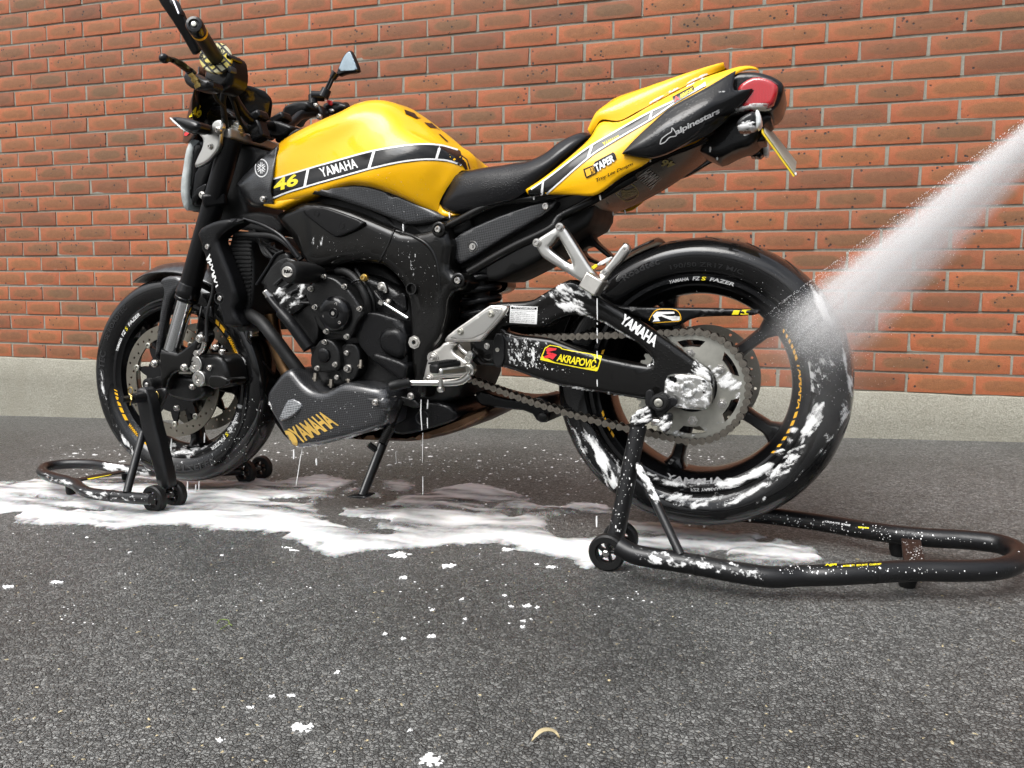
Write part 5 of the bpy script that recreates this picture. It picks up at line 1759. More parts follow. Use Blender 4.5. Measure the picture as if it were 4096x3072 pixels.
bolt(pg, 'H 1775,440 1594,640', .187, .0050)
box('peg_block', P(*px('H 1490,745')[0], .182), (.040, .045, .034), M['silver_brushed'], pg, .003, Matrix.Rotation(rad(-33), 3, 'Y'))
pillow('peg_label', 'H 1460,600 1515,560 1530,590 1480,620', .16, .158, M['yellow_print'], pg, er=.0005)
pillow('peg_label', 'H 1520,558 1650,495 1660,520 1540,590', .16, .158, M['white_print'], pg, er=.0005)

# ---- front fork, fender, brakes
fk = empty('front_fork', bike)
fa_, fb_ = P(780.4, 1073.6, .105), P(689.2, 1395.5, .105)
fdir = (fa_ - fb_).normalized()
def on_fork(y, t=.105, off=0.0):
    """point of the fork axis at photograph row y"""
    x = 780.4 + (1073.6 - y) * .2833
    return P(x, y, t)
for sg in (1, -1):
    def mir(v): return Vector((v.x, v.y * sg, v.z))
    top, mid, bot = mir(on_fork(555)), mir(on_fork(1165)), mir(on_fork(1400))
    d_ = (top - mid).normalized()
    tube('outer_tube', [top, mid], .0275, M['black_satin'], fk, 28)
    lathe('seal_collar', mid, d_, [(-.028, .0), (-.028, .026), (-.026, .030), (-.018, .031), (-.016, .029), (-.010, .031), (.004, .031), (.008, .029), (.018, .0295), (.022, .0275)], M['black_gloss'], fk, 32)
    tube('stanchion', [mid, bot], .0215, M['chrome'], fk, 28)
    if sg == 1:
        low_ = pillow('fork_bottom', 'E 722,108 745,140 880,165 905,178 1115,12 1122,-50 1150,-75 1190,-60 1196,20 1150,90 1080,230 1052,372 1000,380 860,385 790,480 780,560 740,600 640,560 650,470 710,440 715,380 690,300 700,200', .128, .085, M['black_frame'], fk, er=.010, step=.008)
        bolt(low_, 'E 1158,12 D 1162,1250', .130, .0085, head=.008)
        bolt(low_, 'E 985,332 655,288', .130, .008, head=.007)
        cal = pillow('brake_caliper', 'E 1045,320 1062,235 1120,185 1330,175 1420,245 1465,380 1480,520 1330,578 1250,560 1170,530 1090,480', .118, .045, M['black_engine'], fk, er=.014, step=.008)
        for s_, r_ in (('E 1112,295', .0215), ('E 1155,455', .0195)):
            q_ = P(*px(s_)[0], .120)
            lathe('piston_cap', q_, Yv, [(-.01, r_ * 1.12), (.003, r_ * 1.10), (.004, r_), (.006, r_ * .95), (.006, r_ * .55), (.002, r_ * .45), (.002, 0)], M['silver'], cal, 5 * 6)
            for k_ in range(5):
                a_ = 2 * math.pi * k_ / 5 + .3
                lathe('cap_lobe', q_ + Vector((math.cos(a_), .12, math.sin(a_))) * r_ * .42 + Vector((0, .0025, 0)), Yv, [(-.004, r_ * .2), (.001, r_ * .2), (.0015, 0)], M['bolt_steel'], cal, 12)
        pillow('caliper_bridge', 'E 1240,420 1360,410 1475,460 1480,525 1335,575 1255,560', .126, .06, M['black_frame'], cal, er=.006)
        bolt(cal, 'E 1265,335 1325,108 1400,160 1070,545 895,782', .122, .0062)
        box('pad_pin', P(*px('E 1010,388')[0], .112), (.045, .010, .007), M['zinc'], cal, .001)
        pillow('axle_clamp', 'E 780,480 1000,400 1190,520 1200,640 1080,720 900,690 780,640', .098, .06, M['black_engine'], fk, er=.012)
        spc_ = P(*px('E 576,522')[0], .165)
        lathe('axle_spool', spc_, Yv, [(0, 0), (0, .004), (-.001, .008), (.001, .012), (.0, .0165), (-.004, .0180), (-.012, .0180), (-.016, .016), (-.034, .016), (-.040, .019), (-.055, .019)], M['rubber_matte'], fk, 34)
        lathe('spool_bolt', spc_, Yv, [(.0, .006), (.003, .006), (.004, .0045), (.004, 0)], M['bolt_steel'], fk, 20)
    else:
        tube('fork_bottom', [bot, bot - d_ * .10], [.032, .03], M['black_frame'], fk, 20)
        tube('axle_lug', [mir(P(700, 1530, .07)), mir(P(690, 1530, .13))], .03, M['black_frame'], fk, 20)
# fender over the front tyre
hv = []
for j in range(11):
    u = -1 + 2 * j / 10
    row = []
    for a in range(-28, 66, 4):
        f_ = max(0.0, min(1.0, (a + 28) / 22.0)) ** .6
        y = u * (.022 + .052 * f_)
        r_ = .335 - .030 * u * u * f_ - .012 * max(0, (-a - 8) / 20)
        ang = rad(90 - a)
        row.append(FC + FAX * y + (FFX * math.cos(ang) * 1.0 + FUP * math.sin(ang)) * r_)
    hv.append(row)
fender = loft('fender', hv, M['carbon'], bike, nu=40, nv=2, solid=.003, smooth=60)
pillow('fender_stay', 'D 690,640 760,560 930,560 960,620 930,700 868,735 800,860 742,1150 692,1500 640,1490 662,1300 702,1000 728,850 752,725 720,660', .088, .066, M['carbon'], fender, er=.010, step=.01)
tube('brake_hose', L3('D 1320,500,.12 1300,760,.125 1250,950,.13 1235,1100,.13 1235,1290,.135'), .0048, M['rubber_matte'], fk, 10)
tube('hose_union', L3('D 1215,1290,.135 1190,1380,.132 1140,1420,.13'), [.006, .0075], M['bolt_steel'], fk, 12)
lathe('banjo_bolt', P(*px('D 1140,1420')[0], .13), Yv, [(-.006, .010), (.006, .010), (.006, .0075), (.010, .0075), (.010, 0)], M['bolt_steel'], fk, 6, smooth=20)
box('hose_bracket', P(*px('D 1262,960')[0], .125), (.028, .012, .03), M['black_plastic'], fk, .004)
tube('sensor_wire', L3('D 1180,900,.10 1160,1000,.11 1135,1150,.11'), .003, M['rubber_matte'], fk, 8)
lathe('horn', P(*px('D 1700,1130')[0], .05), Vector((.6, .8, 0)), [(-.02, .0), (-.02, .03), (0, .036), (.004, .034), (.006, .02), (.006, 0)], M['chrome'], fk, 28)
for sg in (1, -1):
    tube('front_axle', [FC + FAX * .05 * sg, FC + FAX * .14 * sg], .014, M['black_engine'], fk, 16)

# ---- yokes, headlight, fly screen
yk = empty('steering', bike)
bar('top_yoke', L3('V 402,288,.128 470,305,.10 560,335,.055 690,368,-.02 800,408,-.085 850,420,-.12'), [.05, .06, .07, .08, .07, .05], .026, M['cast_silver'], yk, wdir=Vector((1, 0, 0)), bev=.005, spline=True, res=30)
lathe('fork_cap', P(*px('V 520,285')[0], .085), fdir, [(0, .022), (.008, .022), (.009, .017), (.016, .017), (.017, .013), (.024, .013), (.026, .009), (.030, .009), (.031, 0)], M['silver'], yk, 8, smooth=20)
bar('bottom_yoke', [on_fork(800, .125), on_fork(800, .0), on_fork(800, -.125)], .06, .035, M['black_satin'], yk, wdir=Vector((1, 0, 0)), bev=.008)
tube('steering_stem', [on_fork(560, 0), on_fork(830, 0)], .03, M['black_void'], yk, 20)
tube('cable', L3('V 590,400,.02 600,470,.03 620,520,.03'), .004, M['rubber_matte'], yk, 8)
hl = empty('headlight', bike)
pillow('headlight_shell', 'V 130,335 222,330 232,400 190,520 165,650 125,850 110,940 95,930 85,820 95,650 110,480', .098, -.098, M['black_gloss'], hl, er=.02, step=.012)
pillow('headlight_lens', 'V 112,345 140,322 150,350 120,560 98,780 108,930 72,936 38,830 37,700 60,560 78,430', .104, -.104, M['lamp_glass'], hl, er=.008, step=.008)
for k in range(0):
    u = k / 25
    y_ = 360 + 540 * u; x_ = 110 - 62 * math.sin(math.pi * min(1, u * .75 + .12)) + 40 * max(0, u - .7)
    bar('lens_rib', L3('V %f,%f,.105 %f,%f,.105' % (x_ - 8, y_, x_ + 22, y_ - 4)), .003, .0022, M['chrome'], hl, bev=0)
pillow('headlight_lower', 'V 160,560 330,440 330,520 250,700 190,860 110,900 130,780', .10, -.10, M['black_plastic'], hl, er=.012, step=.012)
brk = pillow('headlight_bracket', 'V 305,200 340,166 388,166 402,232 384,262 378,340 370,402 330,462 262,532 170,572 154,556 186,480 226,400 236,332 190,284 205,268 290,282 306,242', .146, .134, M['silver'], hl, er=.005)
bolt(brk, 'V 358,256', .149, .0075, head=.006)
bolt(brk, 'V 293,392', .149, .0055, head=.004)
pillow('tab', 'V 160,762 262,698 262,730 240,790 228,830 190,800', .115, .10, M['black_plastic'], hl, er=.003)
bolt(hl, 'V 228,802', .118, .007)
# fly screen: curved black sheet wrapping the clocks, its far half seen from inside
n0_ = L3('A 770,1140,.03 790,1010,.03 815,880,.03 850,760,.03 890,640,.03')
def far_half(s): return [Vector((p.x, -p.y, p.z)) for p in L3(s)]
n0_ = n0_[:4] + far_half('Z 935,328,-.03')
n0c = [Vector((p.x + .004, 0, p.z)) for p in n0_]
n1_ = L3('A 800,1150,.10 850,1020,.105 885,900,.105') + far_half('Z 1020,420,-.105 1005,346,-.09')
n2_ = L3('A 870,1090,.135') + far_half('Z 1072,515,-.145 1084,450,-.145 1086,400,-.14 1058,366,-.125')
print('screen', [tuple(round(c,3) for c in p) for q in (n0_, n1_, n2_) for p in q])
screen = loft('fly_screen', [n0c, n0_, n1_, n2_], M['black_gloss'], hl, nu=24, nv=6, mirror=True, solid=.003, smooth=70)
scb = bvh_of([screen])
text_px('lettering', '46', 'A 838,872 915,836 915,935 815,978', M['yellow_print'], screen, scb, .035, 0, 1.0)
poly_px('sticker', 'A 785,1070 812,1056 822,1075 800,1095 780,1090', M['red_print'], hl, scb, .0015, t=.11)
pillow('clock_pod', 'A 930,870 1010,835 1100,860 1210,960 1240,1040 1120,1060 990,1000 940,960', .05, -.09, M['black_plastic'], hl, er=.015, step=.015)
pillow('clock_face', 'A 975,875 1130,890 1200,960 1090,950 985,920', .055, .03, M['tray_gloss'], hl, er=.004)
for sg in (1, -1):
    q = L3('A 1000,1050,.12 880,1010,.20')
    q = [Vector((p.x, p.y * sg, p.z)) for p in q]
    st_ = tube('indicator_stalk', q, .0115, M['rubber_matte'], hl, 14)
    if sg == 1:
        pillow('front_indicator', 'A 648,938 680,930 800,946 872,975 892,1010 880,1050 830,1062 775,1045 715,1005 668,965', .225, .185, M['black_gloss'], hl, er=.012, step=.006)
        pillow('indicator_lens', 'A 650,936 690,960 770,1045 800,1060 790,1064 715,1012 665,968', .222, .19, M['clear_lens'], hl, er=.003)

# ---- handlebar and controls
t = NT('donut_print')
v = t.coord('Object')
r_ = t.n('VectorRotate', rotation_type='Y_AXIS'); r_.inputs['Angle'].default_value = rad(50); t.l(v, r_.inputs['Vector'])
sw_ = t.n('SeparateXYZ'); t.l(r_.outputs[0], sw_.inputs[0]); cw_ = t.n('CombineXYZ'); t.l(sw_.outputs[0], cw_.inputs[0]); t.l(sw_.outputs[2], cw_.inputs[1])
bk = t.n('TexBrick'); t.l(cw_.outputs[0], bk.inputs['Vector'])
bk.inputs['Scale'].default_value = 16; bk.inputs['Mortar Size'].default_value = .035; bk.inputs['Brick Width'].default_value = .5; bk.inputs['Row Height'].default_value = .2
bk.inputs['Color1'].default_value = (.78, .62, .02, 1); bk.inputs['Color2'].default_value = (.60, .58, .40, 1); bk.inputs['Mortar'].default_value = (.01, .01, .01, 1)
t.set(Base_Color=bk.outputs['Color'], Roughness=.5)
M['donut_print'] = t.m
hb = empty('handlebar', bike)
BARP = L3('A 1030,470,.245 1075,600,.205 1140,690,.165 1200,830,.115 1290,950,.075 1370,990,.045 1480,1010,-.02 1600,1015,-.08 1660,975,-.12 1720,925,-.16 1850,900,-.21')
tube('bar', BARP + [P(*px('A 1960,890')[0], -.27), P(*px('A 2080,855')[0], -.36)], .0125, M['black_satin'], hb, 18, res=90)
for t_ in (.05, -.05):
    q = P(*px('A 1370,1000' if t_ > 0 else 'A 1560,1010')[0], t_)
    box('riser', q + Vector((-.002, 0, -.018)), (.040, .036, .05), M['black_plastic'], hb, .006, Matrix.Rotation(rad(18), 3, 'Y'))
    box('bar_clamp', q + Vector((0, 0, .016)), (.046, .042, .022), M['black_plastic'], hb, .006, Matrix.Rotation(rad(18), 3, 'Y'))
G0, G1 = P(*px('A 855,192')[0], .385), P(*px('A 1035,470')[0], .245)
gd = (G0 - G1).normalized(); GL = (G0 - G1).length
lathe('grip', G1, gd, [(-.01, .0145)] + [(.004 + k * (GL - .045) / 40, .0166 - .0003 * (k % 2)) for k in range(41)] + [(GL - .038, .0145)], M['rubber_matte'], hb, 30)
lathe('bar_end', G1, gd, [(GL - .040, .012), (GL - .040, .0170), (GL - .030, .0172), (GL - .029, .0160), (GL - .026, .0160), (GL - .025, .0180), (GL - .004, .0185), (GL, .0165), (GL + .001, .011), (GL - .003, .009), (GL - .003, 0)], M['black_gloss'], hb, 34)
lathe('bar_end_ring', G1, gd, [(GL - .0385, .0172), (GL - .0385, .0178), (GL - .031, .0178), (GL - .031, .0172)], M['amber_print'], hb, 34)
lathe('bar_end_bolt', G1, gd, [(GL - .004, .0055), (GL + .0005, .0052), (GL + .001, .003), (GL + .001, 0)], M['zinc'], hb, 20)
donut = lathe('grip_donut', G1, gd, [(-.004, .012), (-.004, .035), (-.002, .0370), (.003, .0370), (.005, .035), (.005, .016)], M['donut_print'], hb, 40)
dnb = bvh_of([donut])
for s_, body in (('A 890,430 930,420 930,470 892,480', 'PRO'), ('A 1040,395 1085,380 1090,430 1050,450', 'PRO'), ('A 940,500 1010,505 1005,535 945,530', 'TAPER'), ('A 1025,470 1090,440 1095,475 1040,515', 'TAPER'), ('A 1000,360 1040,365 1040,390 1005,385', 'PRO')):
    text_px('lettering', body, s_, M['black_print'], hb, dnb, .05, .1, .9, .0008, 30)
for s_ in ('A 900,400 960,530', 'A 885,470 920,525', 'A 930,385 940,400', 'A 1050,375 1095,470', 'A 990,520 1075,520'):
    line_px('print_line', s_, 3, M['black_print'], hb, dnb, .0008, n=8)
sg_ = G1 - gd * .035
pillow('switch_housing', 'A 905,540 980,560 1070,545 1095,425 1140,440 1160,540 1158,640 1120,700 1050,740 980,720 930,660', .235, .180, M['black_plastic'], hb, er=.014, step=.01)
pillow('switch_button', 'A 1100,420 1140,432 1152,470 1115,478', .240, .20, M['black_gloss'], hb, er=.004)
pillow('switch_button', 'A 1118,520 1150,530 1150,580 1120,575', .240, .22, M['grey_dark'], hb, er=.003)
perch = pillow('clutch_perch', 'A 752,575 800,562 850,590 900,625 985,640 990,700 940,720 860,722 790,690 760,640', .285, .245, M['black_engine'], hb, er=.010, step=.008)
a, b = P(*px('A 835,590')[0], .295), P(*px('A 880,670')[0], .285)
lathe('cable_adjuster', a, b - a, [(0, 0), (0, .008), (.006, .008), (.007, .006), (.011, .006), (.012, .0085), (.018, .0085), (.019, .006), (.024, .006), (.025, .009), (.032, .009), (.033, 0)], M['brass'], perch, 20)
lever = bar('clutch_lever', L3('A 860,610,.29 815,565,.30 745,515,.335 690,485,.365 640,470,.395'), [.012, .014, .013, .012, .010], [.018, .022, .018, .014, .011], M['black_gloss'], hb, wdir=Yv, bev=.003, spline=True, res=26)
lathe('lever_ball', P(*px('A 615,470')[0], .40), Yv, [(-.0105, 0), (-.0095, .005), (-.006, .009), (0, .0105), (.006, .009), (.0095, .005), (.0105, 0)], M['black_gloss'], hb, 20)
# left mirror: broad blade stalk
bar('mirror_stalk', L3('A 890,430,.25 800,265,.27 730,130,.285 640,10,.30 560,-120,.31'), [.016, .016, .016, .016, .014], [.024, .026, .034, .030, .030], M['black_gloss'], hb, wdir=Yv, bev=.005)
pillow('mirror_head', 'A 640,-10 690,-20 735,95 738,118 720,112 690,60 660,30', .315, .30, M['black_gloss'], hb, er=.004)
line_q = L3('A 735,112,.318 715,60,.318 690,0,.318')
tube('mirror_trim', line_q, .0022, M['chrome'], hb, 8)
# right hand controls beyond the tank
rs_b = pillow('brake_reservoir', 'A 1548,888 1592,836 1752,800 1792,850 1785,880 1660,925 1622,1000 1580,970', -.16, -.22, M['black_plastic'], hb, er=.008, step=.008)
pillow('switch_housing', 'A 1870,850 1900,818 1985,805 2060,825 2088,850 2080,880 1960,925 1890,905', -.24, -.30, M['black_plastic'], hb, er=.012, step=.01)
pillow('kill_switch', 'A 1912,806 1948,800 1970,842 1938,846', -.236, -.26, M['red_print'], hb, er=.003)
pillow('starter_button', 'A 1930,880 1975,868 1985,895 1940,905', -.238, -.26, M['silver'], hb, er=.003)
pillow('lever_clamp', 'A 1805,850 1850,832 1885,880 1890,950 1840,965 1815,910', -.20, -.235, M['black_engine'], hb, er=.006)
bolt(hb, 'A 1832,850 1860,938', -.198, .0065)
tube('mirror_stem', L3('A 1815,840,-.20 1812,770,-.205'), .013, M['black_satin'], hb, 16)
tube('mirror_stem', L3('A 1800,772,-.20 1905,775,-.22'), .0145, M['black_gloss'], hb, 18)
tube('mirror_stem', L3('A 1895,785,-.215 1925,720,-.22'), [.0155, .014], M['black_gloss'], hb, 16)
for o_ in (-9, 12):
    tube('mirror_stem', L3('A %d,720,-.22 %d,605,-.225' % (1925 + o_, 1978 + o_)), .0042, M['black_gloss'], hb, 10)
tube('mirror_stem', L3('A 1970,630,-.224 2000,585,-.226'), [.010, .012], M['black_gloss'], hb, 14)
pillow('mirror_head', 'A 2105,398 2125,420 2180,555 2168,578 2060,592 2015,612 1994,592 2038,470 2070,425', -.225, -.24, M['black_gloss'], hb, er=.006)
pillow('mirror_glass', 'A 2103,412 2120,430 2168,550 2160,565 2060,572 2010,572 2048,478 2075,432', -.2235, -.23, M['mirror_glass'], hb, er=.001)
# cables
tube('cable', L3('A 1110,700,.18 1090,800,.16 1100,930,.14 1115,1035,.12'), .0075, M['rubber_matte'], hb, 10)
tube('cable', L3('A 1000,700,.22 1040,800,.18 1090,860,.16 1090,980,.13'), .0045, M['rubber_matte'], hb, 10)
tube('cable', L3('A 1150,720,.15 1190,880,.12 1250,1020,.08 1330,1080,.05'), .0055, M['rubber_matte'], hb, 10)
tube('cable', L3('A 1540,1030,-.06 1440,1060,-.02 1400,1110,0.0'), .004, M['rubber_matte'], hb, 10)
tube('cable', L3('A 1640,990,-.14 1580,1000,-.12 1480,1090,-.05'), .006, M['rubber_matte'], hb, 10)
pillow('ignition_cover', 'B 375,515 440,440 525,420 530,432 440,480', .03, -.05, M['carbon'], bike, er=.006)
pillow('fuse_cover', 'A 1440,980 1500,960 1640,1010 1640,1040 1580,1110 1420,1100 1400,1050', -.02, -.08, M['black_plastic'], bike, er=.008)

# ------------------------------------------------------------------ paddock stands
def gl(q, h):
    """photograph point lying h above the yard, in the motorcycle's frame"""
    return BI @ at_ground(q[0], q[1], h)
def GP(s, h=None):
    return [gl(v, v[2] if len(v) > 2 else h) for v in px(s)]
mat('stand_black', (.007, .007, .0075), .34, wetness=.35, spec=.4)
def caster(parent, c, r=.036, w=.022, name='castor', face=1):
    wh = lathe(name, c, Yv, [(-w / 2, r * .62), (-w / 2, r * .9), (-w * .35, r), (w * .35, r), (w / 2, r * .9), (w / 2, r * .62), (w * .3, r * .58), (w * .3, r * .54), (-w * .3, r * .54), (-w * .3, r * .58), (-w / 2, r * .62)], M['rubber_matte'], parent, 40)
    lathe('castor_hub', c, Yv, [(-w * .45, 0), (-w * .45, r * .24), (w * .45, r * .24), (w * .45, 0)], M['stand_black'], wh, 24)
    for k in range(5):
        a = 2 * math.pi * k / 5 + .4
        d = Vector((math.cos(a), 0, math.sin(a))); s = Vector((-math.sin(a), 0, math.cos(a)))
        p = [c + d * r * .2, c + d * r * .42 + s * r * .05, c + d * r * .58 + s * r * .14]
        bar('castor_spoke', p, w * .5, r * .16, M['stand_black'], wh, wdir=Yv, bev=.001)
    lathe('castor_bolt', c, Yv, [(w * .45, r * .20), (w * .6, r * .20), (w * .65, r * .14), (w * .65, 0)], M['bolt_steel'], wh, 6, smooth=20)
    return wh

rs = empty('rear_paddock_stand', None, 'black tubular paddock stand with long U handle lifting the rear wheel', 'paddock stand')
rs.matrix_world = BM
rt = GP('J 470,1165,.070 560,1215,.060 700,1245,.056 850,1268,.054 1000,1292,.052 1250,1340,.046 1500,1375,.042 M 620,1513,.042 800,1508,.047 1050,1494,.051 1300,1482,.053 1550,1484,.054 1750,1478,.054 1880,1448,.054 1926,1405,.054 1900,1357,.054 1800,1320,.054 1600,1296,.054 1400,1285,.052 1200,1266,.050 1000,1238,.046 800,1205,.042 600,1175,.042 400,1150,.046 300,1143,.048 J 1000,915,.052 700,905,.055')
rtube = tube('stand_tube', rt, .0185, M['stand_black'], rs, 20, res=170)
for s_ in ('J 1000,1292,.052 1010,1294,.052', 'M 1035,1495,.051 1045,1494,.051'):
    q = GP(s_); tube('tube_joint', q, .0192, M['black_void'], rs, 20)
c1_, c2_ = GP('J 390,1205,.036')[0], GP('J 480,1112,.036')[0]
caster(rs, c1_); caster(rs, c2_)
tube('castor_axle', [c1_, c2_], .006, M['bolt_steel'], rs, 10)
far_c = Vector((c1_.x, -c1_.y * .82, c1_.z)); caster(rs, far_c, name='castor')
midc = (c1_ + c2_) / 2
utop = P(*px('J 605,335')[0], .195)
upr = tube('upright', [midc + Vector((0, 0, .012)), midc.lerp(utop, .12), utop], [.0165, .0175, .0165], M['stand_black'], rs, 20, spline=False)
tube('brace', [P(*px('J 598,610')[0], .215), gl(px('J 892,1232')[0], .066)], .0085, M['stand_black'], rs, 14)
blk = pillow('hook_block', 'Y 455,592 522,512 590,478 655,538 640,590 600,640 500,655 465,635', .215, .165, M['stand_black'], rs, er=.005)
pillow('hook', 'Y 590,475 594,362 618,336 648,338 664,372 655,430 690,520 760,450 785,405 830,396 864,420 862,462 800,500 720,590 650,560', .178, .168, M['stand_black'], rs, er=.002)
lathe('clamp_screw', P(*px('Y 650,600')[0], .195), P(*px('Y 730,612')[0], .195) - P(*px('Y 650,600')[0], .195), [(0, .007), (.04, .007), (.04, 0)], M['bolt_steel'], rs, 14)
pillow('clamp_knob', 'Y 700,590 740,555 790,540 818,570 800,650 770,705 735,700 712,660', .205, .18, M['stand_black'], rs, er=.006)
spool = P(*px('Y 706,448')[0], .205)
sp_ = lathe('rear_spool', spool, Yv, [(0, 0), (0, .005), (-.001, .009), (.001, .012), (0, .0165), (-.004, .0178), (-.010, .0178), (-.014, .0135), (-.03, .0135), (-.034, .0165), (-.06, .0165)], M['rubber_matte'], sw, 32)
lathe('spool_bolt', spool, Yv, [(0, .0085), (.002, .0085), (.003, .006), (.003, .003), (.001, .003), (.001, 0)], M['zinc'], sw, 20)
bar('cross_bar', GP('M 1272,1300,.056 1292,1432,.058'), .034, .006, M['stand_black'], rs, wdir=Vector((1, 0, 0)), bev=.001)
for s_ in ('M 1250,1535', 'M 1195,1352'):
    q = gl(px(s_)[0], .013)
    lathe('rubber_foot', q, Vector((0, 0, 1)), [(-.013, 0), (-.013, .013), (.0, .017), (.022, .017), (.022, 0)], M['rubber_matte'], rs, 20)
rb_ = bvh_of([rtube])
text_px('lettering', 'NJR', 'M 758,1446 830,1444 826,1458 756,1461', M['yellow_print'], rs, rb_, .04, .2)
for k in range(3):
    x_ = (862, 942, 1020)[k]; w_ = (72, 68, 74)[k]
    text_px('lettering', ('MOBILITY', 'SECURITE', 'COMFORT')[k], 'M %d,%d %d,%d %d,%d %d,%d' % (x_, 1453 - k * 4, x_ + w_, 1449 - k * 4, x_ + w_, 1459 - k * 4, x_, 1463 - k * 4), M['yellow_print'], rs, rb_, .02)
text_px('lettering', 'BIKE STAND', 'M 910,1205 755,1180 752,1190 906,1216', M['white_print'], rs, rb_, .03)
poly_px('sticker_bar', 'M 955,1216 1020,1222 1022,1230 958,1226', M['yellow_print'], rs, rb_, .001)

fs = empty('front_paddock_stand', None, 'black tubular paddock stand with rounded loop handle under the front fork', 'paddock stand')
fs.matrix_world = BM
ft = GP('N 1120,548,.050 1000,540,.050 920,532,.050 830,524,.050 740,514,.050 660,502,.050 605,478,.053 560,440,.057 500,416,.060 430,398,.060 360,377,.060 318,352,.060 312,332,.060 345,309,.060 430,294,.060 550,286,.060 700,291,.058 800,308,.055 900,322,.052 1050,332,.050 1250,345,.048 1500,345,.045 1780,335,.042')
ftube = tube('stand_tube', ft, .0150, M['stand_black'], fs, 18, res=150)
tube('tube_joint', GP('N 828,524,.050 838,525,.050'), .0158, M['black_void'], fs, 18)
d1_, d2_ = GP('N 1140,545,.036')[0], GP('N 1290,505,.036')[0]
caster(fs, d1_); caster(fs, d2_)
tube('castor_axle', [d1_, d2_], .006, M['bolt_steel'], fs, 10)
e1_, e2_ = GP('N 1810,345,.036')[0], GP('N 1930,312,.036')[0]
caster(fs, e1_); caster(fs, e2_)
tube('castor_axle', [e1_, e2_], .006, M['bolt_steel'], fs, 10)
up_ = pillow('upright', 'E 425,600 455,560 545,552 600,700 645,950 700,1150 742,1340 800,1590 792,1690 672,1680 655,1520 540,1150 500,1000', .212, .180, M['stand_black'], fs, er=.008, step=.012)
tube('brace', [P(*px('E 530,1050')[0], .20), gl(px('N 935,500')[0], .062)], .0100, M['stand_black'], fs, 14)
pillow('fork_cup', 'E 560,700 640,590 725,556 780,572 776,645 700,800 640,935 600,860', .170, .160, M['stand_black'], fs, er=.003)
pn0, pn1 = P(*px('E 285,690')[0], .285), P(*px('E 680,640')[0], .165)
tube('pin', [pn0, pn1], .0085, M['stand_black'], fs, 16)
tube('pin_sleeve', [pn0.lerp(pn1, .30), pn0.lerp(pn1, .62)], .0140, M['stand_black'], fs, 18)
hx = []
a, b = pn0.lerp(pn1, .68), pn0.lerp(pn1, .97)
dd = b - a; ax_, q1_, q2_ = axes(dd)
for i in range(90):
    u = i / 89; th = u * 2 * math.pi * 7
    hx.append(a + dd * u + (q1_ * math.cos(th) + q2_ * math.sin(th)) * .0130)
tube('spring', hx, .0013, M['brass'], fs, 6, res=90)
tube('lock_clip', L3('E 405,690,.265 395,640,.262 415,600,.262 412,562,.262 392,548,.262 372,566,.262 374,620,.262 410,655,.262 398,700,.262 388,750,.262'), .0013, M['brass'], fs, 6)
bar('cross_bar', GP('N 575,405,.058 905,345,.056'), .022, .006, M['stand_black'], fs, wdir=Vector((0, 1, 0)), bev=.001)
q = GP('N 600,404,.064 740,378,.064 745,384,.064 605,411,.064')
poly_px('sticker_bar', 'N 600,404 640,396 644,402 604,410', M['yellow_print'], fs, None, .0, t=None) if False else None
v_ = GP('N 640,396,.0625 810,366,.0625 826,366,.0625 655,402,.0625')
mesh('sticker_bar', v_, [(0, 1, 2, 3)], M['yellow_print'], fs)
for s_ in ('N 522,490', 'N 930,385'):
    lathe('rubber_foot', gl(px(s_)[0], .013), Vector((0, 0, 1)), [(-.013, 0), (-.013, .010), (.0, .013), (.03, .013), (.03, 0)], M['rubber_matte'], fs, 18)

# ------------------------------------------------------------------ soap foam
rng = np.random.default_rng(12)
def field(nx, ny, dx, size):
    """smooth random field with features of the given size in metres"""
    g = rng.standard_normal((nx, ny))
    fx_ = np.fft.fftfreq(nx, dx)[:, None]; fy_ = np.fft.fftfreq(ny, dx)[None, :]
    k = np.exp(-(fx_ ** 2 + fy_ ** 2) * (size * 1.6) ** 2 * 2)
    o = np.real(np.fft.ifft2(np.fft.fft2(g) * k))
    return o / o.std()
def gpoly(s): return np.array([tuple(at_ground(q[0], q[1]))[:2] for q in px(s)])
def sdist(X, Y, poly):
    """signed distance (positive inside) of points to a ground polygon"""
    ins = np.zeros(X.shape, bool); d = np.full(X.shape, 1e9)
    n = len(poly)
    for i in range(n):
        ax0, ay0 = poly[i]; bx0, by0 = poly[(i + 1) % n]
        c = (ay0 > Y) != (by0 > Y)
        with np.errstate(divide='ignore', invalid='ignore'):
            xi = (bx0 - ax0) * (Y - ay0) / (by0 - ay0 if by0 != ay0 else 1e-12) + ax0
        ins ^= c & (X < xi)
        ex, ey = bx0 - ax0, by0 - ay0
        L_ = ex * ex + ey * ey + 1e-15
        u = np.clip(((X - ax0) * ex + (Y - ay0) * ey) / L_, 0, 1)
        d = np.minimum(d, np.hypot(X - ax0 - u * ex, Y - ay0 - u * ey))
    return np.where(ins, d, -d)
MAIN = gpoly('N -500,440 0,425 150,412 300,405 560,395 750,386 950,380 1250,376 1370,386 1640,400 1800,402 2000,400 O 0,122 130,106 280,90 400,96 510,112 560,128 470,170 380,230 300,275 250,322 400,318 560,302 740,292 790,252 860,216 1000,196 1130,176 1300,156 1440,150 1530,166 1580,190 1700,226 1740,270 1830,296 1950,300 2050,276 2140,262 J 80,880 200,856 340,862 420,890 520,960 620,985 820,990 1180,1040 1400,1080 1600,1130 1780,1190 1850,1250 1800,1295 1600,1305 1300,1290 1000,1290 830,1345 700,1325 520,1300 380,1290 250,1325 140,1285 0,1238 O 2100,715 2000,690 1900,660 1820,632 1650,602 1500,548 1400,542 1200,572 1000,590 760,606 560,632 400,655 330,640 230,592 120,546 0,490 N 2080,832 1900,792 1650,786 1450,756 1250,746 1000,756 850,770 600,746 300,736 130,706 0,682 -500,640')
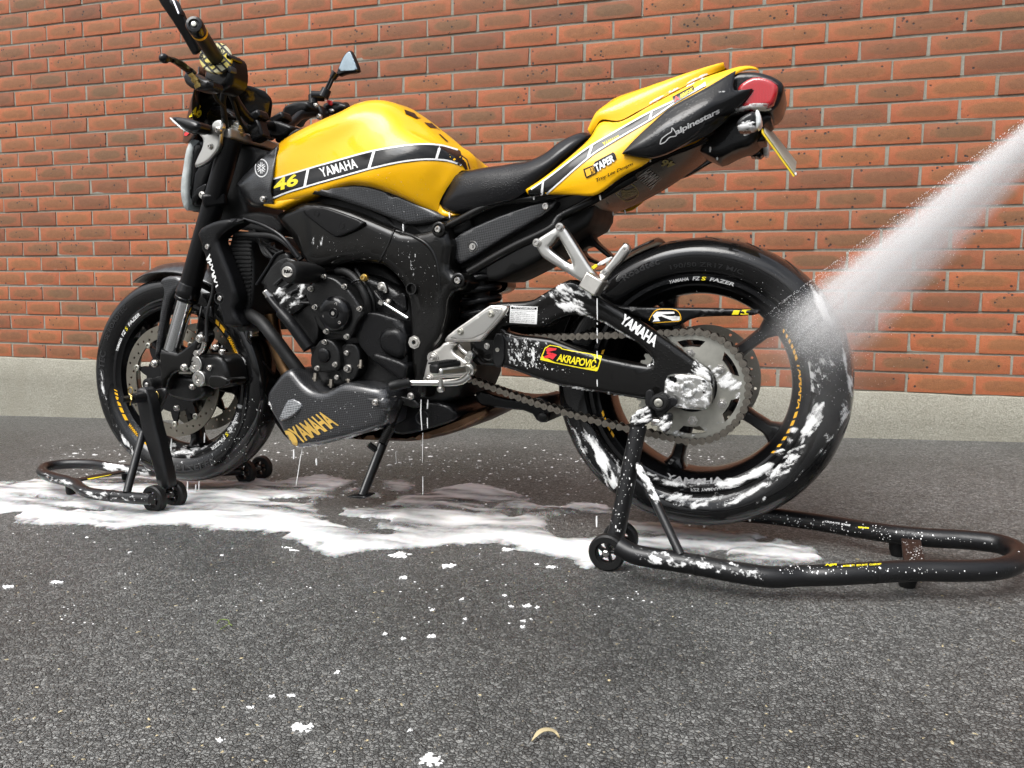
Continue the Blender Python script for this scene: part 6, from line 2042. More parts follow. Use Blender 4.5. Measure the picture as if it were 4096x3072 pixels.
HOLES = [gpoly(s_) for s_ in ('N 340,605 520,600 720,622 900,628 860,655 640,660 480,640', 'N 1880,545 2050,535 2300,540 2250,580 2000,590', 'O 250,375 420,365 620,372 820,385 800,420 720,430 900,470 760,505 640,490 480,440 330,400', 'O 1370,305 1480,300 1470,322 1390,328', 'O 1580,340 1650,330 1660,370 1590,382', 'O 1940,370 2060,352 2250,350 2250,500 2120,520 1960,470', 'O 340,395 420,340 400,345', 'J 0,965 200,935 420,950 410,1090 250,1130 60,1120 -40,1050', 'J 1020,1235 1160,1190 1240,1200 1120,1260', 'N 0,535 200,532 560,545 560,560 200,548')]
ISL = [gpoly(s_) for s_ in ('O 715,150 730,122 820,116 920,122 972,155 940,190 850,206 760,190', 'O 430,200 500,170 580,168 600,195 520,212', 'O 590,225 640,200 740,205 755,230 660,240', 'O 350,235 400,225 420,238 380,250')]
gx_, gy_ = np.arange(-.2, 4.05, .005), np.arange(-2.1, -.98, .005)
GX, GY = np.meshgrid(gx_, gy_, indexing='ij')
sh_ = GX.shape
n_big, n_mid, n_small = field(*sh_, .005, .10), field(*sh_, .005, .030), field(*sh_, .005, .008)
F_ = sdist(GX, GY, MAIN)
F_ = F_ + .007 * n_mid + .0035 * n_small
thin = np.full(sh_, -1.0)
for hpoly in HOLES:
    thin = np.maximum(thin, sdist(GX, GY, hpoly))
hol = np.clip((thin + .02) / .035, 0, 1)
F_ = F_ - hol * (.045 + np.maximum(F_, 0)) + hol * (.012 * n_small + .016 * n_mid + .016)
# drawn-out washed streaks run across the slope
st_f = field(*sh_, .005, .05)
F_ = np.where(F_ > 0, F_ - np.clip(st_f - 1.2, 0, 1) * .05, F_)
for ip in ISL:
    F_ = np.maximum(F_, sdist(GX, GY, ip) + .004 * n_small)
H_ = .0085 * (1 - np.exp(-np.maximum(F_, 0) / .035)) * (1 + .12 * n_mid + .25 * n_big) + .0003 * n_small
H_ = np.maximum(H_, .0010)
def field_x(nx, ny, dx, sx, sy):
    g = rng.standard_normal((nx, ny))
    o = np.real(np.fft.ifft2(np.fft.fft2(g) * np.exp(-((np.fft.fftfreq(nx, dx)[:, None] * sx) ** 2 + (np.fft.fftfreq(ny, dx)[None, :] * sy) ** 2) * 5)))
    return o / o.std()
drawn = .7 * field_x(*sh_, .005, .16, .030) + .5 * field_x(*sh_, .005, .05, .012)
front_line = gpoly('J 250,1325 140,1285 0,1238 O 2100,715 2000,690 1900,660 1820,632 1650,602 1500,548 1400,542 1200,572 1000,590 760,606 560,632 400,655 330,640 230,592 120,546 0,490 N 2080,832 1900,792 1650,786 1450,756 1250,746 1000,756 850,770 600,746 300,736 130,706 0,682 -500,640')
dfr = np.full(sh_, 9.0)
for (ax0, ay0), (bx0, by0) in zip(front_line[:-1], front_line[1:]):
    ex, ey = bx0 - ax0, by0 - ay0
    u_ = np.clip(((GX - ax0) * ex + (GY - ay0) * ey) / (ex * ex + ey * ey + 1e-12), 0, 1)
    dfr = np.minimum(dfr, np.hypot(GX - ax0 - u_ * ex, GY - ay0 - u_ * ey))
FRONT = np.clip(1.2 - (dfr + .02 * drawn) / .085, 0, 1)      # the near edge is thick fresh foam
COVER = np.clip(F_ / .030 + .10, 0, 1) * np.clip(.62 + .30 * drawn + .55 * FRONT, .06, 1)
def height_mesh(name, X, Y, F, H, m, lo=0.0):
    idx = -np.ones(X.shape, int)
    cell = (F[:-1, :-1] > lo) & (F[1:, :-1] > lo) & (F[:-1, 1:] > lo) & (F[1:, 1:] > lo)
    use = np.zeros(X.shape, bool)
    use[:-1, :-1] |= cell; use[1:, :-1] |= cell; use[:-1, 1:] |= cell; use[1:, 1:] |= cell
    idx[use] = np.arange(use.sum())
    full = np.zeros(X.shape, int); full[:-1, :-1] += cell; full[1:, :-1] += cell; full[:-1, 1:] += cell; full[1:, 1:] += cell
    Z = GA + GB * X + np.where(full == 4, H, .0005)
    global cov_use
    cov_use = COVER[use]
    v = np.stack([X[use], Y[use], Z[use]], 1)
    i, j = np.nonzero(cell)
    f = np.stack([idx[i, j], idx[i + 1, j], idx[i + 1, j + 1], idx[i, j + 1]], 1)
    return mesh(name, v.tolist(), f.tolist(), m, None, 80)
foam = height_mesh('foam_puddle', GX, GY, F_, H_, M['foam'])
ca = foam.data.attributes.new('cover', 'FLOAT', 'POINT')
ca.data.foreach_set('value', cov_use.astype(np.float32))
tag(foam, 'white soap foam spread in a long puddle under the motorcycle', 'foam', kind='stuff')

# loose flecks and splashes of foam on the yard
fv, ff = [], []
def fleck(x, y, rx, ry, rot, h, rnd, n=11):
    k = len(fv)
    z = GA + GB * x
    fv.append((x, y, z + h))
    ph = rnd.uniform(0, 6)
    for ring, (rr, hh) in enumerate(((.6, .75), (1.0, -.1))):
        for i in range(n):
            a = 2 * math.pi * i / n
            w = rr * (1 + .28 * math.sin(3 * a + ph) + .22 * math.sin(5 * a + ph * 2) + rnd.uniform(-.12, .12))
            dx, dy = math.cos(a) * rx * w, math.sin(a) * ry * w
            X_ = x + dx * math.cos(rot) - dy * math.sin(rot); Y_ = y + dx * math.sin(rot) + dy * math.cos(rot)
            fv.append((X_, Y_, GA + GB * X_ + h * hh))
    for i in range(n):
        j = (i + 1) % n
        ff.append((k, k + 1 + i, k + 1 + j))
        ff.append((k + 1 + i, k + 1 + n + i, k + 1 + n + j, k + 1 + j))
rf_ = random.Random(8)
def splash(s, rx, ry, m=1):
    rx *= .68; ry *= .62
    for q in px(s):
        g = at_ground(q[0], q[1])
        for _ in range(m):
            fleck(g.x, g.y, rx * .62, ry * .42, rf_.uniform(-.5, .5), .0016, rf_, 13)
            for _k in range(8):
                a = rf_.uniform(0, 6.28); u = .45 + .65 * rf_.random()
                fleck(g.x + math.cos(a) * rx * u, g.y + math.sin(a) * ry * u, rx * rf_.uniform(.08, .34), ry * rf_.uniform(.08, .30), rf_.uniform(-.6, .6), rf_.uniform(.0008, .002), rf_)
splash('O 850,630', .028, .028, 3); splash('O 1180,705', .022, .022, 2); splash('O 880,785', .012, .016, 2); splash('O 1580,592', .02, .016, 2); splash('O 1885,712', .016, .012, 2)
splash('O 1780,693 1565,903 1605,980 1785,985 1690,1078 1685,1120 870,1200 1270,930 1070,1005 750,1165 1290,1065', .007, .009)
splash('O 1715,975 1070,1185', .011, .010, 2)
splash('N 50,1192', .024, .014, 2); splash('N 420,1160', .018, .012, 2); splash('N 950,940 640,830 1640,960 2010,2000', .008, .007)
splash('Z 1213,2908', .020, .016, 2); splash('Z 1167,2781 880,2960 1350,2690 1000,2830', .008, .008); splash('Z 1722,3040', .020, .018, 3); splash('Z 1640,2920', .006, .006)
splash('N 900,268 560,210 700,220 1000,300', .02, .012); splash('O 90,580 130,598', .02, .006)
for _ in range(700):
    X_, Y_ = rf_.uniform(900, 2900), rf_.triangular(1740, 2080, 1830)
    g = at_ground(X_, Y_); r_ = rf_.uniform(.0007, .0028) * (1.8 if rf_.random() < .12 else 1)
    fleck(g.x, g.y, r_ * rf_.uniform(1, 2.2), r_, rf_.uniform(-.5, .5), r_ * .5, rf_, 6)
for _ in range(240):
    X_, Y_ = rf_.uniform(0, 2800), rf_.uniform(1950, 2500)
    g = at_ground(X_, Y_); r_ = rf_.uniform(.0006, .0018)
    fleck(g.x, g.y, r_ * rf_.uniform(1, 2), r_, rf_.uniform(-.5, .5), r_ * .5, rf_, 6)
for _ in range(200):
    X_, Y_ = rf_.uniform(150, 1000), rf_.uniform(1780, 1960)
    g = at_ground(X_, Y_); r_ = rf_.uniform(.0008, .0026)
    fleck(g.x, g.y, r_ * rf_.uniform(1, 2.5), r_, rf_.uniform(-.4, .4), r_ * .5, rf_, 6)
tag(mesh('foam_flecks', fv, ff, M['foam_white'], None, 80), 'small splashes and flecks of white foam scattered over the asphalt', 'foam', kind='stuff')

# foam and suds clinging to the machine: thin smears that follow the surfaces, open and patchy
def smear(parent, targets, polys, n=1.0, ang=0.0, stretch=2.5, size=26, bias=.0, step=5.0, edge=26, thick=.0016, name='foam_smear'):
    """film of suds over a traced patch: a fine net dropped on the surface, covered by drawn-out noise"""
    b = bvh_of(targets)
    V, Fc, Cv = [], [], []
    for poly in polys:
        p = [q[:2] for q in px(poly)]
        xs = [q[0] for q in p]; ys = [q[1] for q in p]
        X, Y = np.meshgrid(np.arange(min(xs) - 4, max(xs) + 4, step), np.arange(min(ys) - 4, max(ys) + 4, step), indexing='ij')
        ins = sdist(X, Y, np.array(p))
        nx, ny = X.shape
        if nx < 3 or ny < 3: continue
        g = rng.standard_normal((nx, ny))
        fx_ = np.fft.fftfreq(nx, step)[:, None]; fy_ = np.fft.fftfreq(ny, step)[None, :]
        ca, sa = math.cos(ang), math.sin(ang)
        def nz(sz):
            fu, fw = (fx_ * ca + fy_ * sa) * sz * stretch, (-fx_ * sa + fy_ * ca) * sz
            o = np.real(np.fft.ifft2(np.fft.fft2(rng.standard_normal((nx, ny))) * np.exp(-(fu ** 2 + fw ** 2) * 3)))
            return o / (o.std() + 1e-9)
        c = .62 * nz(size) + .38 * nz(size * .35) + .2 * nz(size * .16)
        c = (c + bias) * .55 + np.clip(ins / edge, -1, 1) * .5
        c = np.clip(c, 0, 1)
        keep = (c > .01) & (ins > -3)
        grow = keep.copy(); grow[1:] |= keep[:-1]; grow[:-1] |= keep[1:]; grow[:, 1:] |= keep[:, :-1]; grow[:, :-1] |= keep[:, 1:]
        idx = -np.ones((nx, ny), int); dep = np.zeros((nx, ny))
        for i_, j_ in zip(*np.nonzero(grow)):
            d = lray(X[i_, j_], Y[i_, j_]); h = b.ray_cast(LC, d)
            if h[0] is None: continue
            nn = h[1] if h[1].dot(d) < 0 else -h[1]
            idx[i_, j_] = len(V); dep[i_, j_] = h[3]
            V.append(h[0] + nn * (.0006 + thick * float(c[i_, j_]))); Cv.append(float(c[i_, j_]))
        for i_ in range(nx - 1):
            for j_ in range(ny - 1):
                q = (idx[i_, j_], idx[i_ + 1, j_], idx[i_ + 1, j_ + 1], idx[i_, j_ + 1])
                if min(q) < 0: continue
                dd = (dep[i_, j_], dep[i_ + 1, j_], dep[i_ + 1, j_ + 1], dep[i_, j_ + 1])
                if max(dd) - min(dd) > .02: continue
                Fc.append(tuple(int(k) for k in q))
    if not Fc: return None
    o = mesh(name, V, Fc, M['suds'], parent, 80)
    a = o.data.attributes.new('cover', 'FLOAT', 'POINT')
    a.data.foreach_set('value', np.array(Cv, np.float32))
    return tag(o, kind='stuff')
t = NT('suds')
v = t.coord()
n1 = t.noise(v, 380, 4, .65)
al = t.n('Attribute', attribute_name='cover')
a0 = t.math('MULTIPLY_ADD', t.math('SUBTRACT', n1, .5), .9, al.outputs['Fac'])
t.set(Base_Color=(.84, .84, .83, 1), Roughness=.6, Alpha=t.ramp(a0, [(.12, 0), (.75, .90)]))
t.set(Normal=t.bump(n1, .35, .002))
M['suds'] = t.m
rims = [o for o in rear.children if o.name.startswith('rim') and not o.name.startswith('rim_')]
smear(sw, [arm], ['H 1010,860 1180,740 1290,690 1400,740 1490,840 1420,1000 1290,990 1150,930 1000,905'], ang=rad(35), size=16, bias=-.35, edge=20)
smear(sw, [arm], ['H 1140,905 1260,925 1420,985 1560,1055 1640,1110 1620,1125 1500,1075 1330,1015 1250,1000 1180,960'], ang=rad(22), size=20, bias=.5, edge=9)
smear(sw, [arm], ['H 720,1200 1000,1240 1130,1290 1030,1300 1010,1430 1110,1500 900,1490 740,1440'], ang=rad(80), size=9, stretch=2.5, bias=-.85, step=4, edge=14)
smear(sw, [arm], ['H 690,1468 I 0,1068 150,1096 300,1122 450,1150 640,1176 640,1200 450,1176 300,1150 150,1120 0,1096 H 690,1500'], ang=rad(10), size=16, bias=.5, step=3.5, edge=7)
smear(sw, [arm], ['H 1560,1062 1700,1140 1900,1272 2010,1390 2030,1450 1960,1480 1985,1440 1890,1310 1690,1180 1550,1090'], ang=rad(38), size=14, bias=.15, step=3.5, edge=7)
smear(sw, [arm], ['I 940,960 990,925 1090,1008 1112,1065 1060,1045 1000,1030 960,1000'], ang=rad(35), size=14, bias=.3, step=4, edge=9)
smear(sw, [axl] + list(axl.children), ['I 775,1030 850,1012 1030,1020 1100,1085 1090,1235 1060,1262 830,1244 760,1190'], ang=rad(10), size=14, stretch=1.5, bias=-.5, step=4, edge=14)
smear(rear, [rear_tyre] + rims, ['J 128,310 200,330 300,420 330,470 440,560 495,640 445,760 410,800 380,700 290,600 220,500'], ang=rad(62), size=20, stretch=4, bias=.15, step=5, edge=26)
smear(rear, [rear_tyre] + rims, ['J 640,640 760,690 1000,720 1180,715 1350,660 1500,560 1600,440 1660,330 1690,360 1620,500 1500,640 1340,740 1150,780 900,780 700,730'], ang=rad(-10), size=22, stretch=4, bias=-.05, step=5, edge=16)
smear(rear, [rear_tyre], ['J 560,720 720,790 960,820 1200,800 1400,730 1560,610 1690,450 1800,250 1860,260 1780,480 1640,660 1480,790 1250,890 1000,910 740,860'], ang=rad(-25), size=18, stretch=4, bias=-.55, step=5, edge=16)
smear(rear, [rear_tyre], ['J 1480,660 1560,560 1640,450 1720,320 1800,180 1870,190 1850,300 1740,470 1640,610 1540,720 1460,770'], ang=rad(-50), size=22, stretch=3, bias=.1, step=5, edge=20)
smear(rear, [rear_tyre], ['I 1750,930 1880,870 1960,950 1900,1050 1830,1150 1760,1120 1700,1000'], ang=rad(70), size=14, stretch=2, bias=-.25, step=4, edge=20)
smear(rear, [rear_tyre], ['I 1740,400 1850,470 1950,640 2030,850 2066,1000 2060,1200 2000,1240 1990,1050 1960,880 1900,700 1800,520'], ang=rad(72), size=18, stretch=5, bias=-.45, step=5, edge=22)
smear(rear, [rear_tyre], ['J 1880,400 1930,410 1900,480 1830,580 1760,640 1680,740 1560,830 1450,880 1400,870 1560,780 1700,660 1800,540', 'J 1990,200 2050,220 2010,330 1930,420 1890,400 1960,310'], ang=rad(-52), size=16, stretch=5, bias=-.55, step=5, edge=14)
smear(rear, [o for o in rear.children if o.name.startswith(('sprocket', 'disc'))], ['I 800,1395 960,1410 1090,1370 1200,1280 1265,1180 1285,1070 1310,1080 1290,1200 1220,1310 1100,1400 960,1440 800,1425', 'I 1080,960 1150,960 1300,1060 1300,1140 1180,1110 1100,1060'], ang=rad(-35), size=16, stretch=3, bias=.2, step=4, edge=10)
smear(front, [front_tyre], ['E 55,0 80,0 75,300 110,600 190,850 330,1110 520,1360 480,1370 300,1130 160,880 80,620 50,300'], ang=rad(75), size=16, stretch=4, bias=-.2, step=4, edge=7)
smear(front, [front_tyre] + [o for o in front.children if o.name.startswith('rim') and not o.name.startswith('rim_')], ['E 690,1130 900,1190 1150,1190 1350,1080 1500,880 1560,700 1640,720 1600,950 1450,1200 1250,1330 1000,1380 780,1330'], ang=rad(-10), size=14, stretch=3, bias=-.75, step=4, edge=18)
smear(front, [front_tyre], ['E 1480,90 1560,60 1640,200 1690,420 1680,640 1600,600 1560,350'], ang=rad(75), size=16, stretch=3, bias=-.5, step=4, edge=16)
smear(rs, [rtube], ['J 560,1170 760,1210 1000,1245 1250,1285 1450,1320 1450,1400 1200,1350 1000,1320 700,1280 560,1240'], ang=rad(12), size=16, stretch=1.6, bias=-.45, step=4, edge=18)
smear(rs, [o for o in rs.children if o.name.startswith(('hook', 'clamp'))], ['Y 465,590 525,505 595,478 660,540 640,610 500,660', 'Y 650,560 820,540 805,700 700,700'], ang=rad(-30), size=12, bias=-.35, step=3.5, edge=10)
smear(rs, [o for o in rs.children if o.name.startswith('brace')], ['J 580,600 640,620 760,880 740,900 620,720'], ang=rad(60), size=14, bias=.2, step=3.5, edge=8)
smear(fs, [ftube], ['N 760,285 860,300 1000,315 1110,320 1110,400 980,380 850,350 770,320'], ang=rad(10), size=16, bias=.2, step=3.5, edge=9)
smear(fs, [ftube], ['N 300,330 380,360 520,400 640,470 820,500 1040,520 1040,590 700,560 560,480 330,400'], ang=rad(10), size=12, bias=-.8, step=3.5, edge=10)
smear(eng, [head, barrel] + list(head.children), ['F 330,640 440,570 600,590 650,680 620,760 500,900 420,920 330,850 310,760'], ang=rad(-50), size=14, stretch=2.5, bias=-.65, step=4, edge=24)
smear(tail, [side, cowl], ['C 1105,395 1230,310 1325,275 1335,292 1250,330 1120,402', 'C 1360,262 1450,205 1530,180 1540,195 1440,240 1370,275'], ang=rad(-30), size=12, bias=.4, step=3, edge=6)
smear(tail, [housing, lens, tside] + [o for o in tail.children if o.name.startswith(('rear_ind', 'tail_under', 'light'))], ['C 1715,425 1800,405 1900,400 2010,400 2000,440 1900,440 1720,460', 'C 1760,540 1880,520 1925,530 1925,560 1870,600 1800,630 1760,590', 'C 1610,305 1700,285 1760,240 1800,215 1730,290 1640,325'], ang=rad(-5), size=14, bias=.25, step=3, edge=8)
smear(pan, [pan], ['G 460,840 570,850 700,835 900,785 1100,730 1290,675 1290,695 1100,752 900,806 700,856 570,876 470,876', 'G 270,560 300,580 370,690 450,820 430,835 350,720'], ang=rad(-12), size=12, bias=.0, step=3, edge=6)
smear(frame, [spar], ['F 560,200 800,160 900,260 760,420 700,440 620,330', 'F 1420,180 1560,230 1640,420 1600,700 1520,640 1480,400'], ang=rad(100), size=7, stretch=5, bias=-1.7, step=3.5, edge=20, thick=.0004)
# separate flecks and beads of suds
def hemi(r, n=7):
    v = [(0, 0, r * .6)]
    for hh, rr in ((.4, .72), (-.08, 1.0)):
        v += [(math.cos(2 * math.pi * i / n) * r * rr, math.sin(2 * math.pi * i / n) * r * rr, r * hh) for i in range(n)]
    f = [(0, 1 + i, 1 + (i + 1) % n) for i in range(n)] + [(1 + i, 1 + n + i, 1 + n + (i + 1) % n, 1 + (i + 1) % n) for i in range(n)]
    return v, f
def flecks(parent, targets, poly, n, r0, r1, down=1.6):
    b = bvh_of(targets)
    V, Fc = [], []
    p = [q[:2] for q in px(poly)]; xs = [q[0] for q in p]; ys = [q[1] for q in p]
    k_ = 0
    for _ in range(n * 20):
        if k_ >= n: break
        x, y = rf_.uniform(min(xs), max(xs)), rf_.uniform(min(ys), max(ys))
        if not in_poly(p, x, y): continue
        k_ += 1
        d = lray(x, y); h = b.ray_cast(LC, d)
        if h[0] is None: continue
        nn = h[1] if h[1].dot(d) < 0 else -h[1]
        dn = Vector((0, 0, -1)); dn = dn - nn * dn.dot(nn)
        if dn.length > .2:
            a = dn.normalized(); bb_ = nn.cross(a)
        else:
            _, a, bb_ = axes(nn)
        v_, f_ = hemi(r0 + (r1 - r0) * rf_.random() ** 3)
        k = len(V); st2 = rf_.uniform(1, down)
        V += [h[0] + a * q[0] * st2 + bb_ * q[1] + nn * q[2] * .6 for q in v_]
        Fc += [tuple(k + i for i in q) for q in f_]
    if V: tag(mesh('foam_flecks', V, Fc, M['foam_white'], parent, 80), kind='stuff')
flecks(rs, [rtube], 'M 300,1120 1000,1200 1900,1330 1940,1400 1880,1500 1300,1460 480,1440 480,1500 1900,1500 1940,1330 1000,1290 300,1180', 260, .0004, .0017)
flecks(rs, [upr], 'J 390,380 660,340 560,760 480,1080 390,1060', 130, .0004, .0016, 2.2)
flecks(rs, [o for o in rs.children if o.name.startswith('cross')], 'M 1225,1300 1340,1310 1350,1430 1250,1420', 60, .0004, .0014)
flecks(sw, [arm], 'H 600,910 1300,960 1500,1070 1300,1100 650,1090', 70, .0003, .0010)
flecks(sw, [arm], 'H 720,1200 1100,1250 1020,1420 1500,1560 800,1480', 120, .0003, .0013, 2.2)
flecks(front, [front_tyre], 'E 1300,1200 1640,500 1900,900 1700,1300 1100,1500 760,1400', 110, .0004, .0014, 2.5)
flecks(pan, [pan], 'G 200,380 1330,350 1330,640 560,860 440,830', 110, .0003, .0010)
flecks(frame, [spar, cover], 'F 560,240 900,140 1300,150 1750,400 1780,900 1600,900 1400,500 900,420', 110, .0002, .0007, 2)
flecks(fs, [ftube, up_], 'N 300,290 1100,320 1250,600 1050,590 560,500 320,400', 90, .0003, .0012)
flecks(tank, [tank, knee, seat], 'B 330,700 700,850 1000,800 1400,760 1700,1040 1600,1150 1300,1190 900,900 400,1000', 90, .0002, .0007)

# water and suds dripping off
dv_, df_ = [], []
def drip(s, t, r):
    p = L3(s, t)
    fr = frames(p if len(p) > 2 else [p[0], p[0].lerp(p[1], .5), p[1]])
    n = 7
    k0 = len(dv_)
    m_ = len(fr)
    for i, (c, a, b) in enumerate(fr):
        q = i / (m_ - 1); R_ = r * (.55 + .45 * math.sin(math.pi * min(1, q * .8 + .15)))
        dv_.extend([c + (a * math.cos(2 * math.pi * j / n) + b * math.sin(2 * math.pi * j / n)) * R_ for j in range(n)])
    for i in range(m_ - 1):
        for j in range(n):
            df_.append((k0 + i * n + j, k0 + i * n + (j + 1) % n, k0 + (i + 1) * n + (j + 1) % n, k0 + (i + 1) * n + j))
    df_.append(tuple(k0 + j for j in reversed(range(n)))); df_.append(tuple(k0 + (m_ - 1) * n + j for j in range(n)))
drip('G 572,872 556,960 535,1100 518,1200', .16, .0011); drip('G 498,880 500,930 498,965', .17, .0022)
drip('G 700,860 702,890', .16, .0012); drip('G 698,960 700,1020', .16, .0024)
for y0, y1 in ((870, 1060), (1085, 1105), (1135, 1200), (1225, 1265), (1335, 1400), (1590, 1650)):
    drip('H 1523,%d 1525,%d' % (y0, y1), .20, .0013)
drip('J 318,960 318,1035', .18, .0022); drip('J 268,405 268,440', .18, .0018); drip('J 588,1090 588,1130', .18, .0018)
drip('G 1625,440 1622,560 1632,710', .125, .0016); drip('G 1685,440 1680,520', .125, .0020); drip('G 1680,600 1682,690', .125, .0014)
drip('G 1640,730 1636,1000', .12, .0007); drip('G 1400,900 1405,1000', .12, .0007); drip('G 1640,1120 1640,1280', .12, .0009)
for x_, a_, b_ in ((1385, 415, 500), (1470, 415, 480), (1445, 440, 500), (660, 560, 590), (895, 575, 605), (1510, 60, 130), (1265, 100, 190)):
    drip('N %d,%d %d,%d' % (x_, a_, x_ - 4, b_), .05, .0020)
for x_, y_ in ((950, 1010), (1050, 1020), (1360, 980), (810, 975)):
    drip('J %d,%d %d,%d' % (x_, y_ - 14, x_, y_ + 16), .03, .0030)
for s_, t_ in (('C 920,1180 925,1215', .0), ('C 1550,715 1548,752', .06), ('C 1600,790 1602,812', .05), ('C 1890,780 1886,802', -.13), ('C 1100,795 1110,825', .13), ('C 735,1070 742,1108', .14), ('C 250,1075 250,1105', .14), ('B 1705,1105 1706,1150', .12), ('B 1332,1200 1335,1260', .13), ('H 1660,105 1668,140', .0), ('C 2180,925 2181,905', .11)):
    drip(s_, t_, .0022)
o = mesh('falling_drops', dv_, df_, M['foam_white'], None, 80)
o.data.transform(BM)
tag(o, 'thin runs and drops of suds falling from the motorcycle', 'water drops', kind='stuff')

# ------------------------------------------------------------------ jet of water from a pressure washer held beyond the right edge
noz = BM @ P(4606, 131, .62)
tgt = BM @ P(3230, 1400, .10)
axis = (tgt - noz); JL = axis.length; axn = axis.normalized()
# the fan spreads in the plane that faces the viewer
vv = ray(3700, 900).normalized()
wide = vv.cross(axn).normalized(); deep = axn.cross(wide).normalized()
sv_, sf_ = [], []
RN, SN = 10, 28
def half_w(z): return .010 + .128 * z
def half_d(z): return .008 + .050 * z
for i in range(RN):
    z = JL * 1.10 * i / (RN - 1)
    for j in range(SN):
        a = 2 * math.pi * j / SN
        sv_.append((math.cos(a) * half_w(z), math.sin(a) * half_d(z), z))
for i in range(RN - 1):
    for j in range(SN):
        sf_.append((i * SN + j, i * SN + (j + 1) % SN, (i + 1) * SN + (j + 1) % SN, (i + 1) * SN + j))
sf_.append(tuple(reversed(range(SN)))); sf_.append(tuple((RN - 1) * SN + j for j in range(SN)))
t = NT('spray')
t.t.nodes.remove(t.b)
pv_ = t.n('VolumePrincipled')
t.l(pv_.outputs[0], t.out.inputs['Volume'])
v = t.coord()
s_x = t.n('SeparateXYZ'); t.l(v, s_x.inputs[0])
zz = s_x.outputs[2]
ux = t.math('DIVIDE', s_x.outputs[0], t.math('MULTIPLY_ADD', zz, .128, .010))
uy = t.math('DIVIDE', s_x.outputs[1], t.math('MULTIPLY_ADD', zz, .050, .008))
# fine streaks that fan out from the nozzle, denser along the upper edge
ang = t.n('CombineXYZ'); t.l(t.math('MULTIPLY', ux, 3.2), ang.inputs[0]); t.l(t.math('MULTIPLY', uy, 1.5), ang.inputs[1]); t.l(t.math('MULTIPLY', zz, .9), ang.inputs[2])
streak = t.noise(ang.outputs[0], 1.6, 3, .6)
r2 = t.math('ADD', t.math('POWER', ux, 2), t.math('POWER', uy, 2))
soft = t.math('SUBTRACT', 1.0, r2, clamp=True)
soft = t.math('POWER', soft, 1.8)
side_ = t.ramp(t.math('MULTIPLY_ADD', ux, .5, .5), [(0, .25), (.55, .7), (.82, 1.0), (1, 1.0)])
fall = t.math('DIVIDE', 26.0, t.math('MULTIPLY_ADD', t.math('MULTIPLY', zz, zz), 1.0, .10))
endf = t.ramp(t.math('DIVIDE', zz, JL * 1.10), [(0, 1), (.72, 1), (.93, .12), (1.0, 0)])
den = t.math('MULTIPLY', t.math('MULTIPLY', soft, side_), t.math('MULTIPLY', fall, endf))
den = t.math('MULTIPLY', den, t.ramp(streak, [(.30, .35), (.70, 1.5)]))
t.l(den, pv_.inputs['Density'])
pv_.inputs['Color'].default_value = (1, 1, 1, 1)
pv_.inputs['Anisotropy'].default_value = 0.0
M['spray'] = t.m
jet = mesh('water_jet', sv_, sf_, M['spray'], None, 0)
jet.matrix_world = Matrix.Translation(noz) @ Matrix((wide, deep, axn)).transposed().to_4x4()
tag(jet, 'white fan of pressure washer spray striking the rear tyre', 'water spray', kind='stuff')
# the drops themselves
qv, qf = [], []
rd = random.Random(21)
for _ in range(26000):
    z = JL * (.12 + .86 * rd.random() ** .75)
    ux_ = max(-1, min(1, rd.gauss(.22, .36))); uy_ = max(-1, min(1, rd.gauss(0, .4)))
    c_ = Vector((ux_ * half_w(z), uy_ * half_d(z), z))
    r_ = rd.uniform(.00018, .00060)
    k = len(qv)
    qv += [c_ + Vector(q) * r_ for q in ((1, 0, 0), (-1, 0, 0), (0, 1, 0), (0, -1, 0), (0, 0, 1.6), (0, 0, -1.6))]
    qf += [(k, k + 2, k + 4), (k + 2, k + 1, k + 4), (k + 1, k + 3, k + 4), (k + 3, k, k + 4), (k + 2, k, k + 5), (k + 1, k + 2, k + 5), (k + 3, k + 1, k + 5), (k, k + 3, k + 5)]
# spatter bouncing off the tyre
hit = Vector((0, 0, JL))
for _ in range(1500):
    d_ = Vector((rd.gauss(0, 1), rd.gauss(0, .5), rd.gauss(-.2, .8)))
    c_ = hit + d_ * rd.uniform(.01, .10)
    r_ = rd.uniform(.00018, .00065); k = len(qv)
    qv += [c_ + Vector(q) * r_ for q in ((1, 0, 0), (-1, 0, 0), (0, 1, 0), (0, -1, 0), (0, 0, 1), (0, 0, -1))]
    qf += [(k, k + 2, k + 4), (k + 2, k + 1, k + 4), (k + 1, k + 3, k + 4), (k + 3, k, k + 4), (k + 2, k, k + 5), (k + 1, k + 2, k + 5), (k + 3, k + 1, k + 5), (k, k + 3, k + 5)]
mat('spray_drop', (.95, .95, .95), .3)
drops = mesh('spray_drops', qv, qf, M['spray_drop'], None, 0)
drops.matrix_world = jet.matrix_world
tag(drops, 'fine drops of water in the pressure washer jet', 'water spray', kind='stuff')
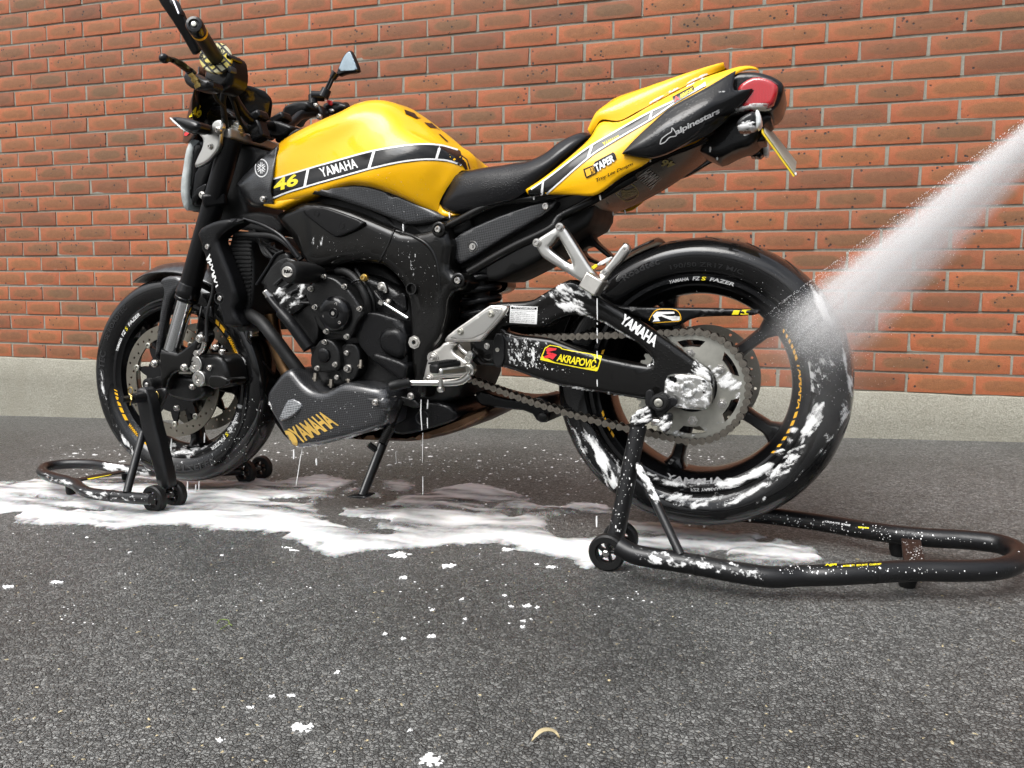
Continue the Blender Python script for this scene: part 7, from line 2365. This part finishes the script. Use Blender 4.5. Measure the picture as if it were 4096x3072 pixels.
# mist thrown up where it strikes
t = NT('mist')
t.t.nodes.remove(t.b)
pv_ = t.n('VolumePrincipled')
t.l(pv_.outputs[0], t.out.inputs['Volume'])
v = t.coord()
ln = t.n('VectorMath', operation='LENGTH'); t.l(v, ln.inputs[0])
fo = t.ramp(ln.outputs['Value'], [(0, 1), (.5, .45), (1.0, 0)])
nz = t.noise(v, 2.2, 4, .6)
t.l(t.math('MULTIPLY', t.math('MULTIPLY', fo, t.ramp(nz, [(.35, .1), (.7, 1)])), 2.6), pv_.inputs['Density'])
pv_.inputs['Color'].default_value = (.99, .99, .99, 1)
M['mist'] = t.m
bm = bmesh.new(); bmesh.ops.create_icosphere(bm, subdivisions=3, radius=1.0)
me = bpy.data.meshes.new('spray_mist'); bm.to_mesh(me); bm.free()
mist = link('spray_mist', me, M['mist'], None, 0)
mist.matrix_world = Matrix.Translation(BM @ P(3240, 1440, .13)) @ BM.to_3x3().to_4x4() @ Matrix.Diagonal((.15, .10, .20, 1))
tag(mist, 'thin mist of water drifting off the rear tyre', 'mist', kind='stuff')

# ------------------------------------------------------------------ litter on the yard
mat('leaf_pale', (.46, .38, .22), .6, var=.25)
mat('leaf_brown', (.20, .09, .04), .7, var=.3)
mat('sprig_green', (.16, .22, .05), .6)
def leaf(name, s, w, m, label, rise=.006):
    g = [at_ground(q[0], q[1]) for q in px(s)]
    c = catmull([Vector((p.x, p.y, p.z)) for p in g], 12)
    v, f = [], []
    for i, p in enumerate(c):
        d = (c[min(11, i + 1)] - c[max(0, i - 1)]).normalized()
        sd_ = Vector((-d.y, d.x, 0)) * w * math.sin(math.pi * (.06 + .88 * i / 11))
        hgt = .002 + rise * math.sin(math.pi * i / 11)
        v += [p + sd_ + Vector((0, 0, hgt + .002)), p + Vector((0, 0, hgt)), p - sd_ + Vector((0, 0, hgt + .003))]
    for i in range(11):
        f += [(3 * i, 3 * i + 3, 3 * i + 4, 3 * i + 1), (3 * i + 1, 3 * i + 4, 3 * i + 5, 3 * i + 2)]
    o = mesh(name, v, f, m, None, 80)
    sm = o.modifiers.new('solid', 'SOLIDIFY'); sm.thickness = .0008
    return tag(o, label, 'leaf')
leaf('fallen_leaf', 'Z 2128,2975 2165,2955 2215,2950 2238,2962', .0045, M['leaf_pale'], 'pale curled dry leaf lying on the asphalt at the bottom edge')
sg_o = empty('grass_sprig', None, 'thin green sprig of grass lying on the asphalt below the front stand', 'grass sprig')
for s_ in ('N 1600,1462 1625,1435 1680,1438 1690,1465', 'N 1690,1465 1660,1485 1625,1505', 'N 1690,1465 1712,1478'):
    c = [at_ground(q[0], q[1], .004) for q in px(s_)]
    tube('blade', c, .0008, M['sprig_green'], sg_o, 6)
# chips of leaf and grit
lv, lf = [], []
fv_keep, ff_keep = fv, ff
fv, ff = lv, lf
for _ in range(150):
    X_, Y_ = rf_.uniform(0, 4096), rf_.uniform(2150, 3072)
    g = at_ground(X_, Y_); r_ = rf_.uniform(.0008, .0020)
    fleck(g.x, g.y, r_ * rf_.uniform(1, 2.4), r_, rf_.uniform(-1.5, 1.5), r_ * .4, rf_, 5)
tag(mesh('leaf_litter', lv, lf, M['leaf_pale'], None, 0), 'tiny pale chips of grit and dry leaf strewn over the asphalt', 'litter', kind='stuff')
